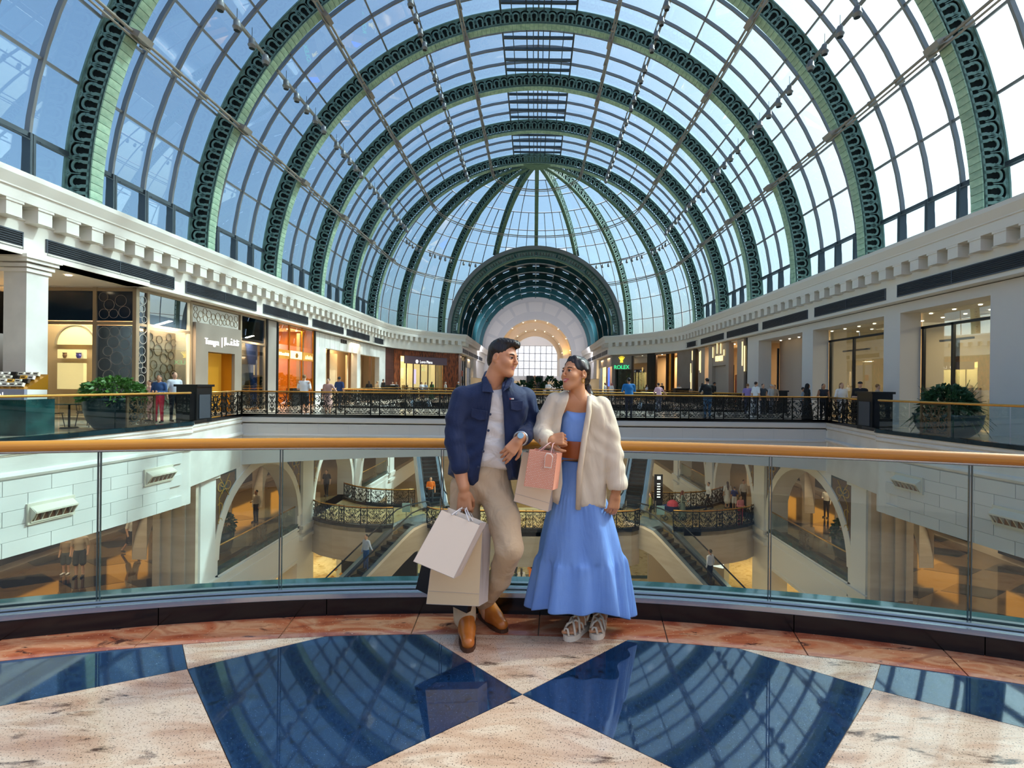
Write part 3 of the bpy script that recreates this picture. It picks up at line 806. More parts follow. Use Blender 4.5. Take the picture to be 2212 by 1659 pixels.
for sgn, side in ((-1, 'left'), (1, 'right')):
    aw = struct(f'wall_arcade_{side}', (sgn * XA, 17, Z1), 'white arcade wall of the lower level with round arches')
    fn = lambda a, b, t, s=sgn: (s * (XA + t), a, b)
    for (p0, p1) in PIERS:
        pm = MB(); xs = sorted((sgn * XA, sgn * (XA + 1.0))); pm.box(xs[0], xs[1], p0, p1, ZG, -.36)
        pm.build('pier', 'pilaster_white', aw)
        xs = sorted((sgn * (XA - .12), sgn * (XA + .1)))
        MB().box(xs[0], xs[1], p0 + .35, p1 - .35, Z1 - .3, -2.1).build('pilaster', 'pilaster_white', aw)
        cap = MB()
        for z, o in ((-6.3, .22), (-6.5, .16), (-6.9, .2), (-2.2, .2)):
            xs = sorted((sgn * (XA - o), sgn * (XA + .1))); cap.box(xs[0], xs[1], p0 + .2, p1 - .2, z - .1, z + .08)
        cap.build('pier_moulding', 'white_trim', aw)
    for q in range(3):
        y0, y1 = PIERS[q][1], PIERS[q + 1][0]
        mb = MB(); spandrel(mb, fn, y0, y1, Z1 + .6, -2.35, -.36, 0, .9); mb.build('arch_wall', 'pilaster_white', aw)
        A = arch_poly(y0 - .0, y1 + .0, Z1 + .6, -2.35); B = arch_poly(y0 - .36, y1 + .36, Z1 + .6, -1.98)
        am = MB(); m = len(A)
        for t in (-.05, .02):
            for a, b in A: am.v.append(fn(a, b, t))
            for a, b in B: am.v.append(fn(a, b, t))
        for i in range(m - 1):
            am.f.append((i, i + 1, m + i + 1, m + i)); am.m.append(0)
            am.f.append((i, 2 * m + i, 2 * m + i + 1, i + 1)); am.m.append(0)
            am.f.append((m + i, m + i + 1, 3 * m + i + 1, 3 * m + i)); am.m.append(0)
        am.build('archivolt', 'white_trim', aw)
        ib = MB(); spandrel(ib, fn, y0 + .5, y1 - .5, Z1 + .4, -2.8, -.4, 3.2, 3.8); ib.build('inner_arch', 'beige_stone', aw)
        # mosaic spandrels
        for end in (0, 1):
            yy = y0 - .28 if end == 0 else y1 + .28
            C = arch_poly(y0 - .40, y1 + .40, Z1 + .6, -1.95, 40); 
            pts = [(a, b) for a, b in C if (a - yy) * (1 if end == 0 else -1) > 0 and (abs(a - yy) < 1.55) and b < -2.2]
            pts.sort(key=lambda p: p[1])
            if len(pts) < 3: continue
            poly = [(yy, pts[0][1] - .2)] + pts + [(pts[-1][0], -2.15), (yy, -2.15)]
            mp = MB().prism(poly, fn, -.02, .02).build('mosaic_panel', 'mosaic_teal', aw)
            cy_, cz_ = sum(p[0] for p in poly) / len(poly), sum(p[1] for p in poly) / len(poly)
            poly2 = [(cy_ + (a - cy_) * .86, cz_ + .12 + (b - cz_ - .12) * .9) for a, b in poly]
            MB().prism(poly2, fn, -.03, .0).build('mosaic_field', 'mosaic', mp)
            d = 1 if end == 0 else -1; gm = MB()
            for (oy, oz, r, a0, a1) in ((.35, -2.75, .22, 0, 5.2), (.85, -2.75, .22, PI, PI - 5.2), (.6, -2.5, .3, 3.6, 5.9), (.6, -3.1, .3, .5, 2.7), (.3, -3.5, .2, -1, 2.6), (.32, -4.1, .15, 0, 4)):
                gm.tube([fn(yy + d * (oy + r * (1 - .4 * i / 14) * math.cos(a0 + (a1 - a0) * i / 14)), oz + r * (1 - .4 * i / 14) * math.sin(a0 + (a1 - a0) * i / 14), -.035) for i in range(15)], .022, 4)
            for (p, q_) in (((.25, -2.3), (.95, -3.2)), ((.95, -2.3), (.25, -3.2)), ((.28, -3.2), (.3, -4.6))):
                gm.tube([fn(yy + d * p[0], p[1], -.035), fn(yy + d * q_[0], q_[1], -.035)], .018, 4)
            gm.build('mosaic_scroll', 'mosaic_gold', mp)
            MB().obox(fn(yy + d * .6, -2.75, -.03), (0, .707, .707), (0, -.707, .707), (1, 0, 0), .16, .16, .012).build('mosaic_lozenge', 'mosaic_teal', mp)
        # level-one edge fascia
        fm = MB(); xs = sorted((sgn * (XA - .02), sgn * (XA + .9)))
        fm.box(xs[0], xs[1], y0, y1, -8.1, Z1)
        for z, o in ((Z1 - .12, .1), (Z1 - .5, .05), (Z1 - 1.75, .06)):
            xs2 = sorted((sgn * (XA - o), sgn * XA)); fm.box(xs2[0], xs2[1], y0, y1, z - .06, z + .04)
        fm.build('edge_fascia', 'pilaster_white', aw)
        xs = sorted((sgn * (XA - .04), sgn * (XA + .3)))
        if q != 1: MB().box(xs[0], xs[1], y0, y1, Z1, Z1 + .16).build('kerb', 'marble_green', aw)
    # wall strip behind the near balcony end, up to the first pier
    sl_ = [(-11.74, 17.40), (-12.5, 21.8)]
    sweep(MB(), sl_, [(-.02, .0), (-.02, -.10), (.03, -.13), (-.03, -.18), (-.03, -.25), (.02, -.29), (.02, -.66), (-.05, -.70), (-.07, -.76), (-.04, -.82), (.02, -.85), (.02, -2.15), (.7, -2.15)], mirror=(sgn > 0)).build('slanted_fascia', 'white_stone', aw)
    sweep(MB(), sl_, [(-.06, 0), (-.06, .12), (.18, .12), (.18, 0)], mirror=(sgn > 0), close=True).build('kerb', 'black_granite', aw)
    pw = MB(); xs = sorted((sgn * 12.2, sgn * 13.75)); pw.box(xs[0], xs[1], 18.4, 18.55, Z1, -.36)
    for x in (12.55, 13.05, 13.45): 
        xa = sorted((sgn * x, sgn * (x + .12))); pw.box(xa[0], xa[1], 18.34, 18.42, Z1, -.36)
    pw.build('pier_wall', 'beige_stone', aw)
# ---- level one and ground floors and ceilings
fl1 = struct('floor_lower', (0, 0, Z1), 'glossy marble floor of the middle level')
for sgn in (-1, 1):
    xs = sorted((sgn * XA, sgn * 26)); MB().box(xs[0], xs[1], 2, 60, Z1 - .3, Z1).build('gallery_floor', 'marble_brown', fl1)
    rnd = random.Random(3)
    for i in range(9):
        for j in range(3):
            y = 10.2 + 2.3 * i; x = sgn * (14.2 + 2.6 * j + (1.1 if i % 2 else 0))
            put('floor_inlay', bpy.data.meshes.get('floor_inlay') or MB().prism([(-1.25, 0), (0, -.75), (1.25, 0), (0, .75)], lambda a, b, t: (a, b, t), 0, .004).data('floor_inlay', 'marble_dark'), fl1, T(x, y, Z1 + .002))
PLAT = []
def plat_front(x): return 27.4 - .9 * math.cos(min(1, abs(x) / 12.5) * PI / 2) * 0 + (.9 - 1.6 * (1 - ((abs(x) - 9.4) / 2.6) ** 2) if abs(x) > 6.8 else .0)
PF = [(-12.45, 28.7), (-11.8, 28.1), (-10.9, 27.6), (-9.9, 27.2), (-8.9, 27.0), (-8.0, 27.0), (-7.45, 27.1)]
PC = [(-5.7, 27.3), (-5.2, 26.9), (-4.0, 26.7), (-2, 26.6), (0, 26.6), (2, 26.6), (4.0, 26.7), (5.2, 26.9), (5.7, 27.3)]
PBK = [(-12.5, 33.6), (-11.4, 32.6), (-10.4, 32.0), (-9.4, 31.7), (-8.4, 31.6), (-7.4, 31.8)]
pts = PF + [(-7.0, 28.2), (-5.7, 28.2)] + PC + [(5.7, 28.2), (7.0, 28.2)] + [(-x, y) for x, y in reversed(PF)] + [(-x, y) for x, y in PBK] + [(x, y) for x, y in reversed(PBK)]
MB().prism(pts, lambda a, b, t: (a, b, t), Z1 - .25, Z1).build('cross_bridge_deck', 'marble_gold', fl1)
cw = struct('wall_cross_bridge', (0, 27, Z1), 'curved beige fascia of the middle-level crossing')
def extrude_path(path, z0, z1, d=.0):
    return sweep(MB(), path, [(d, z0), (d, z1)])
def solid_path(path, z0, z1, d0, d1):
    return sweep(MB(), path, [(d0, z0), (d0, z1), (d1, z1), (d1, z0)], close=True)
for pth, nm in ((PF, 'fascia'), ([(-x, y) for x, y in reversed(PF)], 'fascia'), (PC, 'fascia')):
    solid_path(pth, -8.05, Z1, 0, .3).build(nm, 'beige_stone', cw)
    solid_path(pth, Z1 - .02, Z1 + .16, -.05, .12).build('kerb', 'black_granite', cw)
for pth in (PBK, [(-x, y) for x, y in reversed(PBK)]):
    solid_path(pth, Z1 - 1.8, Z1, 0, .3).build('fascia', 'beige_stone', cw)
    solid_path(pth, Z1 - .02, Z1 + .16, -.1, .1).build('kerb', 'black_granite', cw)
fl0 = struct('floor_ground', (0, 0, ZG), 'golden marble floor of the ground level')
MB().box(-30, 30, 0, 70, ZG - .3, ZG).build('ground_slab', 'marble_gold', fl0)
for i in range(6):
    for s in (-1, 0, 1):
        put('floor_inlay', bpy.data.meshes.get('ground_inlay') or MB().prism([(-1.6, 0), (0, -1.0), (1.6, 0), (0, 1.0)], lambda a, b, t: (a, b, t), 0, .004).data('ground_inlay', 'ground_inlay_mat') if 'ground_inlay' in bpy.data.meshes else (mat('ground_inlay_mat', '53645f', .15), MB().prism([(-1.6, 0), (0, -1.0), (1.6, 0), (0, 1.0)], lambda a, b, t: (a, b, t), 0, .004).data('ground_inlay', 'ground_inlay_mat'))[1], fl0, T(s * 4.2, 20 + 5.2 * i, ZG + .002))
MB().box(-12, 12, 36.4, 37.0, ZG, ZG + .006).build('floor_band', 'marble_green', fl0)
# back walls of the lower levels
lw = struct('wall_lower_shops', (0, 0, Z1), 'shop walls round the lower levels')
for sgn in (-1, 1):
    xs = sorted((sgn * 21.2, sgn * 21.6)); MB().box(xs[0], xs[1], 2, 60, ZG, -.3).build('shop_wall', 'beige_stone', lw)
    xs = sorted((sgn * 21.0, sgn * 21.2))
    for i in range(7):
        y = 9 + 5.2 * i
        MB().box(xs[0], xs[1], y, y + 3.6, Z1 + .3, Z1 + 3.7).build('shop_window', 'black_satin', lw)
        x2 = sorted((sgn * 20.93, sgn * 21.0)); MB().box(x2[0], x2[1], y + .5, y + 3.1, Z1 + 1.2, Z1 + 2.9).build('lit_display', 'lit_display' if 'lit_display' in MATS else (mat('lit_display', 'd79a45', .5, emit='d98b30', es=.9), 'lit_display')[1], lw)
    xs = sorted((sgn * 12.72, sgn * 21.4)); MB().box(xs[0], xs[1], 2, 60, -.75, -.38).build('gallery_ceiling', 'soffit_white', lw)
    MB().box(xs[0] + (0 if sgn > 0 else 0), xs[1], 2, 60, -8.1, Z1 - .32).build('gallery_soffit', 'soffit_white', lw)
MB().box(-21.4, 21.4, 59.5, 60, ZG, -.3).build('shop_wall', 'beige_stone', lw)
for sgn in (-1, 1):
    for y in (11, 17, 23, 29, 35, 42):
        area('gallery_lamp', (sgn * 17.5, y, -.85), 2.0, 2.0, 110, 'ffe4c0')
    for y in (18, 28, 38): area('ground_lamp', (sgn * 17, y, -8.3), 3.0, 3.0, 260, 'ffdca8')
area('bridge_lamp', (0, 26, -1.9), 14, 3, 420, 'ffe8c8')
area('cross_lamp', (0, 30, Z1 - .5), 16, 2.5, 480, 'ffe0b0')
area('far_lamp', (0, 54, -1.8), 16, 6, 500, 'ffe3bb')
for y in (37, 48): MB().box(-12.5, 12.5, y, y + .5, -1.8, -.3).build('beam', 'shade_white', lw)
MB().box(-XA, XA, 48, 59.6, -1.6, -.3).build('far_ceiling', 'soffit_white', lw)
# ================================================================== iron railings, glass balustrades, foreground balcony
def spiral(cx, cz, r, a0, turns, n=16, k=.82):
    return [(cx + r * (1 - k * i / n) * math.cos(a0 + turns * 2 * PI * i / n), 0, cz + r * (1 - k * i / n) * math.sin(a0 + turns * 2 * PI * i / n)) for i in range(n + 1)]
def iron_panel(name, W, hh, wide, m='iron', rb=.0155):
    """wrought-iron scroll panel, local X along, Z up, W wide and hh high; base at z=0"""
    mb = MB(); t = rb
    mb.box(-W / 2, W / 2, -.012, .012, 0, .03).box(-W / 2, W / 2, -.012, .012, hh - .03, hh)
    c = hh / 2
    if wide:
        for sx in (-1, 1):
            mb.tube(spiral(sx * W * .27, hh * .30, hh * .17, PI / 2 if sx > 0 else PI / 2, sx * 1.4), t * 1.2, 4)
            mb.tube(spiral(sx * W * .26, hh * .72, hh * .13, -PI / 2, -sx * 1.3), t, 4)
            mb.tube(spiral(sx * W * .42, hh * .55, hh * .09, PI if sx > 0 else 0, sx * 1.2, 12), t, 4)
            mb.tube(spiral(sx * W * .42, hh * .86, hh * .07, -PI / 2, sx * 1.1, 10), t, 4)
            mb.tube(spiral(sx * W * .43, hh * .13, hh * .08, PI / 2, -sx * 1.2, 10), t, 4)
            mb.tube(spiral(sx * W * .10, hh * .86, hh * .08, -PI / 2, sx * 1.2, 10), t, 4)
            mb.tube(spiral(sx * W * .10, hh * .13, hh * .09, PI / 2, sx * 1.2, 10), t, 4)
            mb.tube([(sx * W * .03, 0, hh * .2), (sx * W * .16, 0, hh * .42), (sx * W * .08, 0, hh * .62), (sx * W * .22, 0, hh * .95)], t, 4)
            mb.tube([(sx * W * .5, 0, hh * .3), (sx * W * .36, 0, hh * .48), (sx * W * .5, 0, hh * .7)], t, 4)
            mb.tube([(sx * W * .28, 0, .02), (sx * W * .36, 0, hh * .1), (sx * W * .48, 0, .03)], t, 4)
        for sx in (-1, 1):
            mb.tube(spiral(sx * W * .16, hh * .36, hh * .06, 0 if sx > 0 else PI, sx * 1.1, 8), t, 4); mb.tube(spiral(sx * W * .34, hh * .42, hh * .055, PI, -sx * 1.1, 8), t, 4); mb.tube(spiral(sx * W * .17, hh * .64, hh * .06, -PI / 2, sx * 1.1, 8), t, 4); mb.tube(spiral(sx * W * .36, hh * .76, hh * .05, PI / 2, sx * 1.1, 8), t, 4)
        for q in range(9): mb.tube([(-W / 2 + W * q / 8, 0, .10), (-W / 2 + W * (q + .5) / 8, 0, .02), (-W / 2 + W * (q + 1) / 8, 0, .10)], t * .8, 4) if q < 8 else None
        mb.box(-W / 2, W / 2, -.01, .01, .10, .12)
        for a in (PI / 4, -PI / 4):
            mb.tube([(-.13 * math.cos(a), 0, c - .13 * math.sin(a)), (.13 * math.cos(a), 0, c + .13 * math.sin(a))], t, 4)
        mb.tube([(.14 * math.cos(2 * PI * i / 14), 0, c + .14 * math.sin(2 * PI * i / 14)) for i in range(14)], t * 1.3, 4, closed=True)
        mb.tube([(.06 * math.cos(2 * PI * i / 8), 0, c + .06 * math.sin(2 * PI * i / 8)) for i in range(8)], t * 1.6, 4, closed=True)
        mb.tube([(0, 0, 0), (0, 0, c - .14)], t, 4); mb.tube([(0, 0, c + .14), (0, 0, hh)], t, 4)
    else:
        for sx in (-1, 1):
            mb.tube(spiral(sx * W * .22, hh * .80, W * .19, -PI / 2, -sx * 1.2, 12), t, 4)
            mb.tube(spiral(sx * W * .22, hh * .20, W * .19, PI / 2, sx * 1.2, 12), t, 4)
            mb.tube(spiral(sx * W * .28, hh * .55, W * .17, PI / 2, -sx * 1.1, 10), t, 4)
            mb.tube([(sx * W * .05, 0, hh * .08), (sx * W * .30, 0, hh * .36), (sx * W * .06, 0, hh * .60), (sx * W * .3, 0, hh * .92)], t, 4)
        mb.tube([(0, 0, hh * .46), (W * .12, 0, hh * .40), (0, 0, hh * .32), (-W * .12, 0, hh * .40)], t * 1.3, 4, closed=True)
        mb.tube([(0, 0, 0), (0, 0, hh)], t * .8, 4)
    return mb.data(name, m)
IW = iron_panel('scroll_panel', 1.10, .84, True); IN = iron_panel('narrow_scroll_panel', .36, .84, False)
IWB = iron_panel('scroll_panel_bronze', .9, .86, True, 'bronze', .016)
IPOST = MB().box(-.022, .022, -.022, .022, 0, 1.0).lathe([(.03, .0), (.03, .05), (.02, .07)], 8, (0, 0, 1.0)).data('post', 'iron')
def iron_railing(label, path, z, name='iron_railing', group=None, zk=.12, rail='gold_rail', npat=True):
    """path runs with the viewer to its right; wide and narrow panels alternate between posts"""
    p0 = path[0]; th_ = thing(name, label, 'railing', (p0[0], p0[1], z), group)
    L = path_len(path); per = 1.10 + .36 + .04; n = max(1, round(L / per)); k = L / (n * per)
    sgm = walk(path, .02, 0.0)
    def at(s):
        i = min(len(sgm) - 1, int(s / .02)); return sgm[i]
    s = 0.0
    for i in range(n):
        for W, dat in ((1.12 * k, IW), (.38 * k, IN)):
            x, y, a, _ = at(s + W / 2)
            put('scroll_panel' if dat is IW else 'narrow_scroll_panel', dat, th_, T(x, y, z + zk + .03) @ RZ(a) @ Matrix.Diagonal((k, 1, 1, 1)))
            x, y, a, _ = at(s); put('post', IPOST, th_, T(x, y, z + zk - .02) @ RZ(a) @ Matrix.Diagonal((1, 1, .92, 1)))
            s += W
    x, y, a, _ = at(L - .01); put('post', IPOST, th_, T(x, y, z + zk - .02) @ RZ(a) @ Matrix.Diagonal((1, 1, .92, 1)))
    MB().tube([(p[0], p[1], z + 1.07) for p in path], .036, 8).build('handrail', rail, th_, smooth=True)
    MB().tube([(p[0], p[1], z + zk + .9) for p in path], .014, 4).build('top_bar', 'iron', th_)
    return th_
ys = [(-XA, YB0 - .03), (-6, YB0 - .03), (0, YB0 - .03), (6, YB0 - .03), (XA, YB0 - .03)]
iron_railing('black iron scroll railing with gold handrail along the near side of the bridge', ys, 0)
iron_railing('black iron scroll railing with gold handrail along the far side of the bridge', [(-XA, YB1 - .1), (0, YB1 - .1), (XA, YB1 - .1)], 0)
for sgn in (-1, 1):
    iron_railing(f'short iron scroll railing beside the black pillar, {SIDE[sgn]}', [(sgn * 12.05, 18.85), (sgn * 12.55, YB0)], 0)
    iron_railing(f'long iron railing of the second atrium opening, {SIDE[sgn]}', [(sgn * (XA + .1), YB1 + .1), (sgn * (XA + .1), 48)], 0)
    P = PF if sgn < 0 else [(-x, y) for x, y in reversed(PF)]
    iron_railing(f'bowed iron scroll railing on the front of the middle-level crossing, {SIDE[sgn]}', P, Z1, zk=.16)
    P = PBK if sgn < 0 else [(-x, y) for x, y in reversed(PBK)]
    iron_railing(f'bowed iron scroll railing on the back of the middle-level crossing, {SIDE[sgn]}', P, Z1, zk=.16)
iron_railing('iron scroll railing between the two descending escalators', PC, Z1, zk=.16)
iron_railing('far iron railing with gold handrail beyond the second atrium opening', [(-XA, 48.1), (0, 48.1), (XA, 48.1)], 0)

def glass_run(label, path, z, npan, rail, rr, h=1.08, name='glass_balustrade', zk=.12, skip=(), clampm='steel', off=0.0, group=None, gap=.02):
    p0 = path[0]; th_ = thing(name, label, 'balustrade', (p0[0], p0[1], z), group)
    L = path_len(path); st = L / npan; W = walk(path, .02)
    for i in range(npan):
        if i in skip: continue
        seg = [w_ for w_ in W if st * i + gap / 2 <= w_[3] <= st * (i + 1) - gap / 2]
        seg = seg[::max(1, len(seg) // 5)] + [seg[-1]]
        pth = [(q[0], q[1]) for q in seg]
        sweep(MB(), pth, [(-.006, z + zk), (-.006, z + h - .03), (.006, z + h - .03), (.006, z + zk)], close=True).build('glass_panel', 'clear_glass', th_)
    MB().tube([(p[0], p[1], z + h) for p in path], rr, 12).build('handrail', rail, th_, smooth=True)
    return th_
for sgn in (-1, 1):
    pth = [(sgn * abs(x), y) for x, y in offset_path(SB[:-2], .06)]
    if sgn > 0: pth = pth[::-1]
    npan = 9
    g = glass_run(f'curved glass balustrade with gold handrail on the side balcony, {SIDE[sgn]}', pth, 0, npan, 'gold_rail', .035)
    # scroll panel set behind the glass
    yy = 15.2 if sgn < 0 else 14.95
    M = T(sgn * (balc(yy) + .12), yy, .13) @ RZ(math.atan2(1, -sgn * .08))
    fm = iron_panel('bronze_scroll', .9, .9, True, 'bronze', .013)
    ip = tag(put('scroll_screen', None, None, M), f'bronze framed scroll panel inside the glass balustrade, {SIDE[sgn]}', 'panel', 'bronze scroll screens')
    put('scroll', fm, ip, M)
    fr = MB()
    for s in (-1, 1): fr.box(s * .47 - .035, s * .47 + .035, -.02, .02, -.01, .93)
    fr.box(-.47, .47, -.02, .02, -.02, .04).box(-.47, .47, -.02, .02, .88, .94); fr.build('frame', 'bronze', ip, M)
    # level-one balustrades inside the arches
    for q in (0, 2):
        y0, y1 = PIERS[q][1], PIERS[q + 1][0]
        pth = [(sgn * (XA + .12), y0), (sgn * (XA + .12), y1)]
        if sgn > 0: pth = pth[::-1]
        gr = glass_run(f'glass balustrade in the {ORD[q]} lower arch, {SIDE[sgn]}', pth, Z1, 6, 'gold_rail', .035, name='arch_balustrade', zk=.16)
        M = T(sgn * (XA + .16), y0 + 3.6, Z1 + .17) @ RZ(PI / 2)
        put('scroll_panel', IWB, gr, M)

# ---- foreground balcony where the couple stands
CX, CY, RB = -.339, -5.965, 9.248
AL, AR = math.radians(90 + 36), math.radians(90 - 36)
def ringpath(r, a0=AL, a1=AR, n=60): return [(CX + r * math.cos(a0 + (a1 - a0) * i / n), CY + r * math.sin(a0 + (a1 - a0) * i / n)) for i in range(n + 1)]
fg = tag(put('floor_balcony', None, None, T(CX, 2, 0)), 'polished granite floor of the foreground balcony', None, None, 'structure')
RR = 8.975
def clip_poly(poly, a, b):
    """keep the part of poly left of the line a->b"""
    res = []; n = len(poly)
    sd = lambda p: (b[0] - a[0]) * (p[1] - a[1]) - (b[1] - a[1]) * (p[0] - a[0])
    for i in range(n):
        p, q = poly[i], poly[(i + 1) % n]; dp, dq = sd(p), sd(q)
        if dp >= 0: res.append(p)
        if dp * dq < 0:
            t = dp / (dp - dq); res.append((p[0] + (q[0] - p[0]) * t, p[1] + (q[1] - p[1]) * t))
    return res
def shrink(poly, d):
    area_ = sum(poly[i][0] * poly[(i + 1) % len(poly)][1] - poly[(i + 1) % len(poly)][0] * poly[i][1] for i in range(len(poly)))
    if area_ < 0: poly = poly[::-1]
    out_ = list(poly)
    n = len(poly)
    for i in range(n):
        a, b = Vector(poly[i]), Vector(poly[(i + 1) % n]); t = (b - a)
        if t.length < .02: continue
        nn = Vector((-t.y, t.x)).normalized() * d
        out_ = clip_poly(out_, tuple(a + nn), tuple(b + nn))
        if len(out_) < 3: return out_
    return out_
disc = ringpath(RR, math.radians(90 - 38), math.radians(90 + 38), 80)
disc_back = disc + [(-8, -1.0), (8, -1.0)]
X0 = (-.044, 2.432); XL = (-1.769, 2.617); XR = (1.68, 2.508); BL = (-.93, 1.72); BR_ = (.88, 1.72)
LT, LT2, LRg, L0 = (-.624, 2.995), (-1.253, 2.938), (-1.944, 2.836), (-2.404, 2.305)
RT_, RT2, RRg, R0 = (.523, 2.934), (1.199, 2.86), (1.851, 2.709), (2.16, 2.231)
def ext(a, b, k): return (a[0] + (b[0] - a[0]) * k, a[1] + (b[1] - a[1]) * k)
def beyond(a, b): return ext(a, b, 4)
def isec(a, b, c, d):
    r = (b[0] - a[0], b[1] - a[1]); q = (d[0] - c[0], d[1] - c[1])
    t = ((c[0] - a[0]) * q[1] - (c[1] - a[1]) * q[0]) / (r[0] * q[1] - r[1] * q[0])
    return (a[0] + r[0] * t, a[1] + r[1] * t)
TILES = [
    ('granite_blue', [X0, isec(X0, LT, XL, LT2), XL, BL]),
    ('granite_blue', [X0, BR_, XR, isec(X0, RT_, XR, RT2)]),
    ('granite_cream', [X0, beyond(X0, RT_), beyond(X0, LT)]),
    ('granite_cream', [XL, beyond(XL, LT2), beyond(XL, LRg)]),
    ('granite_cream', [XR, beyond(XR, RRg), beyond(XR, RT2)]),
    ('granite_blue', [XL, beyond(XL, LRg), (-6, 4), beyond(XL, L0)]),
    ('granite_blue', [XR, beyond(XR, R0), (6, 4), beyond(XR, RRg)]),
    ('granite_cream', [X0, BL, (-.1, .95), BR_]),
    ('granite_cream', [XL, beyond(XL, L0), (-3.5, .4), (-1.9, .4), BL]),
    ('granite_cream', [XR, BR_, (1.9, .4), (3.5, .4), beyond(XR, R0)]),
    ('granite_blue', [BL, (-1.9, .4), (-1.0, .0), (-.1, .95)]),
    ('granite_blue', [BR_, (-.1, .95), (.9, .0), (1.9, .4)]),
    ('granite_cream', [(-.1, .95), (-1.0, .0), (-.1, -.9), (.9, .0)]),
]
MB().prism(ringpath(RB + .1, AL, AR) + [(7, -1.4), (-7, -1.4)], lambda a, b, t: (a, b, t), -.3, -.006).build('bedding', 'bronze', fg)
for m_, poly in TILES:
    a_ = sum(poly[i][0] * poly[(i + 1) % len(poly)][1] - poly[(i + 1) % len(poly)][0] * poly[i][1] for i in range(len(poly)))
    if a_ < 0: poly = poly[::-1]
    pp = list(disc_back)
    n = len(poly)
    for i in range(n): pp = clip_poly(pp, poly[i], poly[(i + 1) % n])
    if len(pp) < 3: continue
    pp = shrink(pp, .0018)
    MB().prism(pp, lambda a, b, t: (a, b, t), -.03, 0).build('floor_tile', m_, fg)
nseg = 15
for i in range(nseg):
    a0 = AL + (AR - AL) * i / nseg - .0004; a1 = AL + (AR - AL) * (i + 1) / nseg + .0004
    P = ringpath(RR + .002, a0, a1, 8) + ringpath(RB + .02, a1, a0, 8)
    MB().prism(P[::-1], lambda a, b, t: (a, b, t), -.03, 0).build('border_slab', 'granite_red', fg)
MB().box(-21, 21, -34, -1.0, -.3, 0).build('rear_floor', 'granite_cream', fg)
kb = tag(put('kerb_balcony', None, None, T(CX, 3.3, 0)), 'black granite kerb with steel glazing channel round the foreground balcony', None, None, 'structure')
nk = 12
for i in range(nk):
    a0 = AL + (AR - AL) * i / nk - .0003; a1 = AL + (AR - AL) * (i + 1) / nk + .0003
    P = ringpath(RB, a0, a1, 6) + ringpath(RB + .10, a1, a0, 6)
    MB().prism(P[::-1], lambda a, b, t: (a, b, t), -.3, .105).build('kerb_slab', 'black_granite', kb)
MB().prism((ringpath(RB + .30, AL, AR) + ringpath(RB + .1, AR, AL))[::-1], lambda a, b, t: (a, b, t), -.9, .13).build('coping', 'marble_green', kb)
for r0, r1, z0_, z1_, m_ in ((RB + .002, RB + .045, .105, .135, 'steel'), (RB + .045, RB + .058, .1, .118, 'black'), (RB + .058, RB + .09, .1, .150, 'steel'), (RB + .118, RB + .15, .1, .155, 'steel')):
    MB().prism((ringpath(r1, AL, AR) + ringpath(r0, AR, AL))[::-1], lambda a, b, t: (a, b, t), z0_, z1_).build('glazing_channel', m_, kb)
# glass with visible joints at the photographed places
gb = thing('glass_balustrade', 'clear curved glass balustrade with round wooden handrail behind the couple', 'balustrade', (CX, 3.3, 0))
def ang_of(px):                     # angle of the plan point on the rail circle whose direction from the camera has slope px
    for q in range(6000):
        a = AL + (AR - AL) * q / 6000; r = RB + .104
        x, y = CX + r * math.cos(a), CY + r * math.sin(a)
        if x / y > px: return a
    return AR
joints = [AL] + [ang_of((p - 1155 + 4) / F) for p in (213, 606, 953, 1662, 2094)] + [AR]
joints.insert(4, ang_of((1308 - 1155) / F))
for i in range(len(joints) - 1):
    a0, a1 = joints[i] - .0010, joints[i + 1] + .0010
    P = ringpath(RB + .110, a0, a1, 10) + ringpath(RB + .098, a1, a0, 10)
    MB().prism(P[::-1], lambda a, b, t: (a, b, t), .115, 1.06).build('glass_panel', 'clear_glass', gb)
    if 0 < i:
        a = joints[i]
        for da in (-.00075, .00075):
            x, y = CX + (RB + .104) * math.cos(a + da), CY + (RB + .104) * math.sin(a + da)
            MB().box(-.0022, .0022, -.007, .007, .115, 1.06).build('glass_edge', 'glass_edge' if 'glass_edge' in MATS else (mat('glass_edge', '4c5f63', .2, metal=.3), 'glass_edge')[1], gb, T(x, y, 0) @ RZ(a - PI / 2))
MB().tube([(x, y, 1.085) for x, y in ringpath(RB + .10, AL, AR, 80)], .0335, 16).build('handrail', 'wood_rail', gb, smooth=True)
MB().tube([(x, y, 1.052) for x, y in ringpath(RB + .10, AL, AR, 80)], .012, 8).build('rail_channel', 'steel', gb, smooth=True)
# wall under the foreground balcony
MB().prism((ringpath(RB + .28, AL, AR) + ringpath(RB + .1, AR, AL))[::-1], lambda a, b, t: (a, b, t), -2.6, -.3).build('balcony_fascia', 'shade_white', kb)
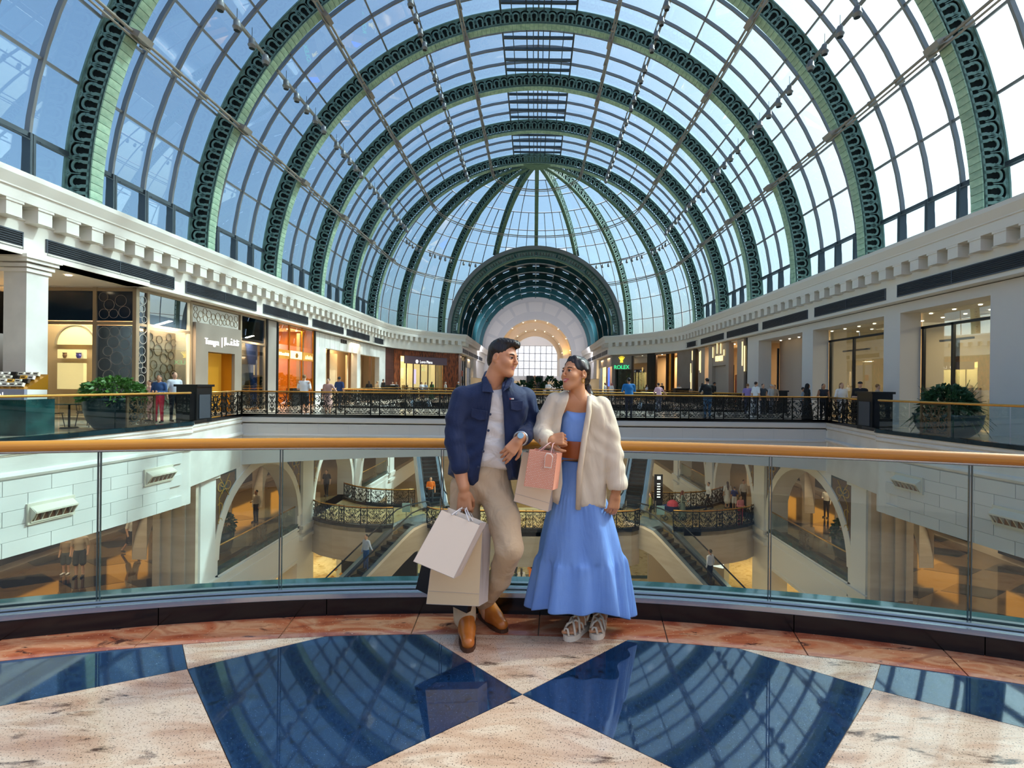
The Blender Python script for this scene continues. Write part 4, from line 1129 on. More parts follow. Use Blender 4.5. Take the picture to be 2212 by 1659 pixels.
# ================================================================== shopfronts along the upper level
RFA = 14.9; AEF = math.acos(8.85 / RFA)
def fpt(sgn, s, d=0.0):
    """plan point of the shop facade: s equals Y on the straight, then runs round the apse; d metres behind the facade"""
    if s <= 46.6: x, y, nx, ny = RFA, s, 1.0, 0.0
    else:
        a = (s - 46.6) / RFA
        if a <= AEF: x, y, nx, ny = RFA * math.cos(a), 46.6 + RFA * math.sin(a), math.cos(a), math.sin(a)
        else:
            x, y, nx, ny = 8.85, 46.6 + RFA * math.sin(AEF) + (s - 46.6 - RFA * AEF), 1.0, 0.0
    return (sgn * (x + nx * d), y + ny * d)
def s_of(px):
    """facade position seen at image column px"""
    k = abs(px - 1155) / F; best = 0
    lo = 3.0
    for i in range(9000):
        s = 3 + i * .01; x, y = fpt(1, s)
        if x / y < k: return s
    return 93.0
def z_of(px, py, s):
    x, y = fpt(-1 if px < 1155 else 1, s)
    return H + (831 + .0107 * (px - 1155) - py) / F * y
def seg(mb, sgn, s0, s1, z0, z1, d0, d1, mi=0):
    n = max(1, int(math.ceil((s1 - s0) / .7))) if s1 > 46.6 else 1
    ss = [s0 + (s1 - s0) * i / n for i in range(n + 1)]
    k = len(mb.v)
    for s in ss:
        for d, z in ((d0, z0), (d1, z0), (d1, z1), (d0, z1)):
            x, y = fpt(sgn, s, d); mb.v.append((x, y, z))
    for i in range(n):
        a = k + 4 * i; b = a + 4
        for j in range(4): mb.f.append((a + j, a + (j + 1) % 4, b + (j + 1) % 4, b + j)); mb.m.append(mi)
    mb.f.append((k, k + 3, k + 2, k + 1)); mb.m.append(mi); e = k + 4 * n; mb.f.append((e, e + 1, e + 2, e + 3)); mb.m.append(mi)
    return mb
def part(par, name, sgn, s0, s1, z0, z1, d0, d1, m):
    return seg(MB(), sgn, s0, s1, z0, z1, d0, d1).build(name, m, par)
def face(sgn, s, z, d=-.02):
    """matrix on the facade: local X to the viewer's right, local Z out towards the hall, local Y up"""
    x, y = fpt(sgn, s, d); x2, y2 = fpt(sgn, s + .05, d)
    t = Vector((x2 - x, y2 - y, 0)).normalized() * (1 if sgn < 0 else -1)
    up = Vector((0, 0, 1)); n = t.cross(up)
    return Matrix(((t.x, up.x, n.x, x), (t.y, up.y, n.y, y), (t.z, up.z, n.z, z), (0, 0, 0, 1)))
ZT = 4.93
def shop(name, label, sgn, s0, s1, back='warm_plaster', depth=4.0, floor=None, light=None, cat='shop', lc='ffdca8'):
    x, y = fpt(sgn, (s0 + s1) / 2)
    t = thing(name, label, cat, (x, y, 0))
    part(t, 'back_wall', sgn, s0, s1, 0, ZT, depth, depth + .15, back)
    part(t, 'shop_ceiling', sgn, s0, s1, ZT - .05, ZT + .03, .1, depth, 'soffit_white')
    for s in (s0, s1 - .12): part(t, 'side_wall', sgn, s, s + .12, 0, ZT, .12, depth, back)
    if light:
        x, y = fpt(sgn, (s0 + s1) / 2, depth * .5); area('shop_light', (x, y, ZT - .2), min(3, s1 - s0), 2.0, light, lc)
        n = max(2, int((s1 - s0) / 1.2))
        for i in range(n):
            x, y = fpt(sgn, s0 + (s1 - s0) * (i + .5) / n, .9)
            MB().lathe([(.07, 0), (.07, .03)], 8).build('downlight', 'warm_light', t, T(x, y, ZT - .09))
    return t
mat('taupe', '8f8478', .45); mat('niche_beige', 'b39c80', .5); mat('bubble_tan', 'c9b08f', .5); mat('bubble_line', '8b6f4a', .4, metal=.3)
mat('silver_net', 'cfcbc0', .35, metal=.4); mat('frame_tan', 'a3927a', .4, metal=.3); mat('navy_glass', '16283c', .12)
mat('gold_niche', 'b8862b', .3, metal=.5, emit='b8862b', es=.25); mat('curtain', '2a3f78', .7, col2='1d2c58', scale=8, stretch=(6, 6, .3))
mat('amber', 'd3923a', .3, emit='e39a34', es=.12, col2='b97a2a', scale=1.5); mat('copper', '9b5a2c', .35, metal=.4)
mat('rust_panel', 'a8562c', .4, col2='4a2214', scale=7.0, stretch=(1, 1, .3)); mat('mauve', '6b5560', .5)
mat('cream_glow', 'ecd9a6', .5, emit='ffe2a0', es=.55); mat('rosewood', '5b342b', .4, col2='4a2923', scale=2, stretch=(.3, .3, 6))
mat('white_sign', 'ffffff', .4, emit='ffffff', es=.55); mat('green_sign', '35d08a', .4, emit='39e08f', es=.7); mat('yellow_sign', 'ffe23c', .4, emit='ffe23c', es=.7)
mat('blue_sign', '3b62ff', .4, emit='2f55ff', es=1.6); mat('gold_sign', 'ffe9b0', .4, emit='ffe2a0', es=.9); mat('grey_panel', '9d948c', .5)
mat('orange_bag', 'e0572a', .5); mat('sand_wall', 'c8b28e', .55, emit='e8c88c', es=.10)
# ---- left: pier in front of the crystal and silver shop
pc = struct('wall_column', (-14.8, 14.8, 0), 'square white column with moulded capital beside the perfume kiosk')
MB().box(-15.15, -14.5, 14.5, 15.15, 0, 4.98).build('shaft', 'white_stone', pc)
for z, o in ((4.55, .05), (4.68, .1), (4.82, .17), (4.92, .22)): MB().box(-15.15 - o, -14.5 + o, 14.5 - o, 15.15 + o, z, z + .1).build('capital_moulding', 'white_trim', pc)
cl = struct('ceiling', (-17, 12, 4.98), 'plain walkway ceiling beside the white columns')
MB().box(-22, -14.4, 3, 19.0, 4.98, 5.2).build('ceiling_slab', 'soffit_white', cl)
MB().box(15.85, 22, 3, 17.0, 4.98, 5.2).build('ceiling_slab', 'soffit_white', cl)
for x, y in ((-15.6, 17.0), (-16.6, 14.2), (-17.0, 17.6)): MB().lathe([(.09, 0), (.09, .03)], 10).build('downlight', 'warm_light', cl, T(x, y, 4.955))
MB().box(-22.2, -22, 3, 19, 0, 5).build('end_panel', 'black_satin', cl)
# crystal shop: camera-facing return wall and long facade
t = thing('shop', 'corner gift shop with bubble-patterned glass and a cream niche', 'shop', (-16.5, 19, 0))
YS = 18.97
def cface(nm, x0, x1, z0, z1, m, y=YS, th=.05): return MB().box(x0, x1, y, y + th, z0, z1).build(nm, m, t)
xa = lambda px: (px - 1155) / F * YS
zc = lambda py: H + (822 - py) / F * YS
cols = [-18.4, xa(205), xa(291)]
cface('upper_pane', cols[0], cols[1] - .06, zc(694), ZT - .1, 'navy_glass'); cface('upper_pane', cols[1] + .06, cols[2], zc(694), ZT - .1, 'navy_glass')
cface('lower_pane', cols[0], cols[1] - .06, .05, zc(704), 'shop_glass'); cface('lower_pane', cols[1] + .06, cols[2], .05, zc(704), 'blue_glass')
for x in cols: MB().box(x - .07, x + .07, YS - .05, YS + .1, 0, ZT).build('mullion', 'frame_tan', t)
for z in (zc(699), ZT - .08, .03): MB().box(cols[0], cols[2], YS - .04, YS + .1, z - .06, z + .06).build('transom', 'frame_tan', t)
MB().box(-21, -14.9, 21.8, 22.0, 0, ZT).build('back_wall', 'warm_plaster', t)
MB().box(-21, -14.9, YS, 22, ZT, ZT + .05).build('shop_ceiling', 'soffit_white', t)
area('shop_light', (-18.0, 19.7, 4.75), 3.4, .8, 420, 'ffd9a2')
# niche wall with arch and display shelves
nw = MB().box(-20.4, -17.72, 20.6, 20.7, 0, ZT).build('niche_wall', 'niche_beige', t)
xb = lambda px: (px - 1155) / F * 20.5
zb_ = lambda py: H + (822 - py) / F * 20.5
ap = [(xb(163) + .80 * math.cos(PI * i / 20), zb_(746) + .80 * math.sin(PI * i / 20)) for i in range(21)]
MB().prism(ap, lambda a, b, q: (a, q, b), 20.5, 20.6).build('fanlight', 'cream_glow', t)
MB().tube([(a, 20.5, b) for a, b in ap], .05, 6).build('arch_trim', 'taupe', t)
for (y0, y1) in ((757, 776), (786, 842)):
    MB().box(xb(131), xb(187), 20.35, 20.5, zb_(y1), zb_(y0)).build('display_shelf', 'cream_glow', t)
for px, m_, w_, h_ in ((150, 'bronze', .07, .22), (180, 'blue_sign', .09, .22)):
    v = thing('vase', {'bronze': 'small bronze figure', 'blue_sign': 'cobalt blue vase'}[m_] + ' on the lit niche shelf of the gift shop', 'vase', (xb(px), 20.28, zb_(776)))
    MB().lathe([(w_ * .6, 0), (w_, h_ * .5), (w_ * .8, h_ * .8), (w_ * 1.1, h_)], 10).build('body', m_ if m_ != 'blue_sign' else (mat('cobalt', '4a46b8', .3), 'cobalt')[1], v, T(xb(px), 20.28, zb_(776)))
def bubbles(par, sgn, s0, s1, z0, z1, d, m, rnd, n, r0=.06, r1=.26, line=.012, camx=None):
    """rings of many sizes packed on a panel"""
    placed = []; mb = MB()
    for _ in range(n * 160):
        if len(placed) >= n: break
        r = r1 * (1 - .75 * len(placed) / n) * rnd.uniform(.7, 1.0); r = max(r0, r)
        s = rnd.uniform(s0 + r, s1 - r); z = rnd.uniform(z0 + r, z1 - r)
        if all((s - a) ** 2 + (z - b) ** 2 > (r + c) ** 2 * .93 for a, b, c in placed):
            placed.append((s, z, r))
            pts = []
            for i in range(14):
                a = 2 * PI * i / 14; q = s + r * math.cos(a)
                if camx is None: x, y = fpt(sgn, q, d); pts.append((x, y, z + r * math.sin(a)))
                else: pts.append((q, camx, z + r * math.sin(a)))
            mb.tube(pts, line, 4, closed=True)
    o = mb.build('bubble_rings', m, par); o['kind'] = 'stuff'
    return o
rb = random.Random(5)
bubbles(t, -1, cols[1] + .1, cols[2] - .1, zc(694) + .05, ZT - .15, 0, 'grey_panel', rb, 70, .05, .24, .008, camx=YS - .02)
bubbles(t, -1, cols[1] + .1, cols[2] - .1, .3, zc(704), 0, 'grey_panel', rb, 120, .05, .26, .008, camx=YS - .02)
s1, s2, s3, s4, s5 = s_of(297), s_of(320), s_of(413), s_of(520), s_of(572)
zu, zl = z_of(327, 700, s2), z_of(327, 712, s2)
part(t, 'corner_pane', -1, s1, s2 - .1, zl, ZT - .1, .02, .05, 'blue_glass'); part(t, 'corner_pane', -1, s1, s2 - .1, .05, zl - .1, .02, .05, 'blue_glass')
bubbles(t, -1, s1, s2 - .1, .3, ZT - .2, -.01, 'silver_net', rb, 40, .05, .2, .01)
part(t, 'upper_pane', -1, s2, s3 - .1, zu, ZT - .1, .02, .05, 'blue_glass')
part(t, 'display_glass', -1, s2, s3 - .1, .1, zu - .15, .02, .04, 'shop_glass')
part(t, 'bubble_screen', -1, s2 + .5, s3 - .25, 0, zu - .15, .5, .56, 'bubble_tan')
bubbles(t, -1, s2 + .5, s3 - .25, .1, zu - .2, .48, 'bubble_line', rb, 150, .05, .24, .016)
for s in (s1 - .05, s2 - .05, s3 - .05, s4 - .05, s5): part(t, 'mullion', -1, s - .06, s + .06, 0, ZT, -.03, .12, 'frame_tan')
for z in (zu - .08, ZT - .05): part(t, 'transom', -1, s1, s5, z - .05, z + .05, -.02, .1, 'frame_tan') if z > ZT - .1 else part(t, 'transom', -1, s1, s3, z - .05, z + .05, -.02, .1, 'frame_tan')
# sign portal
zp = z_of(470, 710, (s3 + s4) / 2)
part(t, 'net_panel', -1, s3 + .1, s4 - .2, zp + .1, ZT - .12, .04, .1, 'silver_net')
bubbles(t, -1, s3 + .1, s4 - .2, zp + .15, ZT - .15, .03, 'bubble_line', rb, 150, .05, .18, .010)
zd = z_of(470, 762, (s3 + s4) / 2); sd0, sd1 = s_of(442), s_of(500)
part(t, 'portal', -1, s3 + .05, s4 - .25, zd, zp + .1, -.15, .2, 'taupe')
part(t, 'portal', -1, s3 + .05, sd0, 0, zd, -.15, .2, 'taupe'); part(t, 'portal', -1, sd1, s4 - .25, 0, zd, -.15, .2, 'taupe')
part(t, 'gold_niche', -1, sd0, sd1, 0, zd, .5, .6, 'gold_niche')
part(t, 'gold_niche', -1, sd1 - .02, sd1 + .05, 0, zd, 0, .5, 'gold_warm')
ms = face(-1, s_of(449), z_of(452, 745, s_of(452)), -.17)
text_mesh('sign_lettering', 'Tanagra', .40, 'white_sign', t, ms, .02, 'CENTER', .78)
# arabic half of the sign, drawn as strokes
ar = MB()
def stroke(pts, r=.03): ar.tube([(x, y, .01) for x, y in pts], r, 5)
for x in (-.55, -.5): pass
stroke([(-.62, -.10), (-.62, .34)]); stroke([(-.50, .0), (-.50, .36)]); stroke([(-.50, .0), (-.36, -.02), (-.33, .06), (-.20, .0), (.05, .0), (.10, .16), (.02, .18), (.0, .06)])
stroke([(.05, .0), (.30, .0), (.30, .30)]); stroke([(.30, .0), (.42, .0), (.42, .12)]); stroke([(.42, .0), (.62, .0), (.62, .32)]); stroke([(.62, .0), (.76, .0), (.78, .14)])
stroke([(.03, .30), (.05, .31)], .035); stroke([(.42, .22), (.44, .22)], .032); stroke([(.72, .24), (.74, .24)], .03); stroke([(.80, .24), (.82, .24)], .03)
ms2 = face(-1, s_of(490), z_of(490, 745, s_of(490)), -.17)
ar.build('sign_arabic', 'white_sign', t, ms2 @ Matrix.Diagonal((.8, .9, 1, 1)))
MB().box(-.02, .02, -.12, .34, 0, .03).build('sign_bar', 'white_sign', t, face(-1, s_of(470), z_of(470, 745, s_of(470)), -.17))
# window with blue curtain
part(t, 'upper_pane', -1, s4, s5 - .1, z_of(545, 735, s4), ZT - .1, .02, .05, 'blue_glass')
part(t, 'display_back', -1, s4, s5 - .1, 0, z_of(545, 735, s4), .8, .9, 'bubble_tan')
part(t, 'display_glass', -1, s4, s5 - .1, .1, z_of(545, 740, s4), .02, .04, 'shop_glass')
part(t, 'transom', -1, s4, s5, z_of(545, 738, s4) - .05, z_of(545, 738, s4) + .05, -.02, .1, 'frame_tan')
cu = MB(); zc1 = z_of(555, 742, s5 - .6)
for i in range(7):
    k = i / 6
    cu.tube([(*fpt(-1, s5 - 1.0 + .85 * k, .45), zc1), (*fpt(-1, s5 - .75 + .6 * k, .42), 2.2), (*fpt(-1, s5 - .55 + .32 * k, .4), 1.2), (*fpt(-1, s5 - .6 + .4 * k, .42), .1)], .09, 6)
cu.build('curtain', 'curtain', t, smooth=True)
area('shop_light', (-15.15, (s2 + s3) / 2, 4.0), .2, 2, 200, 'ffe0b4', (-.3, 0, -1)); area('shop_light', (-15.2, (s4 + s5) / 2, 4.0), .2, 1.4, 130, 'ffe0b4', (-.3, 0, -1))  # added lamps brighten the bubble screen in place of sun, and the curtain window
# grey stone pilaster strip
s6 = s_of(599); part(t, 'stone_strip', -1, s5 + .15, s6 - .25, 0, ZT, -.05, .3, 'grey_panel')
for s in (s5 + .08, s6 - .12): part(t, 'black_strip', -1, s - .08, s + .08, 0, ZT, -.08, .3, 'black')
# ---- amber shop
s7 = s_of(677)
a = shop('shop', 'amber glowing shop with golden glass and leafy entrance', -1, s6, s7, 'amber', 3.0, light=240, lc='ffd08a')
sm1, sm2 = s_of(624), s_of(652); zr0, zr1 = z_of(640, 757, sm1), z_of(640, 776, sm1)
for s in (s6 + .05, sm1, sm2, s7 - .08): part(a, 'mullion', -1, s - .04, s + .04, 0, ZT, -.02, .08, 'gold_warm')
part(a, 'band', -1, s6, s7, zr1, zr0, -.01, .06, 'amber')
part(a, 'upper_pane', -1, s6, s7, zr0, ZT, .02, .04, 'copper_glass' if 'copper_glass' in MATS else (glass_mat('copper_glass', 'faf2e2', .14, 0, .6), 'copper_glass')[1])
part(a, 'lower_pane', -1, s6, s7, .05, zr1, .02, .04, 'copper_glass')
part(a, 'lit_plaque', -1, sm1 + .1, sm2 - .1, zr1 + .05, zr0, -.04, -.01, 'cream_glow')
MB().lathe([(.16, 0), (.16, .03)], 6).build('emblem', 'gold_warm', a, face(-1, (sm1 + sm2) / 2, (zr0 + zr1) / 2, -.05))
text_mesh('sign_lettering', 'GODOLCI', .26, 'gold_sign', a, face(-1, (s6 + sm1) / 2, zr1 + .15, -.03), .01) if False else None
sg = MB()
rr_ = random.Random(2)
for i in range(7): sg.box(-.62 + .18 * i, -.62 + .18 * i + .12, 0, .14 + .05 * rr_.random(), 0, .02)
sg.build('sign_lettering', 'gold_sign', a, face(-1, (s6 + sm1) / 2, zr1 + .18, -.03))
sg = MB()
for i in range(5): sg.tube([(-.5 + .22 * i, 0, .01), (-.4 + .22 * i, .22 + .05 * (i % 2), .01), (-.32 + .22 * i, .02, .01)], .022, 4)
sg.build('sign_lettering', 'gold_sign', a, face(-1, (sm2 + s7) / 2, zr1 + .1, -.03))
part(a, 'entrance_post', -1, sm2 + .3, sm2 + .9, 0, ZT - .3, .3, .5, 'silver_net')
part(a, 'counter', -1, sm1 + .5, sm2 + .2, 0, 1.1, -.0, .4, 'black_satin')
# ---- white stone boutique with two deep doorways
s8 = s_of(831)
b_ = shop('shop', 'cream stone boutique with two deep doorways and black lettering', -1, s7 + .25, s8, 'bubble_tan', 2.2, light=160)
part(b_, 'black_strip', -1, s7 - .02, s7 + .2, 0, ZT, -.05, .3, 'black')
d1a, d1b, d2a, d2b = s_of(702), s_of(770), s_of(777), s_of(818)
zd1 = z_of(720, 752, d1a)
part(b_, 'stone_front', -1, s7 + .2, d1a, 0, ZT, -.04, .4, 'white_stone')
part(b_, 'stone_head', -1, d1a, d2b, zd1, ZT, -.04, .4, 'white_stone')
part(b_, 'stone_pier', -1, d1b, d2a, 0, zd1, -.04, .6, 'white_stone'); part(b_, 'stone_front', -1, d2b, s8, 0, ZT, -.04, .4, 'white_stone')
part(b_, 'door_leaf', -1, d1a + .4, d1a + .9, 0, zd1 - .2, .5, .8, 'bubble_tan'); part(b_, 'door_leaf', -1, d1a + 1.6, d1b - .6, 0, zd1 - .1, 1.4, 1.5, 'sand_wall')
part(b_, 'door_leaf', -1, d2a + .2, d2b - 1.2, 0, zd1 - .1, 1.2, 1.3, 'sand_wall')
for s in (d1a + 1.5, d1b - .5, d2b - 1.1): part(b_, 'bronze_jamb', -1, s - .06, s + .06, 0, zd1, .3, .5, 'bronze')
text_mesh('sign_lettering', 'BERLUTI', .42, 'black', b_, face(-1, s_of(740), z_of(740, 742, s_of(740)), -.06), .02, 'CENTER', .8)
for s in [s7 + .8 + .9 * i for i in range(16)]:
    if s < s8: part(b_, 'joint', -1, s - .01, s + .01, zd1 + .02, ZT, -.045, -.035, 'grey_panel')
# ---- rust and mauve corner shop in the apse
s9 = s_of(1000) if s_of(1000) < 46.6 + RFA * AEF else 46.6 + RFA * AEF - .05
lo = shop('shop', 'corner shop in rust-coloured woven panels with a mauve awning and bright window', -1, s8, s9, 'cream_glow', 3.5, light=420, lc='ffd890')
k0, k1, k2, k3 = s_of(850), s_of(864), s_of(958), s_of(982)
zaw0, zaw1 = z_of(900, 770, k1), z_of(900, 785, k1)
part(lo, 'wood_panel', -1, s8, k0, 0, ZT, -.02, .3, 'rosewood')
part(lo, 'rust_header', -1, k0, s9, zaw0 + .1, ZT, -.05, .3, 'rust_panel')
part(lo, 'rust_pier', -1, k0, k1, 0, zaw0 + .1, -.05, .3, 'rust_panel'); part(lo, 'rust_pier', -1, k2, s9, 0, zaw0 + .1, -.05, .3, 'rust_panel')
part(lo, 'awning', -1, k1 + .1, k2 + .1, zaw1, zaw0 + .1, -.5, -.4, 'mauve'); part(lo, 'awning_top', -1, k1 + .1, k2 + .1, zaw0 + .05, zaw0 + .1, -.5, 0, 'mauve')
for i in range(7):
    s = k1 + (k2 - k1) * i / 6; part(lo, 'mullion', -1, s - .04, s + .04, 0, zaw1 + .2, 0, .1, 'dark_wood')
part(lo, 'display_glass', -1, k1, k2, .05, zaw1 + .2, .03, .05, 'shop_glass')
text_mesh('sign_lettering', 'Loro Piana', .42, 'white_sign', lo, face(-1, s_of(913), zaw1 + .12, -.52), .02, 'CENTER', 1.0)
MB().lathe([(.2, 0), (.2, .03)], 14).build('sign_crest', 'white_sign', lo, face(-1, s_of(892), zaw1 + .26, -.52))
for i in range(5):
    s = k1 + .8 + (k2 - k1 - 1.2) * i / 4; part(lo, 'display_stand', -1, s - .25, s + .25, 0, .9 + .4 * (i % 2), 1.0, 1.4, ('dark_wood', 'bubble_tan')[i % 2])
# shops along the passage beyond the corner
zz = 46.6 + RFA * AEF
c1 = shop('shop', 'narrow dark shopfront round the corner with an orange bag in its window', -1, zz + .1, zz + 6, 'grey_panel', 2.5, light=120)
part(c1, 'dark_frame', -1, zz + .1, zz + 2.2, 0, ZT, -.05, .1, 'rust_panel'); part(c1, 'window', -1, zz + 2.3, zz + 5.9, .1, ZT - .6, .02, .05, 'blue_glass')
for i in range(3): part(c1, 'mullion', -1, zz + 2.3 + 1.7 * i, zz + 2.45 + 1.7 * i, 0, ZT, -.06, .08, 'black')
part(c1, 'bag_display', -1, zz + 3.2, zz + 3.8, 2.4, 3.1, -.02, .02, 'orange_bag')
c2 = shop('shop', 'pale shopfront further down the passage with a lit blue window', -1, zz + 6.1, zz + 12, 'white_trim', 2.5, light=160)
part(c2, 'pale_frame', -1, zz + 6.1, zz + 12, 3.6, ZT, -.05, .1, 'white_trim'); part(c2, 'window', -1, zz + 7, zz + 11, .1, 3.6, .02, .05, 'blue_glass')
for s in (zz + 6.1, zz + 6.9, zz + 11): part(c2, 'pale_pier', -1, s, s + .4, 0, ZT, -.05, .1, 'white_trim')
wl = struct('wall_passage', (0, 75, 0))
for sgn in (-1, 1):
    MB().box(*sorted((sgn * 8.6, sgn * 8.9)), 71, 87, 2.4, 4.98).build('upper_wall', 'shade_white', wl); MB().box(*sorted((sgn * 8.9, sgn * 9.2)), 70, 87, 0, 2.4).build('lit_wall', 'sand_wall', wl)
MB().box(-9, 9, 86.5, 86.8, 0, 2.9).build('end_wall', 'shade_white', wl); MB().box(-8.6, 8.6, 86.3, 86.5, 1.6, 2.1).build('end_band', 'sand_wall', wl)
for x in (-.85, .85): MB().box(x - .55, x + .55, 86.1, 86.35, 0, 3.0).build('lift_door', 'black', wl)
MB().box(-.22, .22, 86.0, 86.3, 0, 3.0).build('lift_pier', 'bronze', wl)

# ================================================================== right side
# ---- white stone portal with glass screens
q = {k: s_of(k) for k in (2138, 1990, 1943, 1908, 1788, 1755, 1732, 1638, 1614, 1490)}
wp = thing('shop', 'pale stone-faced store with square columns and black-framed glass screens', 'shop', (14.9, 25, 0))
zb = 4.57
part(wp, 'stone_beam', 1, 10, q[1614], zb, ZT + .02, 0, .9, 'shade_white')
part(wp, 'shadow_gap', 1, 10, q[1614], ZT - .02, 5.0, .06, .9, 'black')
part(wp, 'stone_wall', 1, 9, q[2138], 0, zb, 0, .9, 'shade_white')
part(wp, 'stone_column', 1, q[1943], q[1908], 0, zb, 0, .85, 'shade_white'); part(wp, 'stone_column', 1, q[1755], q[1732], 0, zb, 0, .85, 'shade_white')
part(wp, 'stone_pier', 1, q[1638], q[1614], 0, zb, 0, .85, 'shade_white')
part(wp, 'screen_wall', 1, q[1732], q[1638] + .4, 0, zb, 1.6, 1.75, 'beige_panel' if 'beige_panel' in MATS else (mat('beige_panel', 'c7b5a4', .55), 'beige_panel')[1])
part(wp, 'back_wall', 1, 10, q[1732], 0, zb, 5.0, 5.2, 'sand_wall'); part(wp, 'shop_ceiling', 1, 9, q[1614], zb, zb + .1, .9, 5.2, 'soffit_white')
part(wp, 'return_wall', 1, q[2138] - .3, q[2138], 0, zb, .9, 5, 'shade_white'); part(wp, 'return_wall', 1, q[1732], q[1732] + .2, 0, zb, .9, 5, 'sand_wall')
for (sa, sb) in ((q[2138], q[1943]), (q[1908], q[1755])):
    part(wp, 'glass_screen', 1, sa, sb, .05, zb, .9, .92, 'shop_glass')
    for s in (sa + .1, sa + (sb - sa) * .62, sb - .1): part(wp, 'black_post', 1, s - .05, s + .05, 0, 4.0, .85, .95, 'black')
    part(wp, 'black_rail', 1, sa, sb, 3.92, 4.02, .85, .95, 'black')
    part(wp, 'black_rail', 1, sa + (sb - sa) * .62, sb, 3.4, 3.48, 1.6, 1.7, 'black'); part(wp, 'inner_post', 1, sb - .9, sb - .82, 0, 3.45, 1.6, 1.7, 'black')
part(wp, 'wood_lintel', 1, q[2138] + .4, q[1943], 1.55, 1.68, 4.8, 4.95, 'gold_warm'); part(wp, 'inner_opening', 1, q[2138] + .9, q[1943] - .3, 0, 1.55, 4.9, 4.99, 'grey_panel')
part(wp, 'inner_opening', 1, q[1908] + .9, q[1755] - 1.2, 0, 1.55, 4.9, 4.99, 'taupe')
part(wp, 'black_edge', 1, q[1638] - 1.0, q[1638] - .9, 0, 4.0, .8, .9, 'black'); 
for s in [q[2138] + .6 + 1.15 * i for i in range(15)]:
    for d in (1.2, 2.6):
        if s < q[1638]:
            x, y = fpt(1, s, d); MB().lathe([(.06, 0), (.06, .03)], 8).build('downlight', 'warm_light', wp, T(x, y, zb - .035))
for s in (18, 24, 31): 
    x, y = fpt(1, s, 3); area('shop_light', (x, y, zb - .15), 2, 3, 110, 'ffdfb0')
# ---- light-bar boutique
fb = shop('shop', 'taupe boutique with vertical light bars and a glowing name over the door', 1, q[1614] + .2, q[1490], 'bubble_tan', 3.0, light=170)
part(fb, 'black_edge', 1, q[1614], q[1614] + .22, 0, ZT, -.05, .3, 'black')
f_ = {k: s_of(k) for k in (1612, 1594, 1576, 1569, 1540, 1532, 1524, 1510, 1500)}
mat('taupe_light', 'b3a596', .5)
part(fb, 'stone_pier', 1, f_[1612] + .25, f_[1594], 0, ZT, -.08, .3, 'taupe_light'); part(fb, 'stone_pier', 1, f_[1576], f_[1569], 0, ZT, -.08, .3, 'taupe_light')
zdf = z_of(1556, 788, f_[1569]); part(fb, 'sign_wall', 1, f_[1569], f_[1540], zdf, ZT, -.02, .3, 'taupe_light')
part(fb, 'door_leaf', 1, f_[1569] + .3, f_[1540], 0, zdf, .2, .3, 'taupe_light'); part(fb, 'door_gap', 1, f_[1569], f_[1569] + .3, 0, zdf, .5, .6, 'black')
part(fb, 'stone_pier', 1, f_[1540], f_[1532], 0, ZT, -.08, .3, 'taupe_light'); part(fb, 'stone_pier', 1, f_[1524], f_[1510], 0, ZT, -.08, .3, 'taupe_light'); part(fb, 'stone_pier', 1, f_[1500], q[1490] - .6, 0, ZT, -.08, .3, 'taupe_light')
part(fb, 'red_display', 1, f_[1594], f_[1576], 0, 2.4, .4, .5, 'red_disp' if 'red_disp' in MATS else (mat('red_disp', 'b8573c', .4, col2='c99a3c', scale=1.2), 'red_disp')[1])
for px, y0, y1 in ((1606, 738, 790), (1611, 747, 802), (1566, 755, 768), (1542, 750, 773), (1551, 740, 764), (1559, 742, 764), (1515, 758, 805), (1513, 760, 800), (1497, 758, 778), (1494, 785, 825), (1495, 806, 840)):
    s = s_of(px); part(fb, 'light_bar', 1, s - .05, s + .05, z_of(px, y1, s), z_of(px, y0, s), -.13, -.09, 'gold_sign')
text_mesh('sign_lettering', 'FENDI', .62, 'gold_sign', fb, face(1, s_of(1554), z_of(1554, 780, s_of(1554)), -.06), .03, 'CENTER', .95)
text_mesh('side_lettering', 'Gucci', .55, 'white_sign', fb, face(1, s_of(1505), z_of(1505, 790, s_of(1505)), .1) @ RZ(.5), .02) if False else None
# ---- watch shop in the apse
sE = 46.6 + RFA * AEF - .05
rx = shop('shop', 'grey stone watch shop with a glowing green name and yellow crown sign', 1, q[1490], sE, 'bubble_tan', 3.5, light=300)
g = {k: s_of(k) for k in (1484, 1464, 1451, 1440, 1415, 1398, 1364, 1329, 1318)}
zh = z_of(1364, 764, g[1364]) + .05; zl_ = z_of(1350, 798, g[1364])
mat('stone_taupe', '8f857d', .5, col2='867b73', scale=1)
part(rx, 'stone_head', 1, q[1490] - .1, sE, zh, ZT - .12, -.03, .3, 'stone_taupe')
part(rx, 'cove_light', 1, q[1490], sE, ZT - .1, ZT - .04, -.02, .1, 'cove_warm' if 'cove_warm' in MATS else (mat('cove_warm', 'e8c074', .5, emit='ffcf80', es=.7), 'cove_warm')[1])
part(rx, 'stone_pier', 1, q[1490] - .9, g[1464], 0, zh, -.03, .3, 'stone_taupe'); part(rx, 'black_return', 1, q[1490] - 1.6, q[1490] - .95, 0, ZT, -.1, .4, 'black')
part(rx, 'stone_sign_wall', 1, g[1364], sE, zl_, zh, -.03, .3, 'stone_taupe'); part(rx, 'stone_pier', 1, g[1329], sE, 0, zl_, -.03, .3, 'stone_taupe')
part(rx, 'green_window', 1, g[1364] - 1.5, g[1329], .1, zl_, .3, .35, 'green_win' if 'green_win' in MATS else (mat('green_win', '17301f', .2, col2='0c1a12', scale=3), 'green_win')[1])
part(rx, 'display_glass', 1, g[1415], g[1364], .1, zh, .05, .08, 'shop_glass')
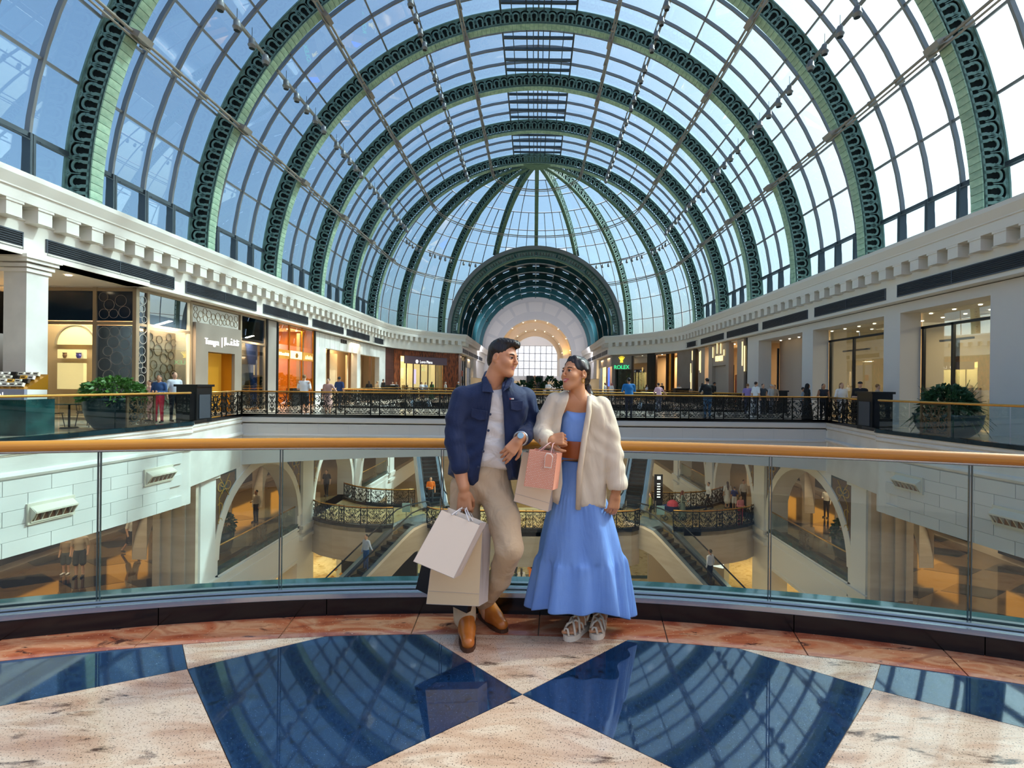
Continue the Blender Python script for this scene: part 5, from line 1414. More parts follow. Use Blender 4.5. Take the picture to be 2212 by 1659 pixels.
for s in (g[1464], g[1451], g[1440], g[1415], g[1364] - .1): part(rx, 'dark_post', 1, s - .12, s + .12, 0, zh, -.02, .2, 'dark_wood')
part(rx, 'dark_bay', 1, g[1415], g[1398] , 0, zh, -.04, .2, 'black'); part(rx, 'amber_strip', 1, g[1451], g[1440], 0, zh, .3, .35, 'amber')
text_mesh('sign_lettering', 'ROLEX', .62, 'green_sign', rx, face(1, s_of(1343), z_of(1343, 797, s_of(1343)), -.06), .03, 'CENTER', 1.05)
cr = MB(); 
for i in range(5):
    a = (i - 2) * .32; cr.tube([(0, 0, .02), (.55 * math.sin(a), .55 * math.cos(a), .02)], [.07, .03], 5); cr.lathe([(.0, -.05), (.05, 0), (.0, .05)], 8, (.58 * math.sin(a), .58 * math.cos(a), .02))
cr.box(-.18, .18, -.12, .02, 0, .04); cr.build('sign_crown', 'yellow_sign', rx, face(1, s_of(1343), z_of(1343, 781, s_of(1343)), -.06))
# shops beyond the right corner
r1 = shop('shop', 'narrow shopfront with a tall blue glowing panel round the corner', 1, zz + .2, zz + 4.5, 'taupe_light', 2.5, light=140)
part(r1, 'blue_panel', 1, zz + 1.6, zz + 2.6, 1.4, 3.6, -.05, 0, 'blue_sign'); part(r1, 'stone_front', 1, zz + .2, zz + 4.5, 3.7, ZT, -.03, .1, 'taupe_light'); part(r1, 'stone_front', 1, zz + 3.4, zz + 4.5, 0, 3.7, -.03, .1, 'stone_taupe')
r2 = shop('shop', 'sparkling gold display shopfront down the passage', 1, zz + 4.6, zz + 12, 'cream_glow', 2.5, light=220)
part(r2, 'gold_display', 1, zz + 4.7, zz + 6.5, 0, 2.6, -.03, 0, 'cream_glow'); part(r2, 'stone_front', 1, zz + 4.6, zz + 12, 3.8, ZT, -.03, .1, 'taupe_light'); part(r2, 'dark_window', 1, zz + 8, zz + 11.5, .1, 3.8, .0, .05, 'blue_glass')
# ================================================================== escalators
mat('esc_step', '0d181d', .6); mat('esc_edge', '33454c', .5, metal=.3); mat('esc_skirt', 'aeb9c2', .25, metal=.7)
def escalator(label, top, dirx, diry, zt, zb, side='beige_stone'):
    """top landing centre, plan direction of descent"""
    L = math.hypot(dirx, diry); d = Vector((dirx / L, diry / L, 0)); wv = Vector((-d.y, d.x, 0))
    t = thing('escalator', label, 'escalator', (top[0], top[1], zb), 'escalators')
    rise = zt - zb; run = rise / math.tan(math.radians(30))
    O = Vector((top[0], top[1], 0))
    def P(s, w_, z): q = O + d * s + wv * w_; return (q.x, q.y, z)
    R3 = Matrix(((d.x, wv.x, 0, 0), (d.y, wv.y, 0, 0), (0, 0, 1, 0), (0, 0, 0, 1)))
    n = int(rise / .2); hs = rise / n; rs = run / n
    st = bpy.data.meshes.get('step_%d' % n)
    if st is None:
        m_ = MB().box(0, rs, -.5, .5, -hs, 0); m_.box(rs - .02, rs + .004, -.5, .5, -.03, .003, 1); st = m_.data('step_%d' % n, ['esc_step', 'esc_edge'])
    for i in range(n):
        q = P(i * rs, 0, zt - i * hs); put('step', st, t, T(*q) @ R3)
    MB().add([P(-1.4, -.55, zt), P(-1.4, .55, zt), P(0, .55, zt), P(0, -.55, zt), P(-1.4, -.55, zt - .1), P(-1.4, .55, zt - .1), P(0, .55, zt - .1), P(0, -.55, zt - .1)], [(0, 1, 2, 3), (7, 6, 5, 4), (0, 4, 5, 1), (1, 5, 6, 2), (2, 6, 7, 3), (3, 7, 4, 0)]).build('landing_plate', 'esc_skirt', t)
    prof = [(-1.3, 0), (.1, 0), (.7, -.10), (1.3, -.42)] + [(1.3 + (run - 1.3) * k / 6, -.42 - (rise - .42 - .0) * k / 6) for k in range(1, 7)] + [(run + 1.2, -rise)]
    for sd in (-1, 1):
        w0, w1 = sd * .52, sd * .78
        mb = MB(); k = 0
        for s, z in prof:
            for w_, zz_ in ((w0, z - .05), (w0, z + .22), (w1, z + .22), (w1, z - .05)): mb.v.append(P(s, w_, zt + zz_))
        for i in range(len(prof) - 1):
            for j in range(4): mb.f.append((4 * i + j, 4 * i + (j + 1) % 4, 4 * i + 4 + (j + 1) % 4, 4 * i + 4 + j)); mb.m.append(0)
        mb.build('skirt', 'esc_skirt', t)
        tr = MB()
        for s, z in prof:
            for w_, zz_ in ((sd * .55, z - .05), (w1, z + .2), (w1 + sd * .08, z + .1), (w1 + sd * .08, z - 1.05), (sd * .3, z - 1.05)): tr.v.append(P(s, w_, zt + zz_))
        for i in range(len(prof) - 1):
            for j in range(4): tr.f.append((5 * i + j, 5 * i + j + 1, 5 * i + 6 + j, 5 * i + 5 + j)); tr.m.append(0)
        tr.build('side_cladding', side, t)
        g = MB()
        for s, z in prof[:-1]:
            for zz_ in (.2, .92): g.v.append(P(s, sd * .6, zt + z + zz_)); 
        for i in range(len(prof) - 2): g.f.append((2 * i, 2 * i + 2, 2 * i + 3, 2 * i + 1)); g.m.append(0)
        g.build('glass_balustrade', 'clear_glass', t)
        hp = [P(s, sd * .6, zt + z + .95) for s, z in prof]
        loop = [P(-1.3, sd * .6, zt + .3), P(-1.55, sd * .6, zt + .42), P(-1.65, sd * .6, zt + .65), P(-1.55, sd * .6, zt + .88)]
        MB().tube(loop + hp, .04, 6).build('handrail', 'rubber', t, smooth=True)
    return t
for sgn in (-1, 1):
    escalator(f'escalator descending to the ground level beside the bowed railing, {SIDE[sgn]}', (sgn * 6.45, 27.6), sgn * .6, -.8, Z1 + .02, ZG)
    # rising escalator: its top is further away on the upper level
    run = 6.2 / math.tan(math.radians(30)); ux, uy = sgn * .31, .95
    escalator(f'escalator rising to the upper level behind the crossing, {SIDE[sgn]}', (sgn * 6.2 + ux * run, 31.9 + uy * run), -ux, -uy, 0.0, Z1 + .02, 'shade_white')

# ================================================================== black pillars, planters, kiosk
for sgn in (-1, 1):
    x, y = sgn * 12.22, 18.3
    p = thing('directory_pillar', f'black square directory pillar at the end of the glass balustrade, {SIDE[sgn]}', 'pillar', (x, y, 0), 'black pillars')
    MB().box(x - .36, x + .36, y - .42, y + .42, 0, 1.28).build('body', 'black_satin', p)
    MB().box(x - .42, x + .42, y - .48, y + .48, 1.28, 1.36).build('cap', 'black_satin', p)
    MB().box(x - .30, x + .30, y - .44, y - .42, .15, 1.1).build('side_panel', 'vent_dark', p); MB().box(min(x - sgn * .38, x - sgn * .36), max(x - sgn * .38, x - sgn * .36), y - .3, y + .3, .15, 1.0).build('side_grille', 'vent_slat', p)
for i, (x, y) in enumerate(((13.1, 45.6), (-13.2, 46.6), (13.9, 29.6))):
    p = thing('reception_stand', ['black stand by the far railing near the watch shop', 'dark stand among the seats near the cream boutique', 'black counter box on the walkway beyond the bridge, fern-planter side'][i], 'stand', (x, y, 0))
    MB().box(x - .6, x + .6, y - .4, y + .4, 0, 1.22).build('body', 'black_satin', p); MB().box(x - .66, x + .66, y - .46, y + .46, 1.22, 1.3).build('top', 'black_satin', p)
def leaf_cloud(name, c, rx, ry, rz, n, m, par, rnd, size=.11, droop=.3):
    mb = MB()
    for i in range(n):
        a = rnd.uniform(0, 2 * PI); v = rnd.uniform(-.25, 1); rr = rnd.uniform(.55, 1.0) ** .5
        r = math.sqrt(max(0, 1 - v * v)) * rr
        p = Vector((c[0] + rx * r * math.cos(a), c[1] + ry * r * math.sin(a), c[2] + rz * v * rr))
        o = (p - Vector(c)).normalized(); u = (o + Vector((rnd.uniform(-.6, .6), rnd.uniform(-.6, .6), rnd.uniform(-.3, .6)))).normalized()
        w_ = u.cross(Vector((rnd.uniform(-1, 1), rnd.uniform(-1, 1), rnd.uniform(-1, 1)))).normalized()
        s = size * rnd.uniform(.6, 1.2); n_ = u.cross(w_)
        tip = p + u * s - Vector((0, 0, droop * s))
        mb.add([tuple(p), tuple(p + u * s * .45 + w_ * s * .32 + n_ * .01), tuple(tip), tuple(p + u * s * .45 - w_ * s * .32 + n_ * .01)], [(0, 1, 2, 3)])
    o = mb.build(name, m, par); o['kind'] = 'stuff'; return o
rl = random.Random(11)
def bowl(par, x, y, r, h, m, squash=1.0):
    MB().lathe([(r * .45, 0), (r * .62, .03), (r * .86, h * .3), (r * .97, h * .62), (r, h * .9), (r * 1.04, h), (r * .94, h), (r * .9, h * .9)], 28, (x, y, 0), sx=1, sy=squash).build('pot', m, par, smooth=True)
    MB().lathe([(r * .93, h * .9), (.01, h * .92)], 20, (x, y, 0)).build('soil', 'dark_wood', par)
x, y = -12.72, 15.4
p = thing('planter', 'big dark round planter of bright green leafy basil behind the glass', 'planter', (x, y, 0))
bowl(p, x, y, .74, .95, 'pot_dark'); leaf_cloud('foliage', (x, y, .98), .78, .74, .58, 900, 'leaf', p, rl, .17)
MB().tube([(x, y, .9), (x, y, 1.3)], .05, 6).build('stem', 'leaf_dark', p)
x, y = 12.66, 15.6
p = thing('planter', 'big teal round planter with a tall feathery fern behind the glass', 'planter', (x, y, 0))
bowl(p, x, y, .86, .72, 'pot_green'); 
leaf_cloud('foliage', (x, y, .95), .62, .6, .62, 800, 'leaf_dark', p, rl, .20)
fr = MB()
for i in range(150):
    a = rl.uniform(0, 2 * PI); L_ = rl.uniform(.5, 1.0); up = rl.uniform(.15, 1.0)
    pts = [Vector((x + .3 * math.cos(a), y + .3 * math.sin(a), .72)) + Vector((math.cos(a) * L_ * q * (1.15 - up * .8), math.sin(a) * L_ * q * (1.15 - up * .8), L_ * (up * q * 1.3 - (1.1 - up) * q * q))) for q in (0, .33, .66, 1.0)]
    for q in range(3):
        for j in range(5):
            b0 = pts[q].lerp(pts[q + 1], j / 5); s = .10 * (1.15 - (q + j / 5) / 3)
            side = Vector((-math.sin(a), math.cos(a), .1))
            fr.add([tuple(b0), tuple(b0 + side * s + Vector((0, 0, .02))), tuple(b0 + side * s * .6 + (pts[q + 1] - pts[q]) * .25)], [(0, 1, 2)]); fr.add([tuple(b0), tuple(b0 - side * s + Vector((0, 0, .02))), tuple(b0 - side * s * .6 + (pts[q + 1] - pts[q]) * .25)], [(0, 2, 1)])
o = fr.build('fern_fronds', 'leaf_dark', p); o['kind'] = 'stuff'
MB().tube([(x, y, .65), (x, y, 1.1)], .05, 6).build('stem', 'leaf_dark', p)
for sgn in (-1, 1):
    x, y = sgn * 14.25, 22.9
    p = thing('planter', f'dark round planter of shrubs behind the lower arch balustrade, {SIDE[sgn]}', 'planter', (x, y, Z1), 'lower planters')
    m_ = MB().lathe([(.4, 0), (.58, .1), (.7, .5), (.74, .95), (.68, .95)], 20, (x, y, Z1)); m_.build('pot', 'pot_green', p, smooth=True)
    leaf_cloud('foliage', (x, y, Z1 + 1.1), .7, .7, .8, 420, 'leaf_dark', p, rl, .22)
# kiosk of small boxes
k = thing('perfume_kiosk', 'kiosk with grey sign board and slanted shelves of small boxes behind the railing', 'kiosk', (-14.5, 13.6, 0))
MB().box(-15.6, -13.28, 13.3, 14.1, 0, .95).build('counter', 'marble_green', k)
MB().box(-15.6, -13.25, 13.22, 13.3, .94, 1.22).build('sign_board', 'kiosk_grey' if 'kiosk_grey' in MATS else (mat('kiosk_grey', '8e90a2', .5), 'kiosk_grey')[1], k)
text_mesh('sign_lettering', 'PORCELAIN', .20, 'white_sign', k, T(-13.78, 13.215, 1.0) @ RX(PI / 2), .004, 'RIGHT')
MB().box(-13.62, -13.34, 13.21, 13.22, 1.0, 1.03).build('sign_line', 'white_sign', k)
MB().add([(-15.6, 13.3, 1.22), (-13.28, 13.3, 1.22), (-13.28, 13.9, 1.62), (-15.6, 13.9, 1.62), (-15.6, 13.9, 1.2), (-13.28, 13.9, 1.2)], [(0, 1, 2, 3), (0, 4, 5, 1), (1, 5, 2), (0, 3, 4), (3, 2, 5, 4)]).build('sloped_rack', 'gold_warm', k)
rk = random.Random(4)
for c in range(4):
    mat('box%d' % c, ('e8e2cf', 'd9a441', '262423', 'ece7dc')[c], .5)
    boxdata('perfume_box%d' % c, .075, .035, .05, 'box%d' % c)
for i in range(11):
    for j in range(4):
        c = rk.choice((0, 0, 3, 1, 2)); bx = thing('perfume_box', f'small carton on the kiosk rack, {("lowest", "second", "third", "top")[j]} row', 'box', (-15.5 + .2 * i, 13.38 + .14 * j, 1.30 + .095 * j), f'kiosk cartons row {j + 1}')
        put('carton', bpy.data.meshes['perfume_box%d' % c], bx, T(-15.5 + .2 * i, 13.38 + .14 * j, 1.335 + .095 * j) @ RX(-.3)); put('carton_label', bpy.data.meshes.get('carton_label') or boxdata('carton_label', .05, .037, .014, 'black'), bx, T(-15.5 + .2 * i, 13.38 + .14 * j, 1.335 + .095 * j) @ RX(-.3))
# cafe tables and wire chairs behind the glass
def cafe_table(x, y, lab):
    t = thing('cafe_table', lab, 'table', (x, y, 0), 'cafe tables')
    MB().lathe([(.38, 0), (.38, .03)], 20, (x, y, .72)).build('top', 'marble_green', t); MB().tube([(x, y, .03), (x, y, .72)], .03, 6).build('leg', 'iron', t); MB().lathe([(.24, 0), (.2, .03)], 14, (x, y, 0)).build('base', 'iron', t)
def cafe_chair(x, y, a, lab):
    M = T(x, y, 0) @ RZ(a); t = tag(put('cafe_chair', None, None, M), lab, 'chair', 'cafe chairs')
    MB().box(-.2, .2, -.2, .2, .43, .46).build('seat', 'iron', t, M)
    for sx in (-1, 1):
        for sy in (-1, 1): MB().tube([(sx * .22, sy * .22, 0), (sx * .17, sy * .17, .44)], .012, 5).build('leg', 'iron', t, M)
    b = MB().tube([(-.2, .2, .45), (-.2, .24, .85), (0, .26, .92), (.2, .24, .85), (.2, .2, .45)], .012, 5)
    for q in (-.1, 0, .1): b.tube([(q, .2, .46), (q, .255, .9)], .007, 4)
    b.build('backrest', 'iron', t, M)
for i, (x, y) in enumerate(((-14.25, 15.6), (-14.3, 16.95))):
    cafe_table(x, y, ['round cafe table beside the basil planter', 'round cafe table by the gift shop return window', 'round cafe table beside the perfume kiosk'][i])
    cafe_chair(x - .55, y, PI / 2, ['wire cafe chair on the shop side of the table by the basil planter', 'wire cafe chair on the shop side of the table by the gift shop', 'wire cafe chair on the shop side of the table by the kiosk'][i])
    cafe_chair(x + .1, y + .55, 0, ['wire cafe chair behind the table by the basil planter', 'wire cafe chair behind the table by the gift shop', 'wire cafe chair behind the table by the kiosk'][i])
# far palms and shrubs in front of the passage
for i, (x, y, h) in enumerate(((-3.4, 62, 2.0), (-1.6, 63, 1.7), (.2, 62.5, 2.1), (2.0, 63.5, 2.3), (3.6, 62, 1.8), (-5.0, 63, 1.5), (5.0, 63, 1.6))):
    p = thing('shrub', 'dark green potted shrub in the row before the dark lift doors', 'shrub', (x, y, 0), 'shrubs before the lift doors')
    m_ = MB().lathe([(.35, 0), (.45, .5), (.4, .5)], 12, (x, y, 0)); m_.build('pot', 'pot_dark', p)
    leaf_cloud('foliage', (x, y, h * .62), .72, .7, h * .45, 160, 'leaf_dark', p, rl, .5)
# direction totem on the crossing and ticket gates
t = thing('sign_totem', 'tall black direction sign with white lettering on the middle-level crossing', 'sign', (7.6, 31.0, Z1))
MB().box(7.35, 7.85, 30.95, 31.05, Z1, Z1 + 2.3).build('board', 'black_satin', t)
for q in range(6): MB().box(7.5, 7.7, 30.93, 30.95, Z1 + .9 + .16 * q, Z1 + .97 + .16 * q).build('sign_line', 'white_sign', t)
MB().box(7.5, 7.72, 30.93, 30.95, Z1 + 2.0, Z1 + 2.2).build('sign_symbol', 'white_sign', t)
for sgn in (-1, 1):
    for q in range(2):
        x = sgn * (5.4 + 1.7 * q); t = thing('barrier_post', f'short steel post by the escalator landing, {SIDE[sgn]}, {("inner", "outer")[q]} one', 'post', (x, 29.6, Z1))
        MB().tube([(x, 29.6, Z1), (x, 29.6, Z1 + 1.0)], .03, 8).build('tube', 'steel', t); MB().lathe([(.09, 0), (.06, .03)], 10, (x, 29.6, Z1)).build('base', 'steel', t)
    t = thing('info_sign', f'small pale information panel at the head of the descending escalator, {SIDE[sgn]}', 'sign', (sgn * 7.1, 28.4, Z1))
    MB().box(sgn * 7.1 - .22, sgn * 7.1 + .22, 28.4, 28.44, Z1 + .5, Z1 + 1.0).build('board', 'pale_board' if 'pale_board' in MATS else (mat('pale_board', '9fc4cc', .4), 'pale_board')[1], t); MB().tube([(sgn * 7.1, 28.45, Z1), (sgn * 7.1, 28.45, Z1 + .6)], .02, 5).build('leg', 'steel', t)
# dark restaurant with lights on the ground level
for sgn in (-1, 1):
    t = thing('ground_shop', 'dark ground-level restaurant front with amber lamps and lit letters' if sgn < 0 else 'ground-level shopfront with a bright white slanting sign', 'shop', (sgn * 10.5, 32, ZG))
    MB().box(*sorted((sgn * 7.5, sgn * 12.4)), 33.0, 33.3, ZG, -8.2).build('front', 'black_satin' if sgn < 0 else 'taupe', t)
    if sgn < 0:
        text_mesh('sign_lettering', 'PAS', .9, 'gold_sign', t, T(-11.6, 32.95, -9.3) @ RX(PI / 2), .03, 'LEFT')
        for q in range(9): MB().lathe([(.0, -.12), (.14, 0), (.0, .12)], 10, (-12.0 + .35 * (q % 5), 31.0 - .5 * (q // 3), -9.9 - .28 * (q % 4))).build('amber_lamp', 'amber', t)
    else:
        MB().obox((11.3, 31.8, -9.6), (.8, -.6, 0), (.6, .8, 0), (0, 0, 1), .6, .05, .14).build('lit_sign', 'white_sign', t)
# ================================================================== organic surfaces: smooth unions of tapered limbs, meshed with surface nets
def nets(Fv, org, h):
    nx, ny, nz = Fv.shape; S = Fv < 0
    n = (nx - 1, ny - 1, nz - 1); acc = np.zeros(n + (3,), np.float32); cnt = np.zeros(n, np.float32)
    for ax in range(3):
        o1, o2 = [a for a in range(3) if a != ax]
        for d1 in (0, 1):
            for d2 in (0, 1):
                b = [0, 0, 0]; b[o1] = d1; b[o2] = d2; e = list(b); e[ax] = 1
                s0 = tuple(slice(b[a], b[a] + n[a]) for a in range(3)); s1 = tuple(slice(e[a], e[a] + n[a]) for a in range(3))
                v0, v1 = Fv[s0], Fv[s1]; m = S[s0] != S[s1]
                t = np.where(m, v0 / np.where(m, v0 - v1, 1), 0)
                cnt += m
                for a in range(3): acc[..., a] += np.where(m, (t if a == ax else b[a]), 0)
    act = cnt > 0; idx = -np.ones(n, np.int64); idx[act] = np.arange(act.sum())
    base = np.argwhere(act).astype(np.float32)
    V = (base + acc[act] / cnt[act][:, None]) * h + np.array(org, np.float32)
    Q = []
    for ax in range(3):
        o1, o2 = (ax + 1) % 3, (ax + 2) % 3
        sl = [slice(0, None)] * 3; s0 = [None] * 3; s1 = [None] * 3
        for a in range(3):
            if a == ax: s0[a] = slice(0, Fv.shape[a] - 1); s1[a] = slice(1, Fv.shape[a])
            else: s0[a] = s1[a] = slice(1, Fv.shape[a] - 1)
        A, B = S[tuple(s0)], S[tuple(s1)]
        for flip in (0, 1):
            m = (A & ~B) if not flip else (~A & B)
            ijk = np.argwhere(m)
            if not len(ijk): continue
            for a in range(3):
                if a != ax: ijk[:, a] += 1
            def cell(d1, d2):
                c = ijk.copy(); c[:, o1] += d1; c[:, o2] += d2
                return idx[c[:, 0], c[:, 1], c[:, 2]]
            q = np.stack([cell(-1, -1), cell(0, -1), cell(0, 0), cell(-1, 0)], 1)
            Q.append(q if not flip else q[:, ::-1])
    return V, np.concatenate(Q)
def d_cone(P, a, b, ra, rb):
    a = np.array(a, np.float32); b = np.array(b, np.float32); ab = b - a
    t = np.clip(((P - a) @ ab) / max(1e-9, float(ab @ ab)), 0, 1)
    return np.linalg.norm(P - a - t[..., None] * ab, axis=-1) - (ra + (rb - ra) * t)
def d_ell(P, c, r, R=None):
    q = P - np.array(c, np.float32)
    if R is not None: q = q @ np.array(R, np.float32)
    r = np.array(r, np.float32); k0 = np.linalg.norm(q / r, axis=-1); k1 = np.linalg.norm(q / (r * r), axis=-1)
    return k0 * (k0 - 1) / np.maximum(k1, 1e-6)
def d_poly2(X, Z, poly):
    """signed distance to a plan polygon, negative inside"""
    d = np.full(X.shape, 1e9); ins = np.zeros(X.shape, bool); n = len(poly)
    for i in range(n):
        (ax, az), (bx, bz) = poly[i], poly[(i + 1) % n]; ex, ez = bx - ax, bz - az
        t = np.clip(((X - ax) * ex + (Z - az) * ez) / max(1e-12, ex * ex + ez * ez), 0, 1)
        d = np.minimum(d, (X - ax - t * ex) ** 2 + (Z - az - t * ez) ** 2)
        c = ((az > Z) != (bz > Z)) & (X < ex * (Z - az) / (ez if ez else 1e-12) + ax); ins ^= c
    d = np.sqrt(d); return np.where(ins, -d, d)
def smin(a, b, k):
    if k <= 0: return np.minimum(a, b)
    h = np.clip(.5 + .5 * (b - a) / k, 0, 1); return b + (a - b) * h - k * h * (1 - h)
class SDF:
    """list of (kind, data, material index, blend)"""
    def __init__(s): s.p = []; s.lo = np.full(3, 1e9); s.hi = np.full(3, -1e9)
    def grow(s, pts, r):
        for p in pts: s.lo = np.minimum(s.lo, np.array(p) - r); s.hi = np.maximum(s.hi, np.array(p) + r)
    def cone(s, a, b, ra, rb, m=0, k=.02): s.p.append(('c', (a, b, ra, rb), m, k)); s.grow((a, b), max(ra, rb)); return s
    def chain(s, pts, rs, m=0, k=.02):
        for i in range(len(pts) - 1): s.cone(pts[i], pts[i + 1], rs[i], rs[i + 1], m, k)
        return s
    def ell(s, c, r, m=0, k=.02, R=None): s.p.append(('e', (c, r, R), m, k)); s.grow((c,), max(r)); return s
    def cut(s, c, r, k=.01, R=None): s.p.append(('-', (c, r, R), 0, k)); return s
    def fn(s, f, lo, hi, m=0, k=.02, mode='f'): s.p.append((mode, f, m, k)); (s.grow((lo, hi), 0) if mode == 'f' else None); return s
    def field(s, P, label=False):
        d = None; best = None; lab = None
        for kind, data, m, k in s.p:
            if kind == 'c': q = d_cone(P, *data)
            elif kind in 'e-': q = d_ell(P, *data)
            else: q = data(P)
            if kind in ('-', 'fcut'):
                d = -smin(-d, q, k); continue
            if kind == 'warp': d = d + q; continue
            d = q if d is None else smin(d, q, k)
            if label:
                if best is None: best = q.copy(); lab = np.full(q.shape, m)
                else:
                    w_ = q < best; best = np.where(w_, q, best); lab = np.where(w_, m, lab)
        return (d, lab) if label else d
    def mesh(s, h, pad=2):
        lo = s.lo - h * pad - .01; n = np.ceil((s.hi + h * pad + .01 - lo) / h).astype(int) + 1
        g = np.stack(np.meshgrid(*[lo[a] + h * np.arange(n[a]) for a in range(3)], indexing='ij'), -1).astype(np.float32)
        Fv = s.field(g)
        V, Q = nets(Fv, lo, h)
        c = V[Q].mean(1); lab = s.field(c, True)[1]
        return V, Q, lab
def join_np(parts):
    Vs, Qs, Ls, k = [], [], [], 0
    for V, Q, L in parts: Vs.append(V); Qs.append(Q + k); Ls.append(L); k += len(V)
    return np.concatenate(Vs), np.concatenate(Qs), np.concatenate(Ls)
def xf(res, M):
    V, Q, L = res; A = np.array(M)
    V = V @ A[:3, :3].T + A[:3, 3]
    if np.linalg.det(A[:3, :3]) < 0: Q = Q[:, ::-1]
    return V, Q, L
def np_data(name, res, mats):
    V, Q, L = res
    me = bpy.data.meshes.new(name); me.vertices.add(len(V)); me.vertices.foreach_set('co', V.astype(np.float32).ravel())
    me.loops.add(Q.size); me.loops.foreach_set('vertex_index', Q.astype(np.int32).ravel())
    me.polygons.add(len(Q)); me.polygons.foreach_set('loop_start', np.arange(0, Q.size, 4, dtype=np.int32))
    for m in mats: me.materials.append(MATS[m] if isinstance(m, str) else m)
    me.polygons.foreach_set('material_index', L.astype(np.int32)); me.polygons.foreach_set('use_smooth', np.ones(len(Q), bool))
    me.update(calc_edges=True); me.validate()
    return me

# ------------------------------------------------------------------ passers-by
def cmat(c, rough=.75): return mat('cloth_' + c, c, rough, bump=.08, bscale=60).name
SK = ['d9a98a', 'b98563', '8f5f43']
for c in SK: mat('skin_' + c, c, .5, sss=.0)
HC = {'k': '14100f', 'b': '3a2418', 'l': '8a6238', 'g': '8d8a86'}
for c, v in HC.items(): mat('hair_' + c, v, .55)
npeople = 0
def person(label, x, y, z, yaw, h=1.74, top='ffffff', bot='20242c', hair='k', skin=0, sleeve=.5, legs='trousers', arms=('down', 'down'), walk_=0.0, hairlen=0, cap=None, lean=0.0, shoe='2a2a2a', build=1.0, bag=None, scarf=None, group='passers-by'):
    """yaw 0 faces the camera side (-Y); arms: down, front, rail, hip; hairlen 0 short, 1 shoulder, 2 long"""
    s = SDF(); b = build
    M_TOP, M_BOT, M_SK, M_H, M_SH, M_X = range(6)
    w_ = walk_
    for sx in (-1, 1):
        st = sx * w_
        kn = (sx * .095, -.06 * max(0, st) * 3 - .02 - st * .16, .49); an = (sx * .10, -st * .30 + (.10 if st < 0 else 0) * w_ * 2, .085 + (.06 * w_ if st < 0 else 0))
        ml = {'trousers': M_BOT, 'shorts': M_SK, 'skirt': M_SK, 'gown': M_BOT}[legs]
        hp = (sx * .085, 0, .90)
        s.cone(hp, kn, .088 * b, .062, M_BOT if legs in ('trousers', 'shorts', 'gown') else M_SK, .02); s.cone(kn, an, .060 if legs == 'trousers' else .052, .043, ml, .015)
        s.cone((an[0], an[1] + .02, .05 + an[2] - .085), (sx * .115, an[1] - .17, .035 + (an[2] - .085) * .4), .045, .036, M_SH, .01)
    s.ell((0, .0, .95), (.165 * b, .115 * b, .13), M_BOT, .04)
    if legs == 'shorts':
        for sx in (-1, 1): s.cone((sx * .09, 0, .9), (sx * .105, -.02 - sx * w_ * .12, .52), .10 * b, .10, M_BOT, .01)
    if legs == 'skirt': s.cone((0, 0, .95), (0, 0, .50), .15, .22, M_BOT, .03)
    if legs == 'gown': s.cone((0, 0, .95), (0, 0, .14), .16, .25, M_BOT, .03)
    L = lambda p: (p[0], p[1] - lean * (p[2] - .95), p[2])
    s.ell(L((0, 0, 1.07)), (.158 * b, .115 * b, .17), M_TOP, .05); s.ell(L((0, -.005, 1.27)), (.178 * b, .118 * b, .19), M_TOP, .06)
    s.cone(L((-.15 * b, 0, 1.41)), L((.15 * b, 0, 1.41)), .07, .07, M_TOP, .05)
    for sx, pose in ((-1, arms[0]), (1, arms[1])):
        sh = L((sx * .185 * b, 0, 1.40))
        if pose == 'down': el = L((sx * .245 * b, .03, 1.12)); wr = L((sx * .25 * b, -.05, .87))
        elif pose == 'front': el = L((sx * .235 * b, .0, 1.12)); wr = L((sx * .08, -.26, 1.13))
        elif pose == 'rail': el = L((sx * .24 * b, -.10, 1.16)); wr = L((sx * .12, -.34, 1.10))
        elif pose == 'out': el = L((sx * .34 * b, -.06, 1.24)); wr = L((sx * .52, -.10, 1.10))
        else: el = L((sx * .33 * b, .08, 1.17)); wr = L((sx * .18 * b, -.06, 1.02))
        mid = tuple((np.array(sh) * (1 - min(1, sleeve * 2)) + np.array(el) * min(1, sleeve * 2)))
        s.cone(sh, el, .056 * b, .046, M_TOP if sleeve >= .45 else M_SK, .02)
        if sleeve < .45 and sleeve > 0: s.cone(sh, mid, .06, .058, M_TOP, .01)
        s.cone(el, wr, .044, .031, M_TOP if sleeve > .8 else M_SK, .012)
        d = np.array(wr) - np.array(el); d = d / np.linalg.norm(d); s.ell(tuple(np.array(wr) + d * .055), (.036, .036, .05), M_SK, .015)
    hd = L((0, -.01, 1.62)); s.cone(L((0, .005, 1.42)), L((0, -.005, 1.56)), .055, .05, M_SK, .02)
    s.ell(hd, (.073, .090, .112), M_SK, .02); s.ell((hd[0], hd[1] - .035, hd[2] - .06), (.05, .05, .05), M_SK, .02); s.cone((hd[0], hd[1] - .088, hd[2] + .012), (hd[0], hd[1] - .104, hd[2] - .018), .008, .012, M_SK, .01)
    for sx in (-1, 1): s.ell((sx * .076, hd[1] + .005, hd[2]), (.012, .02, .03), M_SK, .006)
    if scarf is None:
        s.ell((hd[0], hd[1] + .022, hd[2] + .032), (.080, .088, .092), M_H, .008)
        if hairlen >= 1: s.cone((hd[0], hd[1] + .06, hd[2] + .02), (hd[0], hd[1] + .085, hd[2] - .20), .072, .07, M_H, .02)
        if hairlen >= 2: s.cone((hd[0], hd[1] + .085, hd[2] - .20), (hd[0], hd[1] + .10, hd[2] - .38), .075, .05, M_H, .02)
    else:
        s.ell((hd[0], hd[1] + .024, hd[2] + .015), (.093, .098, .115), M_X, .01); s.cone((hd[0], hd[1] + .05, hd[2] - .06), (hd[0], hd[1] + .06, hd[2] - .24), .085, .12, M_X, .03)
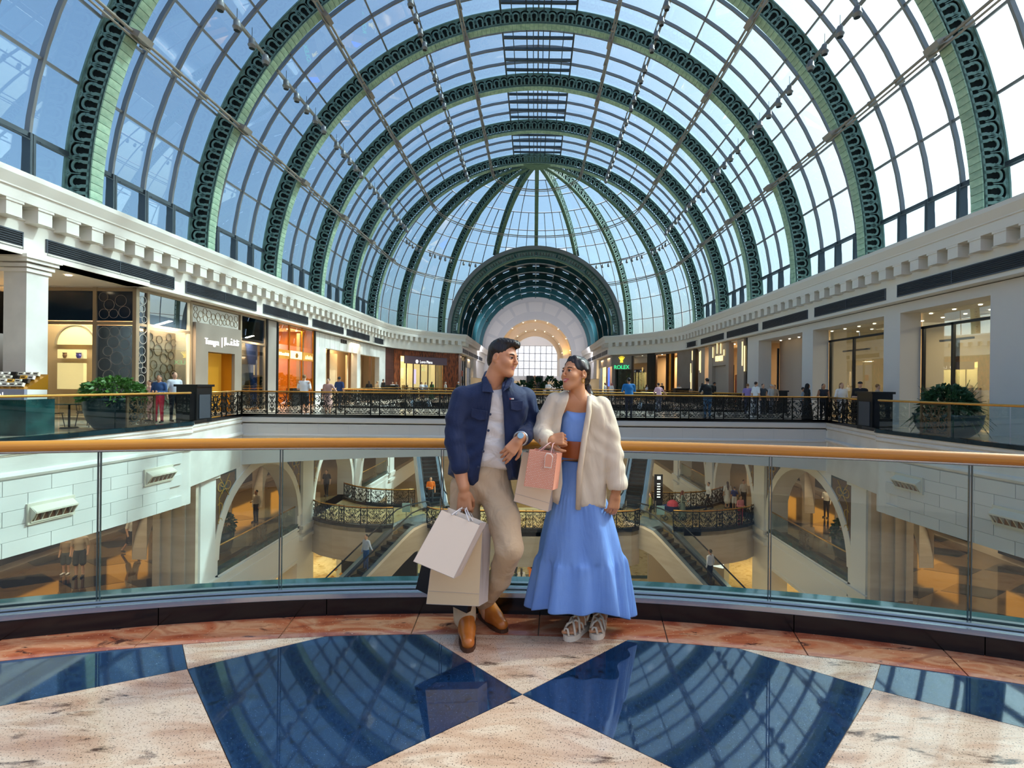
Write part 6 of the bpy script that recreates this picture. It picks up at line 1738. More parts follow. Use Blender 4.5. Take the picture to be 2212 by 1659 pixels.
    if cap:
        s.ell((hd[0], hd[1] + .01, hd[2] + .055), (.085, .098, .065), M_X, .004); s.ell((hd[0], hd[1] - .11, hd[2] + .045), (.062, .07, .010), M_X, .004)
    V, Q, lab = s.mesh(.021)
    k = h / 1.735
    me = np_data('person_body', (V, Q, lab), [cmat(top), cmat(bot), 'skin_' + SK[skin], 'hair_' + hair, cmat(shoe, .5), cmat(scarf or cap or '222222')])
    M = T(x, y, z) @ RZ(yaw) @ Matrix.Scale(k, 4)
    o = put('person', me, None, M); tag(o, label, 'person', None)
    if bag:
        bo = MB().box(-.16, .16, -.05, .05, -.16, .12).data('shoulder_bag', cmat(bag)); 
        b2 = put('bag', bo, o, M @ T(-.26, .03, .95))
    return o
def at(px, py, Y):
    u, v = px - 1155, py - 831
    return Vector(((u + .0107 * v) / F * Y, Y, H - (v - .0107 * u) / F * Y))
def up(px, Y): return at(px, 840, Y).x
# upper level
D = math.radians
person('bearded man in a pale grey shirt and dark jeans by the bubble screen', up(377, 18.6), 18.6, 0, D(60), 1.80, 'c9cfd6', '1e2a38', 'b', 0, .5, group='x')
person('woman in a navy blouse and bright red trousers with folded arms', up(344, 17.9), 17.9, 0, D(10), 1.68, '2a4a78', 'd8324a', 'b', 1, .9, arms=('front', 'front'), hairlen=1)
person('girl in a pale pink top standing behind the woman in red trousers', up(324, 18.5), 18.5, 0, D(-40), 1.50, 'e8b7a8', 'd9a0a0', 'b', 0, .3, hairlen=1)
person('man in a white T-shirt and dark patterned shorts leaning on the bridge rail', up(656, 22.7), 22.75, 0, D(180), 1.82, 'f2f2f2', '2a2f33', 'l', 0, .4, 'shorts', ('front', 'front'), shoe='e8e8e8', build=1.12)
person('woman in a dusty pink top with one arm along the bridge rail', up(709, 22.9), 22.9, 0, D(-10), 1.66, 'c79c92', 'b48f86', 'b', 0, .6, 'skirt', ('down', 'out'), hairlen=0, build=1.1)
person('man in a navy T-shirt walking away beyond the bridge', up(733, 27.6), 27.6, 0, D(170), 1.80, '1f3768', '24262c', 'k', 1, .4, walk_=.5)
person('woman in a black top with long brown hair by the second atrium rail', up(797, 39.6), 39.6, 0, D(200), 1.65, '1b1a1c', '26262c', 'b', 0, .6, hairlen=2)
person('person with a straw hat and beige shirt by the second atrium rail', up(815, 41.9), 41.9, 0, D(150), 1.64, 'cbb9a0', '6e6a66', 'l', 0, .5, cap='d9c49a')
person('man in a black jacket standing beside the dark stand', up(828, 43.8), 43.8, 0, D(140), 1.82, '16181c', '1a1c22', 'b', 0, 1)
person('person in a white shirt sitting area beside the dark stand', up(848, 47.6), 47.6, 0, D(20), 1.6, 'e4e4e4', '54565c', 'b', 0, .5)
person('person in a grey top in front of the rust panels', up(856, 48.8), 48.8, 0, D(-20), 1.6, '77767a', '3a3c42', 'l', 0, .5)
person('man in a white shirt before the bright corner shop window', up(911, 49), 49, 0, D(30), 1.62, 'f0f0f0', '3a3f4c', 'b', 1, .6)
person('person in a light blue shirt before the bright corner shop window', up(919, 49.8), 49.8, 0, D(-30), 1.6, 'b9cde4', '394050', 'k', 1, .6)
person('woman in a green dress before the bright corner shop window', up(933, 49.4), 49.4, 0, D(160), 1.66, '4f7a4a', '4f7a4a', 'b', 0, .5, 'gown', hairlen=2)
person('person in a pale jacket beside the rust-coloured pier', up(962, 49.2), 49.2, 0, D(-60), 1.66, 'dcd8d2', '5a5c60', 'g', 0, .8)
person('dark-dressed person by the narrow dark shopfront', up(990, 49.6), 49.6, 0, D(40), 1.68, '202226', '1c1e22', 'k', 0, .8, cap='dddddd')
person('tourist in a white T-shirt with both hands raised to his chest on the far walkway', up(1184, 49.2), 49.2, 0, D(0), 1.78, 'f4f4f4', '6a6e76', 'l', 0, .4, arms=('front', 'front'))
person('man in a long white robe by the gold display', up(1307, 49.4), 49.4, 0, D(60), 1.74, 'f4f4f4', 'efefef', 'k', 1, 1, 'gown')
person('man in a white robe and red-checked headcloth by the watch shop', up(1321, 50.2), 50.2, 0, D(-50), 1.72, 'f2f2f2', 'eeeeee', 'k', 1, 1, 'gown', scarf='c9767a')
person('man in a bright blue polo shirt leaning on the bridge rail with his back turned', up(1359, 23.0), 23.0, 0, D(180), 1.84, '1e77b8', '191c30', 'k', 1, .45, arms=('rail', 'rail'), lean=.12, build=1.12)
person('woman in a white top with black hair beyond the blue-shirted man', up(1397, 49.5), 49.5, 0, D(100), 1.62, 'e8e8ec', '2a2c34', 'k', 0, .6, hairlen=1)
person('person in a pale pink T-shirt leaning on the far bridge rail', up(1424, 28.6), 28.6, 0, D(200), 1.66, 'e2b3c0', '4a4c58', 'b', 0, .4, arms=('out', 'rail'), lean=.15)
person('person in a black top behind the pink T-shirt', up(1430, 49.0), 49.0, 0, D(30), 1.76, '1a1a1e', '222228', 'g', 0, .6)
person('man in a white shirt behind the black reception stand', up(1467, 46.6), 46.6, 0, D(0), 1.66, 'f0f0f0', '20242c', 'k', 1, .8)
person('man in a black T-shirt, cap and blue jeans leaning on the bridge rail', up(1529, 22.75), 22.75, 0, D(185), 1.86, '131417', '3d6384', 'k', 0, .45, arms=('rail', 'rail'), cap='141518', lean=.1, build=1.15)
person('man in a black cap and dark jacket on the walkway behind the black T-shirt', up(1543, 37), 37, 0, D(90), 1.80, '17191d', '1a1c20', 'k', 1, 1, cap='121316')
person('person in a white shirt half hidden behind the man in the cap', up(1517, 39.8), 39.8, 0, D(120), 1.74, 'e8e8e8', '4a5058', 'b', 0, .6)
person('blond woman in a lilac top holding the atrium rail', up(1615, 27.2), 27.2, 0, D(150), 1.66, '9a84c0', '3a3a48', 'l', 0, .3, arms=('out', 'down'))
person('man in a white T-shirt walking past the pale stone store', up(1633, 26.6), 26.6, 0, D(110), 1.76, 'f2f2f0', '43474e', 'b', 0, .4, walk_=.4)
person('woman in a dark sleeveless top by the black counter', up(1648, 27.4), 27.4, 0, D(10), 1.66, '3c4450', '2c3038', 'b', 0, .1, hairlen=0)
person('person in a pale hat beyond the black counter', up(1666, 28.6), 28.6, 0, D(30), 1.64, 'b9bec4', '5a5e66', 'l', 0, .5, cap='c9c4bb')
person('brown-haired person next to the hat wearer at the black counter', up(1673, 28.9), 28.9, 0, D(-60), 1.62, 'b9a088', '5a5048', 'l', 0, .5)
person('boy in a grey shirt next to the woman in black', up(1735, 23.6), 23.6, 0, D(60), 1.50, '8d97a0', '3a4048', 'k', 1, .5)
person('woman wrapped in a black abaya and headscarf at the rail', up(1747, 22.6), 22.7, 0, D(80), 1.66, '0d0d0f', '0d0d0f', 'k', 1, 1, 'gown', scarf='0d0d0f')
person('dark-haired woman in a black strapless top at the railing', up(1779, 22.8), 22.8, 0, D(-10), 1.66, '2b2d35', '23252c', 'k', 1, .0, hairlen=1)
person('long-haired woman in a white ruffled blouse at the railing', up(1818, 21.3), 21.3, 0, D(5), 1.70, 'efece8', 'cfd3d8', 'l', 0, .5, hairlen=2, build=1.08)
person('bearded man in a black cap and black T-shirt leaning by the black pillar', up(1858, 19.9), 19.9, 0, D(-35), 1.74, '15161a', '1c1e22', 'k', 0, .45, arms=('front', 'front'), cap='17181c', build=1.1)
person('woman with tied blond hair passing behind the black pillar', up(1896, 21.5), 21.5, 0, D(70), 1.66, 'b59c8a', '4a4a50', 'l', 0, .4)
# middle level
def lo(px, py, zf):
    v = py - 831 - .0107 * (px - 1155); Y = (H - zf) * F / v
    return at(px, py, Y).x, Y
def p1(label, px, py, yaw, **k):
    x, y = lo(px, py, Z1); return person(label, x, y, Z1, D(yaw), **k)
p1('man in a black T-shirt and black trousers walking through the lower arch', 705, 1072, 0, h=1.78, top='111215', bot='131418', hair='k', skin=0, sleeve=.4, walk_=.25)
p1('man in an orange polo shirt stepping off the escalator with a phone', 930, 1092, 20, h=1.80, top='ef7a22', bot='26303c', hair='k', skin=0, sleeve=.4, arms=('front', 'down'), walk_=.3)
p1('man in a white shirt and dark trousers by the lower arch shrubs', 553, 1128, -20, h=1.76, top='cfc6b4', bot='15161a', hair='k', skin=1, sleeve=.9, arms=('front', 'down'))
p1('child in a tan T-shirt and grey shorts on the lower gallery', 143, 1240, 10, h=1.50, top='a89376', bot='4b5458', hair='l', skin=0, sleeve=.4, legs='shorts', shoe='e6e6e6')
p1('adult in a pale shirt and dark shorts beside the child on the lower gallery', 172, 1246, 20, h=1.85, top='bfae9a', bot='2e3a40', hair='b', skin=0, sleeve=.4, legs='shorts', shoe='3a3a3a')
p1('woman in a white top and black shorts striding across the lower gallery', 285, 1194, 80, h=1.72, top='f0eee8', bot='17181c', hair='l', skin=0, sleeve=.4, legs='shorts', walk_=.8, hairlen=1)
p1('woman in a white blouse and black trousers striding past the totem side railing', 1530, 1101, -80, h=1.72, top='f4f2f0', bot='14151a', hair='b', skin=0, sleeve=1.0, walk_=.7)
p1('woman in a long cream dress with dark hair walking away', 1571, 1098, 180, h=1.70, top='f0ece4', bot='f0ece4', hair='b', skin=0, sleeve=.6, legs='skirt', hairlen=2)
p1('boy in a blue football shirt and white shorts beside the cream dress', 1586, 1100, 180, h=1.42, top='22408c', bot='f0f0f0', hair='b', skin=0, sleeve=.4, legs='shorts')
p1('man in a white shirt and black trousers near the lower arch on the shrub side', 1606, 1097, 10, h=1.78, top='d9d4c8', bot='131418', hair='k', skin=1, sleeve=1)
p1('woman in a pink patterned two-piece outfit leaning at the bowed rail', 1599, 1133, 20, h=1.62, top='e08a94', bot='c8405a', hair='k', skin=1, sleeve=1, arms=('front', 'front'))
p1('woman in a grey-green robe and brown headscarf pushing a pram', 1474, 1122, 60, h=1.66, top='7f8f88', bot='6f8078', hair='k', skin=1, sleeve=1, legs='gown', arms=('front', 'front'), scarf='6a3a34')
p1('woman in an olive jacket and black trousers at the escalator head', 1405, 1128, -110, h=1.68, top='8a8a3e', bot='15161a', hair='b', skin=0, sleeve=1, hairlen=1, bag='b8a45a')
p1('woman in a beige top and black skirt stepping onto the rising escalator', 1357, 1074, 175, h=1.68, top='c9b08a', bot='14151a', hair='l', skin=0, sleeve=.4, legs='skirt', hairlen=2, shoe='eeeeee')
p1('guard in a white shirt seen in the lower arch behind the shrub planter', 1785, 1118, -60, h=1.76, top='e0d8c8', bot='121316', hair='k', skin=1, sleeve=.9, arms=('front', 'down'))
# on the escalators
def esc_person(label, sgn, t_, yaw, **k):
    x = sgn * (6.45 + .6 * t_); y = 27.6 - .8 * t_; z = Z1 + .02 - math.floor(t_ * math.tan(math.radians(30)) / .2) * .2
    return person(label, x, y, z, D(yaw), **k)
esc_person('man in a light blue shirt and jeans riding down with a hand on the rail', -1, 3.0, -30, h=1.76, top='b9c6dc', bot='2f5a94', hair='k', skin=0, sleeve=1.0, arms=('down', 'out'))
esc_person('man in a white shirt and dark trousers riding down with his back turned', 1, 3.6, 215, h=1.76, top='e9e6ea', bot='14172a', hair='k', skin=1, sleeve=1.0)
# ground level
def p0(label, px, py, yaw, **k):
    x, y = lo(px, py, ZG); return person(label, x, y, ZG, D(yaw), **k)
p0('person in black walking across the ground-level inlay', 1114, 1240, 160, h=1.8, top='101116', bot='14202c', walk_=.4)
p0('woman in a long orange dress with dark hair on the ground level', 1148, 1264, 170, h=1.72, top='d97a2c', bot='d97a2c', legs='gown', hairlen=2, sleeve=.6)
p0('woman in a pale grey top with shoulder-length dark hair on the ground level', 1126, 1283, 180, h=1.70, top='b9bcc8', bot='5a5e68', hairlen=2, hair='k')
p0('person in a wheelchair-like seat with patterned clothes on the ground level', 1095, 1275, 150, h=1.5, top='5a3a34', bot='7a5a48') if False else None
# pram
x, y = lo(1447, 1122, Z1)
pr = thing('pram', 'navy pram with a red and white hood pushed along the crossing', 'pram', (x, y, Z1))
MB().lathe([(.12, .45), (.3, .55), (.36, .8), (.32, .8)], 14, (x, y, Z1), sx=1.3).build('basket', cmat('2c3566'), pr); MB().lathe([(.34, .8), (.3, .98), (.16, 1.1), (.02, 1.14)], 12, (x + .15, y, Z1)).build('hood', cmat('c94a58'), pr)
for sx in (-1, 1):
    for sy in (-1, 1): MB().tube([(x + sx * .3 + .12 * math.cos(2 * PI * q / 12), y + sy * .22, Z1 + .13 + .12 * math.sin(2 * PI * q / 12)) for q in range(12)], .02, 5, closed=True).build('wheel', 'rubber', pr)
    MB().tube([(x + sx * .3, y, Z1 + .13), (x + sx * .1, y, Z1 + .5)], .02, 5).build('strut', 'steel', pr)
MB().tube([(x + .3, y - .1, Z1 + .8), (x + .6, y, Z1 + 1.02), (x + .3, y + .1, Z1 + .8)], .02, 5).build('push_bar', 'rubber', pr)
# ================================================================== the couple at the rail
mat('skin_man', 'd0966f', .45, col2='c68a64', scale=9, sss=.15); mat('skin_woman', 'd2986e', .42, col2='c88c62', scale=9, sss=.15)
mat('lip_man', 'bf7c68', .45); mat('lip_woman', 'c46a62', .35); mat('eye_white', 'cfc6be', .3); mat('eye_iris', '2b1a10', .15); mat('brow', '1a1210', .7); mat('teeth', 'f2eee6', .3)
mat('hair_dark', '15100e', .42, col2='241a15', scale=60, stretch=(1, 1, .08), bump=.3, bscale=80)
mat('hair_sleek', '100c0b', .32, col2='2a1d16', scale=50, stretch=(1, 1, .06), bump=.25, bscale=90)
mat('navy_cloth', '0d2854', .75, col2='0a2148', scale=5, bump=.12, bscale=140, sheen=.1, wrinkle=(.75, 7, (1, 1, .55), .5)); mat('white_tee', 'e8e4de', .8, bump=.1, bscale=160, wrinkle=(.6, 8, (1, 1, 1.6), .7))
mat('chino', 'd2b997', .8, col2='c8ae8c', scale=4, bump=.1, bscale=180, wrinkle=(.6, 8, (1, 1, .8), .8)); mat('shoe_tan', 'c4732f', .22, col2='ad5e22', scale=8); mat('shoe_sole', '4a2a16', .6)
mat('dress_blue', '7ca4e4', .7, col2='7099de', scale=4, bump=.08, bscale=120, wrinkle=(.35, 7, (1.4, 1.4, .3), .1)); mat('knit_cream', 'e6d8c0', .9, col2='dccdb4', scale=6, bump=.08, bscale=260, wrinkle=(.75, 6, (1.3, 1.3, .4), .3))
mat('belt_tan', '9c4d1c', .35, col2='87400f', scale=5); mat('sandal_rope', 'e6d8c2', .8, bump=.4, bscale=250); mat('sandal_sole', 'e2d6c2', .7); mat('nail', 'f0d8cc', .25)
mat('bag_white', 'f2e4d0', .6); mat('bag_beige', 'ead0a6', .55); mat('bag_gusset', 'c4b6ac', .6); mat('bag_black', '17120f', .35); mat('bag_pink', 'e8a184', .55); mat('bag_cream', 'ecd6b8', .5); mat('dot_white', 'f6e4d6', .5)
mat('cord_white', 'f0ece8', .7); mat('cord_pink', 'e6b8b0', .7); mat('gold_jewel', 'd8a848', .2, metal=.9); mat('button', '1a2c4c', .3); mat('red_tag', 'c2453a', .5)
def W(px, py, Y): p = at(px, py, Y); return (p.x, p.y, p.z)
def head_local(sdf, male):
    """adult head; +X forward, +Y to the person's left, +Z up, origin between the ears"""
    s = sdf; j = 1.0 if male else .93; n = 1.0 if male else .82
    s.ell((-.012, 0, .036), (.096, .076, .088), 0, .02); s.ell((.022, 0, -.02), (.070, .064 * j, .088), 0, .03)
    s.ell((.050, 0, -.070), (.040, .040 * j, .042), 0, .03); s.ell((.070 * j + .003, 0, -.098), (.022, .024 * j, .020), 0, .02)
    for q in (-1, 1):
        s.cone((.0, q * .054 * j, -.052), (.060, q * .020, -.096), .020 * j, .016, 0, .03)
        s.ell((.060, q * .038, -.026), (.030, .026, .026), 0, .025)                  # cheek
        s.cone((.086, q * .012, .030), (.066, q * .048, .030), .011, .009, 0, .015)      # brow ridge
    s.cone((.090, 0, .022), (.1125, 0, -.017), .0075 * n + .001, .0100 * n, 0, .010); s.ell((.106, 0, -.025), (.014 * n, .017 * n, .009), 0, .006)
    for q in (-1, 1): s.cut((.098, q * .031, .010), (.017, .017, .010), .012)
    for q in (-1, 1): s.ell((.0785, q * .031, .0145), (.0145, .0165, .0085), 0, .003); s.ell((.0775, q * .031, .0005), (.014, .0155, .006), 0, .003)      # lids
    lr = .0042 if male else .0052
    for q in (-1, 1): s.cone((.0935, 0, -.0535), (.079, q * .027, -.0475), lr, .0022, 1, .004)
    for q in (-1, 1): s.cone((.0915, -q * .006, -.0625), (.079, q * .024, -.0505), lr * 1.25, .0024, 1, .004)
    for q in (-1, 1):
        s.ell((-.010, q * .080, -.004), (.021, .010, .031), 0, .006, R=Matrix.Rotation(.25, 3, 'Y')); s.cut((-.004, q * .090, .0), (.011, .008, .018), .004)
        s.ell((-.002, q * .076, -.032), (.010, .008, .010), 0, .006)
    return s
def face_parts(par, M, male):
    for q in (-1, 1):
        e = MB().lathe([(.0005, -.0125), (.008, -.0097), (.0118, -.004), (.0125, 0), (.0118, .004), (.008, .0097), (.0005, .0125)], 14).build('eye', 'eye_white', par, M @ T(.0815, q * .031, .008) @ RY(PI / 2), smooth=True)
        MB().lathe([(.0070, -.001), (.0062, .0010), (.0005, .0018)], 14).build('iris', 'eye_iris', e, M @ T(.0815, q * .031, .008) @ RZ(-.30 if male else .30) @ T(.0115, 0, 0) @ RY(PI / 2))
        MB().tube([(.094, q * .014, .027), (.093, q * .028, .033), (.083, q * .044, .031), (.072, q * .051, .025)], [.0035, .0042, .0034, .0016] if male else [.0028, .0032, .0024, .001], 6).build('eyebrow', 'brow', par, M, smooth=True)
        MB().tube([(.0935, q * .019, .011), (.0955, q * .030, .0165), (.0905, q * .041, .014), (.084, q * .047, .009)], [.001, .0017, .0016, .0006], 5).build('eyelashes', 'brow', par, M)
def rot_to(yaw, pitch, roll):
    """face direction: yaw from -Y (towards the camera) to +X"""
    return RZ(-PI / 2 + yaw) @ RY(-pitch) @ RX(roll)
def hand(s, wr, dirv, nrm, size=1.0, curl=(.5, .5, .5, .5), thumb=.5, m=0, spread=.06, side=1, tcurl=.4):
    """palm and five fingers; dirv points from wrist to knuckles, nrm out of the back of the hand; side=+1 puts the thumb on dirv x nrm"""
    d = Vector(dirv).normalized(); n = Vector(nrm); n = (n - d * n.dot(d)).normalized(); a = d.cross(n) * side; w_ = Vector(wr)
    P = lambda x, y, z: tuple(w_ + (d * x + a * y + n * z) * size)
    s.cone(P(-.03, 0, 0), P(.02, 0, 0), .027 * size, .026 * size, m, .012)
    for y in (-.026, -.009, .009, .026): s.cone(P(.015, y * .75, 0), P(.088, y * 1.15, 0), .0155 * size, .0125 * size, m, .010)
    lens = ((.026, .040, .026, .020), (.010, .044, .029, .022), (-.009, .041, .027, .021), (-.027, .032, .021, .018))
    for i, (y, l1, l2, l3) in enumerate(lens):
        c = curl[i]; base = Vector((.088, y * 1.1, .001)); ang = 0.0; pts = [base]
        for l_, k in ((l1, 1.0), (l2, 1.25), (l3, .8)):
            ang += c * k; sp = spread * (1.5 - i)
            pts.append(pts[-1] + Vector((l_ * math.cos(ang) , l_ * sp, -l_ * math.sin(ang))))
        s.chain([P(*p) for p in pts], [.0095 * size, .0090 * size, .0082 * size, .0066 * size], m, .0022)
    t0 = Vector((.018, .024, -.006)); t1 = t0 + Vector((.032, .026 * thumb + .008, -.010 - .012 * tcurl)); t2 = t1 + Vector((.028, .014 * thumb - .006 * tcurl, -.008 - .012 * tcurl)); t3 = t2 + Vector((.021, .004 * thumb - .010 * tcurl, -.004 - .008 * tcurl))
    s.chain([P(*t) for t in (t0, t1, t2, t3)], [.0155 * size, .0115 * size, .0100 * size, .0075 * size], m, .004)
    return s
def poly_inflate(poly, yc, D_, R_, back=None):
    """field of an outline in the XZ plane given rounded thickness: half depth D_, edge rounding width R_"""
    def f(P):
        X, Z = P[..., 0], P[..., 2]
        if P.ndim == 4: s2 = d_poly2(X[:, 0, :].astype(float), Z[:, 0, :].astype(float), poly)[:, None, :]
        else: s2 = d_poly2(X.astype(float), Z.astype(float), poly)
        t = np.clip(1 + s2 / R_, 0, 1); half = D_ * np.sqrt(np.clip(1 - t * t, 1e-4, 1))
        y0 = yc(X, Z) if callable(yc) else yc
        dy = np.abs(P[..., 1] - y0) - half
        return np.where(s2 > 0, np.sqrt(np.maximum(s2, 0) ** 2 + np.maximum(dy, 0) ** 2) + 1e-4, np.maximum(dy * .8, s2 * .999)).astype(np.float32)
    return f
def PZ(pts, Y): return [(at(a, b, Y).x, at(a, b, Y).z) for a, b in pts]
def poly_cut(poly, y_lim):
    def f(P):
        X, Z = P[..., 0], P[..., 2]
        s2 = d_poly2(X[:, 0, :].astype(float), Z[:, 0, :].astype(float), poly)[:, None, :] if P.ndim == 4 else d_poly2(X.astype(float), Z.astype(float), poly)
        return np.maximum(s2, P[..., 1] - y_lim).astype(np.float32)
    return f
def folds(amp, fns):
    def f(P):
        v = 0
        for (kx, ky, kz, ph, c, r) in fns:
            g = np.exp(-(((P - np.array(c, np.float32)) ** 2).sum(-1)) / (r * r)) if c is not None else 1.0
            v = v + g * np.sin(kx * P[..., 0] + ky * P[..., 1] + kz * P[..., 2] + ph)
        return (amp * v).astype(np.float32)
    return f

# ------------------------------------------------------------------ the man
man = thing('person', 'dark-haired man in a navy overshirt, white T-shirt and beige trousers leaning on the handrail', 'person', (W(1010, 1380, 2.95)[0], 2.95, 0))
YM = 3.02
# head
HMAN = T(*W(1087, 775, YM)) @ rot_to(math.radians(60), math.radians(-6), math.radians(-7)) @ Matrix.Scale(.87, 4)
hs = head_local(SDF(), True); hs.cone((-.022, 0, -.04), (-.055, .0, -.19), .062, .068, 0, .03)
head_m = xf(hs.mesh(.0032), HMAN)
# torso, arms, legs under the clothes
NB = W(1070, 836, YM + .03)
bs = SDF(); bs.cone(NB, W(1066, 850, YM + .06), .060, .07, 0, .03)
SHL, SHR = W(1003, 858, YM), W(1134, 862, YM + .05)
bs.cone(SHL, SHR, .055, .055, 0, .05); bs.ell(W(1068, 915, YM + .06), (.15, .09, .20), 0, .06); bs.ell(W(1052, 1030, YM + .06), (.09, .06, .10), 0, .06)
HIPL, KNL, ANL = W(1008, 1050, 3.07), W(1000, 1190, 3.05), (W(1004, 1345, 3.05)[0], 3.05, .10)
HIPR, KNR, ANR = W(1068, 1050, 3.06), W(1101, 1184, 2.86), (W(1046, 1322, 3.20)[0], 3.20, .105)
bs.chain([HIPL, KNL, ANL], [.075, .052, .040], 0, .03); bs.chain([HIPR, KNR, ANR], [.075, .052, .040], 0, .03)
bs.cone(ANL, (ANL[0] + .005, ANL[1] - .05, .05), .038, .035, 0, .02); bs.cone(ANR, (ANR[0] + .02, ANR[1] - .04, .05), .038, .035, 0, .02)
body_low = bs.mesh(.012)
# left-of-picture arm: straight down, fist round the bag cords
ELL, WRL = W(984, 955, YM - .07), W(1001, 1052, YM - .12)
a1 = SDF(); a1.chain([ELL, W(992, 1005, YM - .07), WRL], [.047, .044, .030], 0, .02)
hand(a1, W(1003, 1062, YM - .11), (0.02, -.05, -1), (-.15, -1, 0), 1.10, (1.1, 1.15, 1.15, 1.1), .2, 0, .02, -1, 1.0)
arm1 = a1.mesh(.0034)
# right-of-picture arm: forearm over the rail, hand hanging forward
ELR, WRR = W(1150, 925, YM + .12), W(1126, 946, YM - .16)
a2 = SDF(); a2.chain([ELR, WRR], [.045, .031], 0, .02)
hand(a2, W(1121, 950, YM - .185), (-.60, -.30, -.74), (.25, -.93, .20), .90, (.32, .40, .44, .48), .9, 0, .03, -1, .3)
arm2 = a2.mesh(.0034)
body = put('body', np_data('man_body', join_np([head_m, body_low, arm1, arm2]), ['skin_man', 'lip_man']), man)
face_parts(man, HMAN, True)
# hair: short sides, swept top
hh = SDF(); hh.ell((-.020, 0, .052), (.101, .083, .088), 0, .01); hh.ell((.035, 0, .108), (.062, .062, .028), 0, .03); hh.ell((.070, .012, .100), (.030, .040, .022), 0, .02); hh.ell((-.060, 0, -.01), (.056, .068, .07), 0, .02)
for i in range(9):
    q = (i - 4) / 4; hh.cone((-.02, q * .055, .112), (.074 + .010 * (i % 2), q * .042 + .006, .110 + .008 * (i % 3)), .018, .007, 0, .012)
hh.cut((.086, 0, -.006), (.070, .078, .098), .010); hh.cut((.040, .085, -.035), (.062, .05, .060), .008); hh.cut((.040, -.085, -.035), (.062, .05, .060), .008); hh.cut((-.035, 0, -.125), (.10, .10, .06), .01)
hh.fn(folds(.0009, [(150, 360, 0, 0, None, 0), (60, -290, 120, 1, None, 0)]), None, None, mode='warp')
put('hair', np_data('man_hair', xf(hh.mesh(.0032), HMAN), ['hair_dark']), man)
# T-shirt
ts = SDF(); tee = PZ([(1043, 836), (1060, 830), (1084, 832), (1100, 838), (1112, 870), (1108, 950), (1106, 1018), (1060, 1021), (1018, 1016), (1020, 930), (1022, 870)], YM)
ts.fn(poly_inflate(tee, YM + .05, .115, .10), W(1000, 828, YM - .2), W(1130, 1026, YM + .3), 0, .02)
ts.fn(folds(.0045, [(26, 0, 60, 0, W(1060, 960, YM), .16), (-34, 0, 48, 1.2, W(1070, 1000, YM), .10), (18, 0, 74, .4, W(1075, 900, YM), .10)]), None, None, mode='warp')
ts.cut(W(1071, 828, YM - .05), (.042, .12, .030), .008)
put('t_shirt', np_data('t_shirt', ts.mesh(.006), ['white_tee']), man)
# overshirt
jk = SDF(); YJ = YM + .05
jp = PZ([(1046, 822), (1056, 814), (1098, 818), (1112, 828), (1140, 846), (1146, 880), (1132, 930), (1126, 980), (1125, 1038), (1097, 1040), (1092, 1015), (1060, 1030), (1027, 1058), (1000, 1046), (965, 1026), (972, 960), (984, 880), (988, 842), (1008, 832)], YM)
jk.fn(poly_inflate(jp, YJ, .135, .085), W(955, 810, YM - .25), W(1155, 1064, YM + .35), 0, .02)
jk.chain([W(1001, 860, YM - .01), W(988, 905, YM - .05), W(983, 952, YM - .08), W(992, 1003, YM - .095)], [.074, .068, .060, .052], 0, .009)
jk.cone(W(991, 988, YM - .09), W(993, 1005, YM - .097), .056, .056, 0, .004)
jk.chain([W(1132, 862, YM + .05), W(1143, 895, YM + .08), W(1146, 924, YM + .08), W(1134, 942, YM - .08)], [.074, .062, .056, .048], 0, .010); jk.cone(W(1138, 936, YM - .03), W(1131, 944, YM - .11), .051, .050, 0, .004)
jk.fn(folds(.0055, [(30, 0, 74, 0, W(985, 930, YM), .12), (-50, 0, 74, 2, W(1012, 975, YM), .11), (84, 0, 50, 1, W(1135, 900, YM), .09), (80, 0, 10, 0, W(1010, 1030, YM), .10), (40, 0, -90, 1, W(985, 985, YM), .07), (70, 0, -30, 0, W(1110, 960, YM), .10)]), None, None, mode='warp')
jk.fn(poly_cut(PZ([(1057, 800), (1087, 800), (1085, 838), (1089, 880), (1092, 945), (1094, 1100), (1030, 1100), (1037, 1022), (1052, 940), (1062, 880), (1066, 846)], YM), YM + .06), None, None, 0, .006, mode='fcut')
jk.cut(W(1071, 822, YM + .02), (.060, .09, .050), .006)
put('overshirt', np_data('overshirt', jk.mesh(.006), ['navy_cloth']), man)
cl_ = MB()                                                      # collar leaves, pocket flaps, buttons
def slab(pts, Y, th, m_name, nm, par=man, dy=None):
    P3 = [Vector(W(a, b, Y + (dy[i] if dy else 0))) for i, (a, b) in enumerate(pts)]
    n = len(P3); nn = Vector((0, -th, 0)); mb = MB(); c = sum(P3, Vector()) / n
    V = [tuple(p) for p in P3] + [tuple(c + (p - c) * .97 + nn) for p in P3]
    mb.add(V, [tuple(range(n))[::-1], tuple(range(n, 2 * n))] + [(i, (i + 1) % n, n + (i + 1) % n, n + i) for i in range(n)])
    return mb.build(nm, m_name, par)
MB().tube([W(1049, 836, YM - .05), W(1047, 822, YM + .0), W(1053, 808, YM + .07), W(1074, 803, YM + .10), W(1096, 809, YM + .07), W(1104, 822, YM + .0), W(1100, 836, YM - .05)], [.016, .020, .022, .022, .022, .020, .016], 8).build('collar', 'navy_cloth', man, smooth=True)
slab([(1050, 812), (1059, 830), (1067, 848), (1042, 846), (1043, 818)], YM - .088, .012, 'navy_cloth', 'collar', dy=[.08, .02, -.012, 0, .06])
slab([(1098, 814), (1108, 822), (1112, 840), (1101, 836), (1087, 846)], YM - .088, .012, 'navy_cloth', 'collar', dy=[.08, .05, .01, 0, -.01])
slab([(1019, 882), (1053, 888), (1051, 906), (1036, 908), (1018, 900)], YM - .098, .007, 'navy_cloth', 'pocket_flap'); slab([(1103, 866), (1130, 866), (1130, 884), (1117, 887), (1104, 884)], YM - .098, .008, 'navy_cloth', 'pocket_flap', dy=[0, .025, .025, .012, 0])
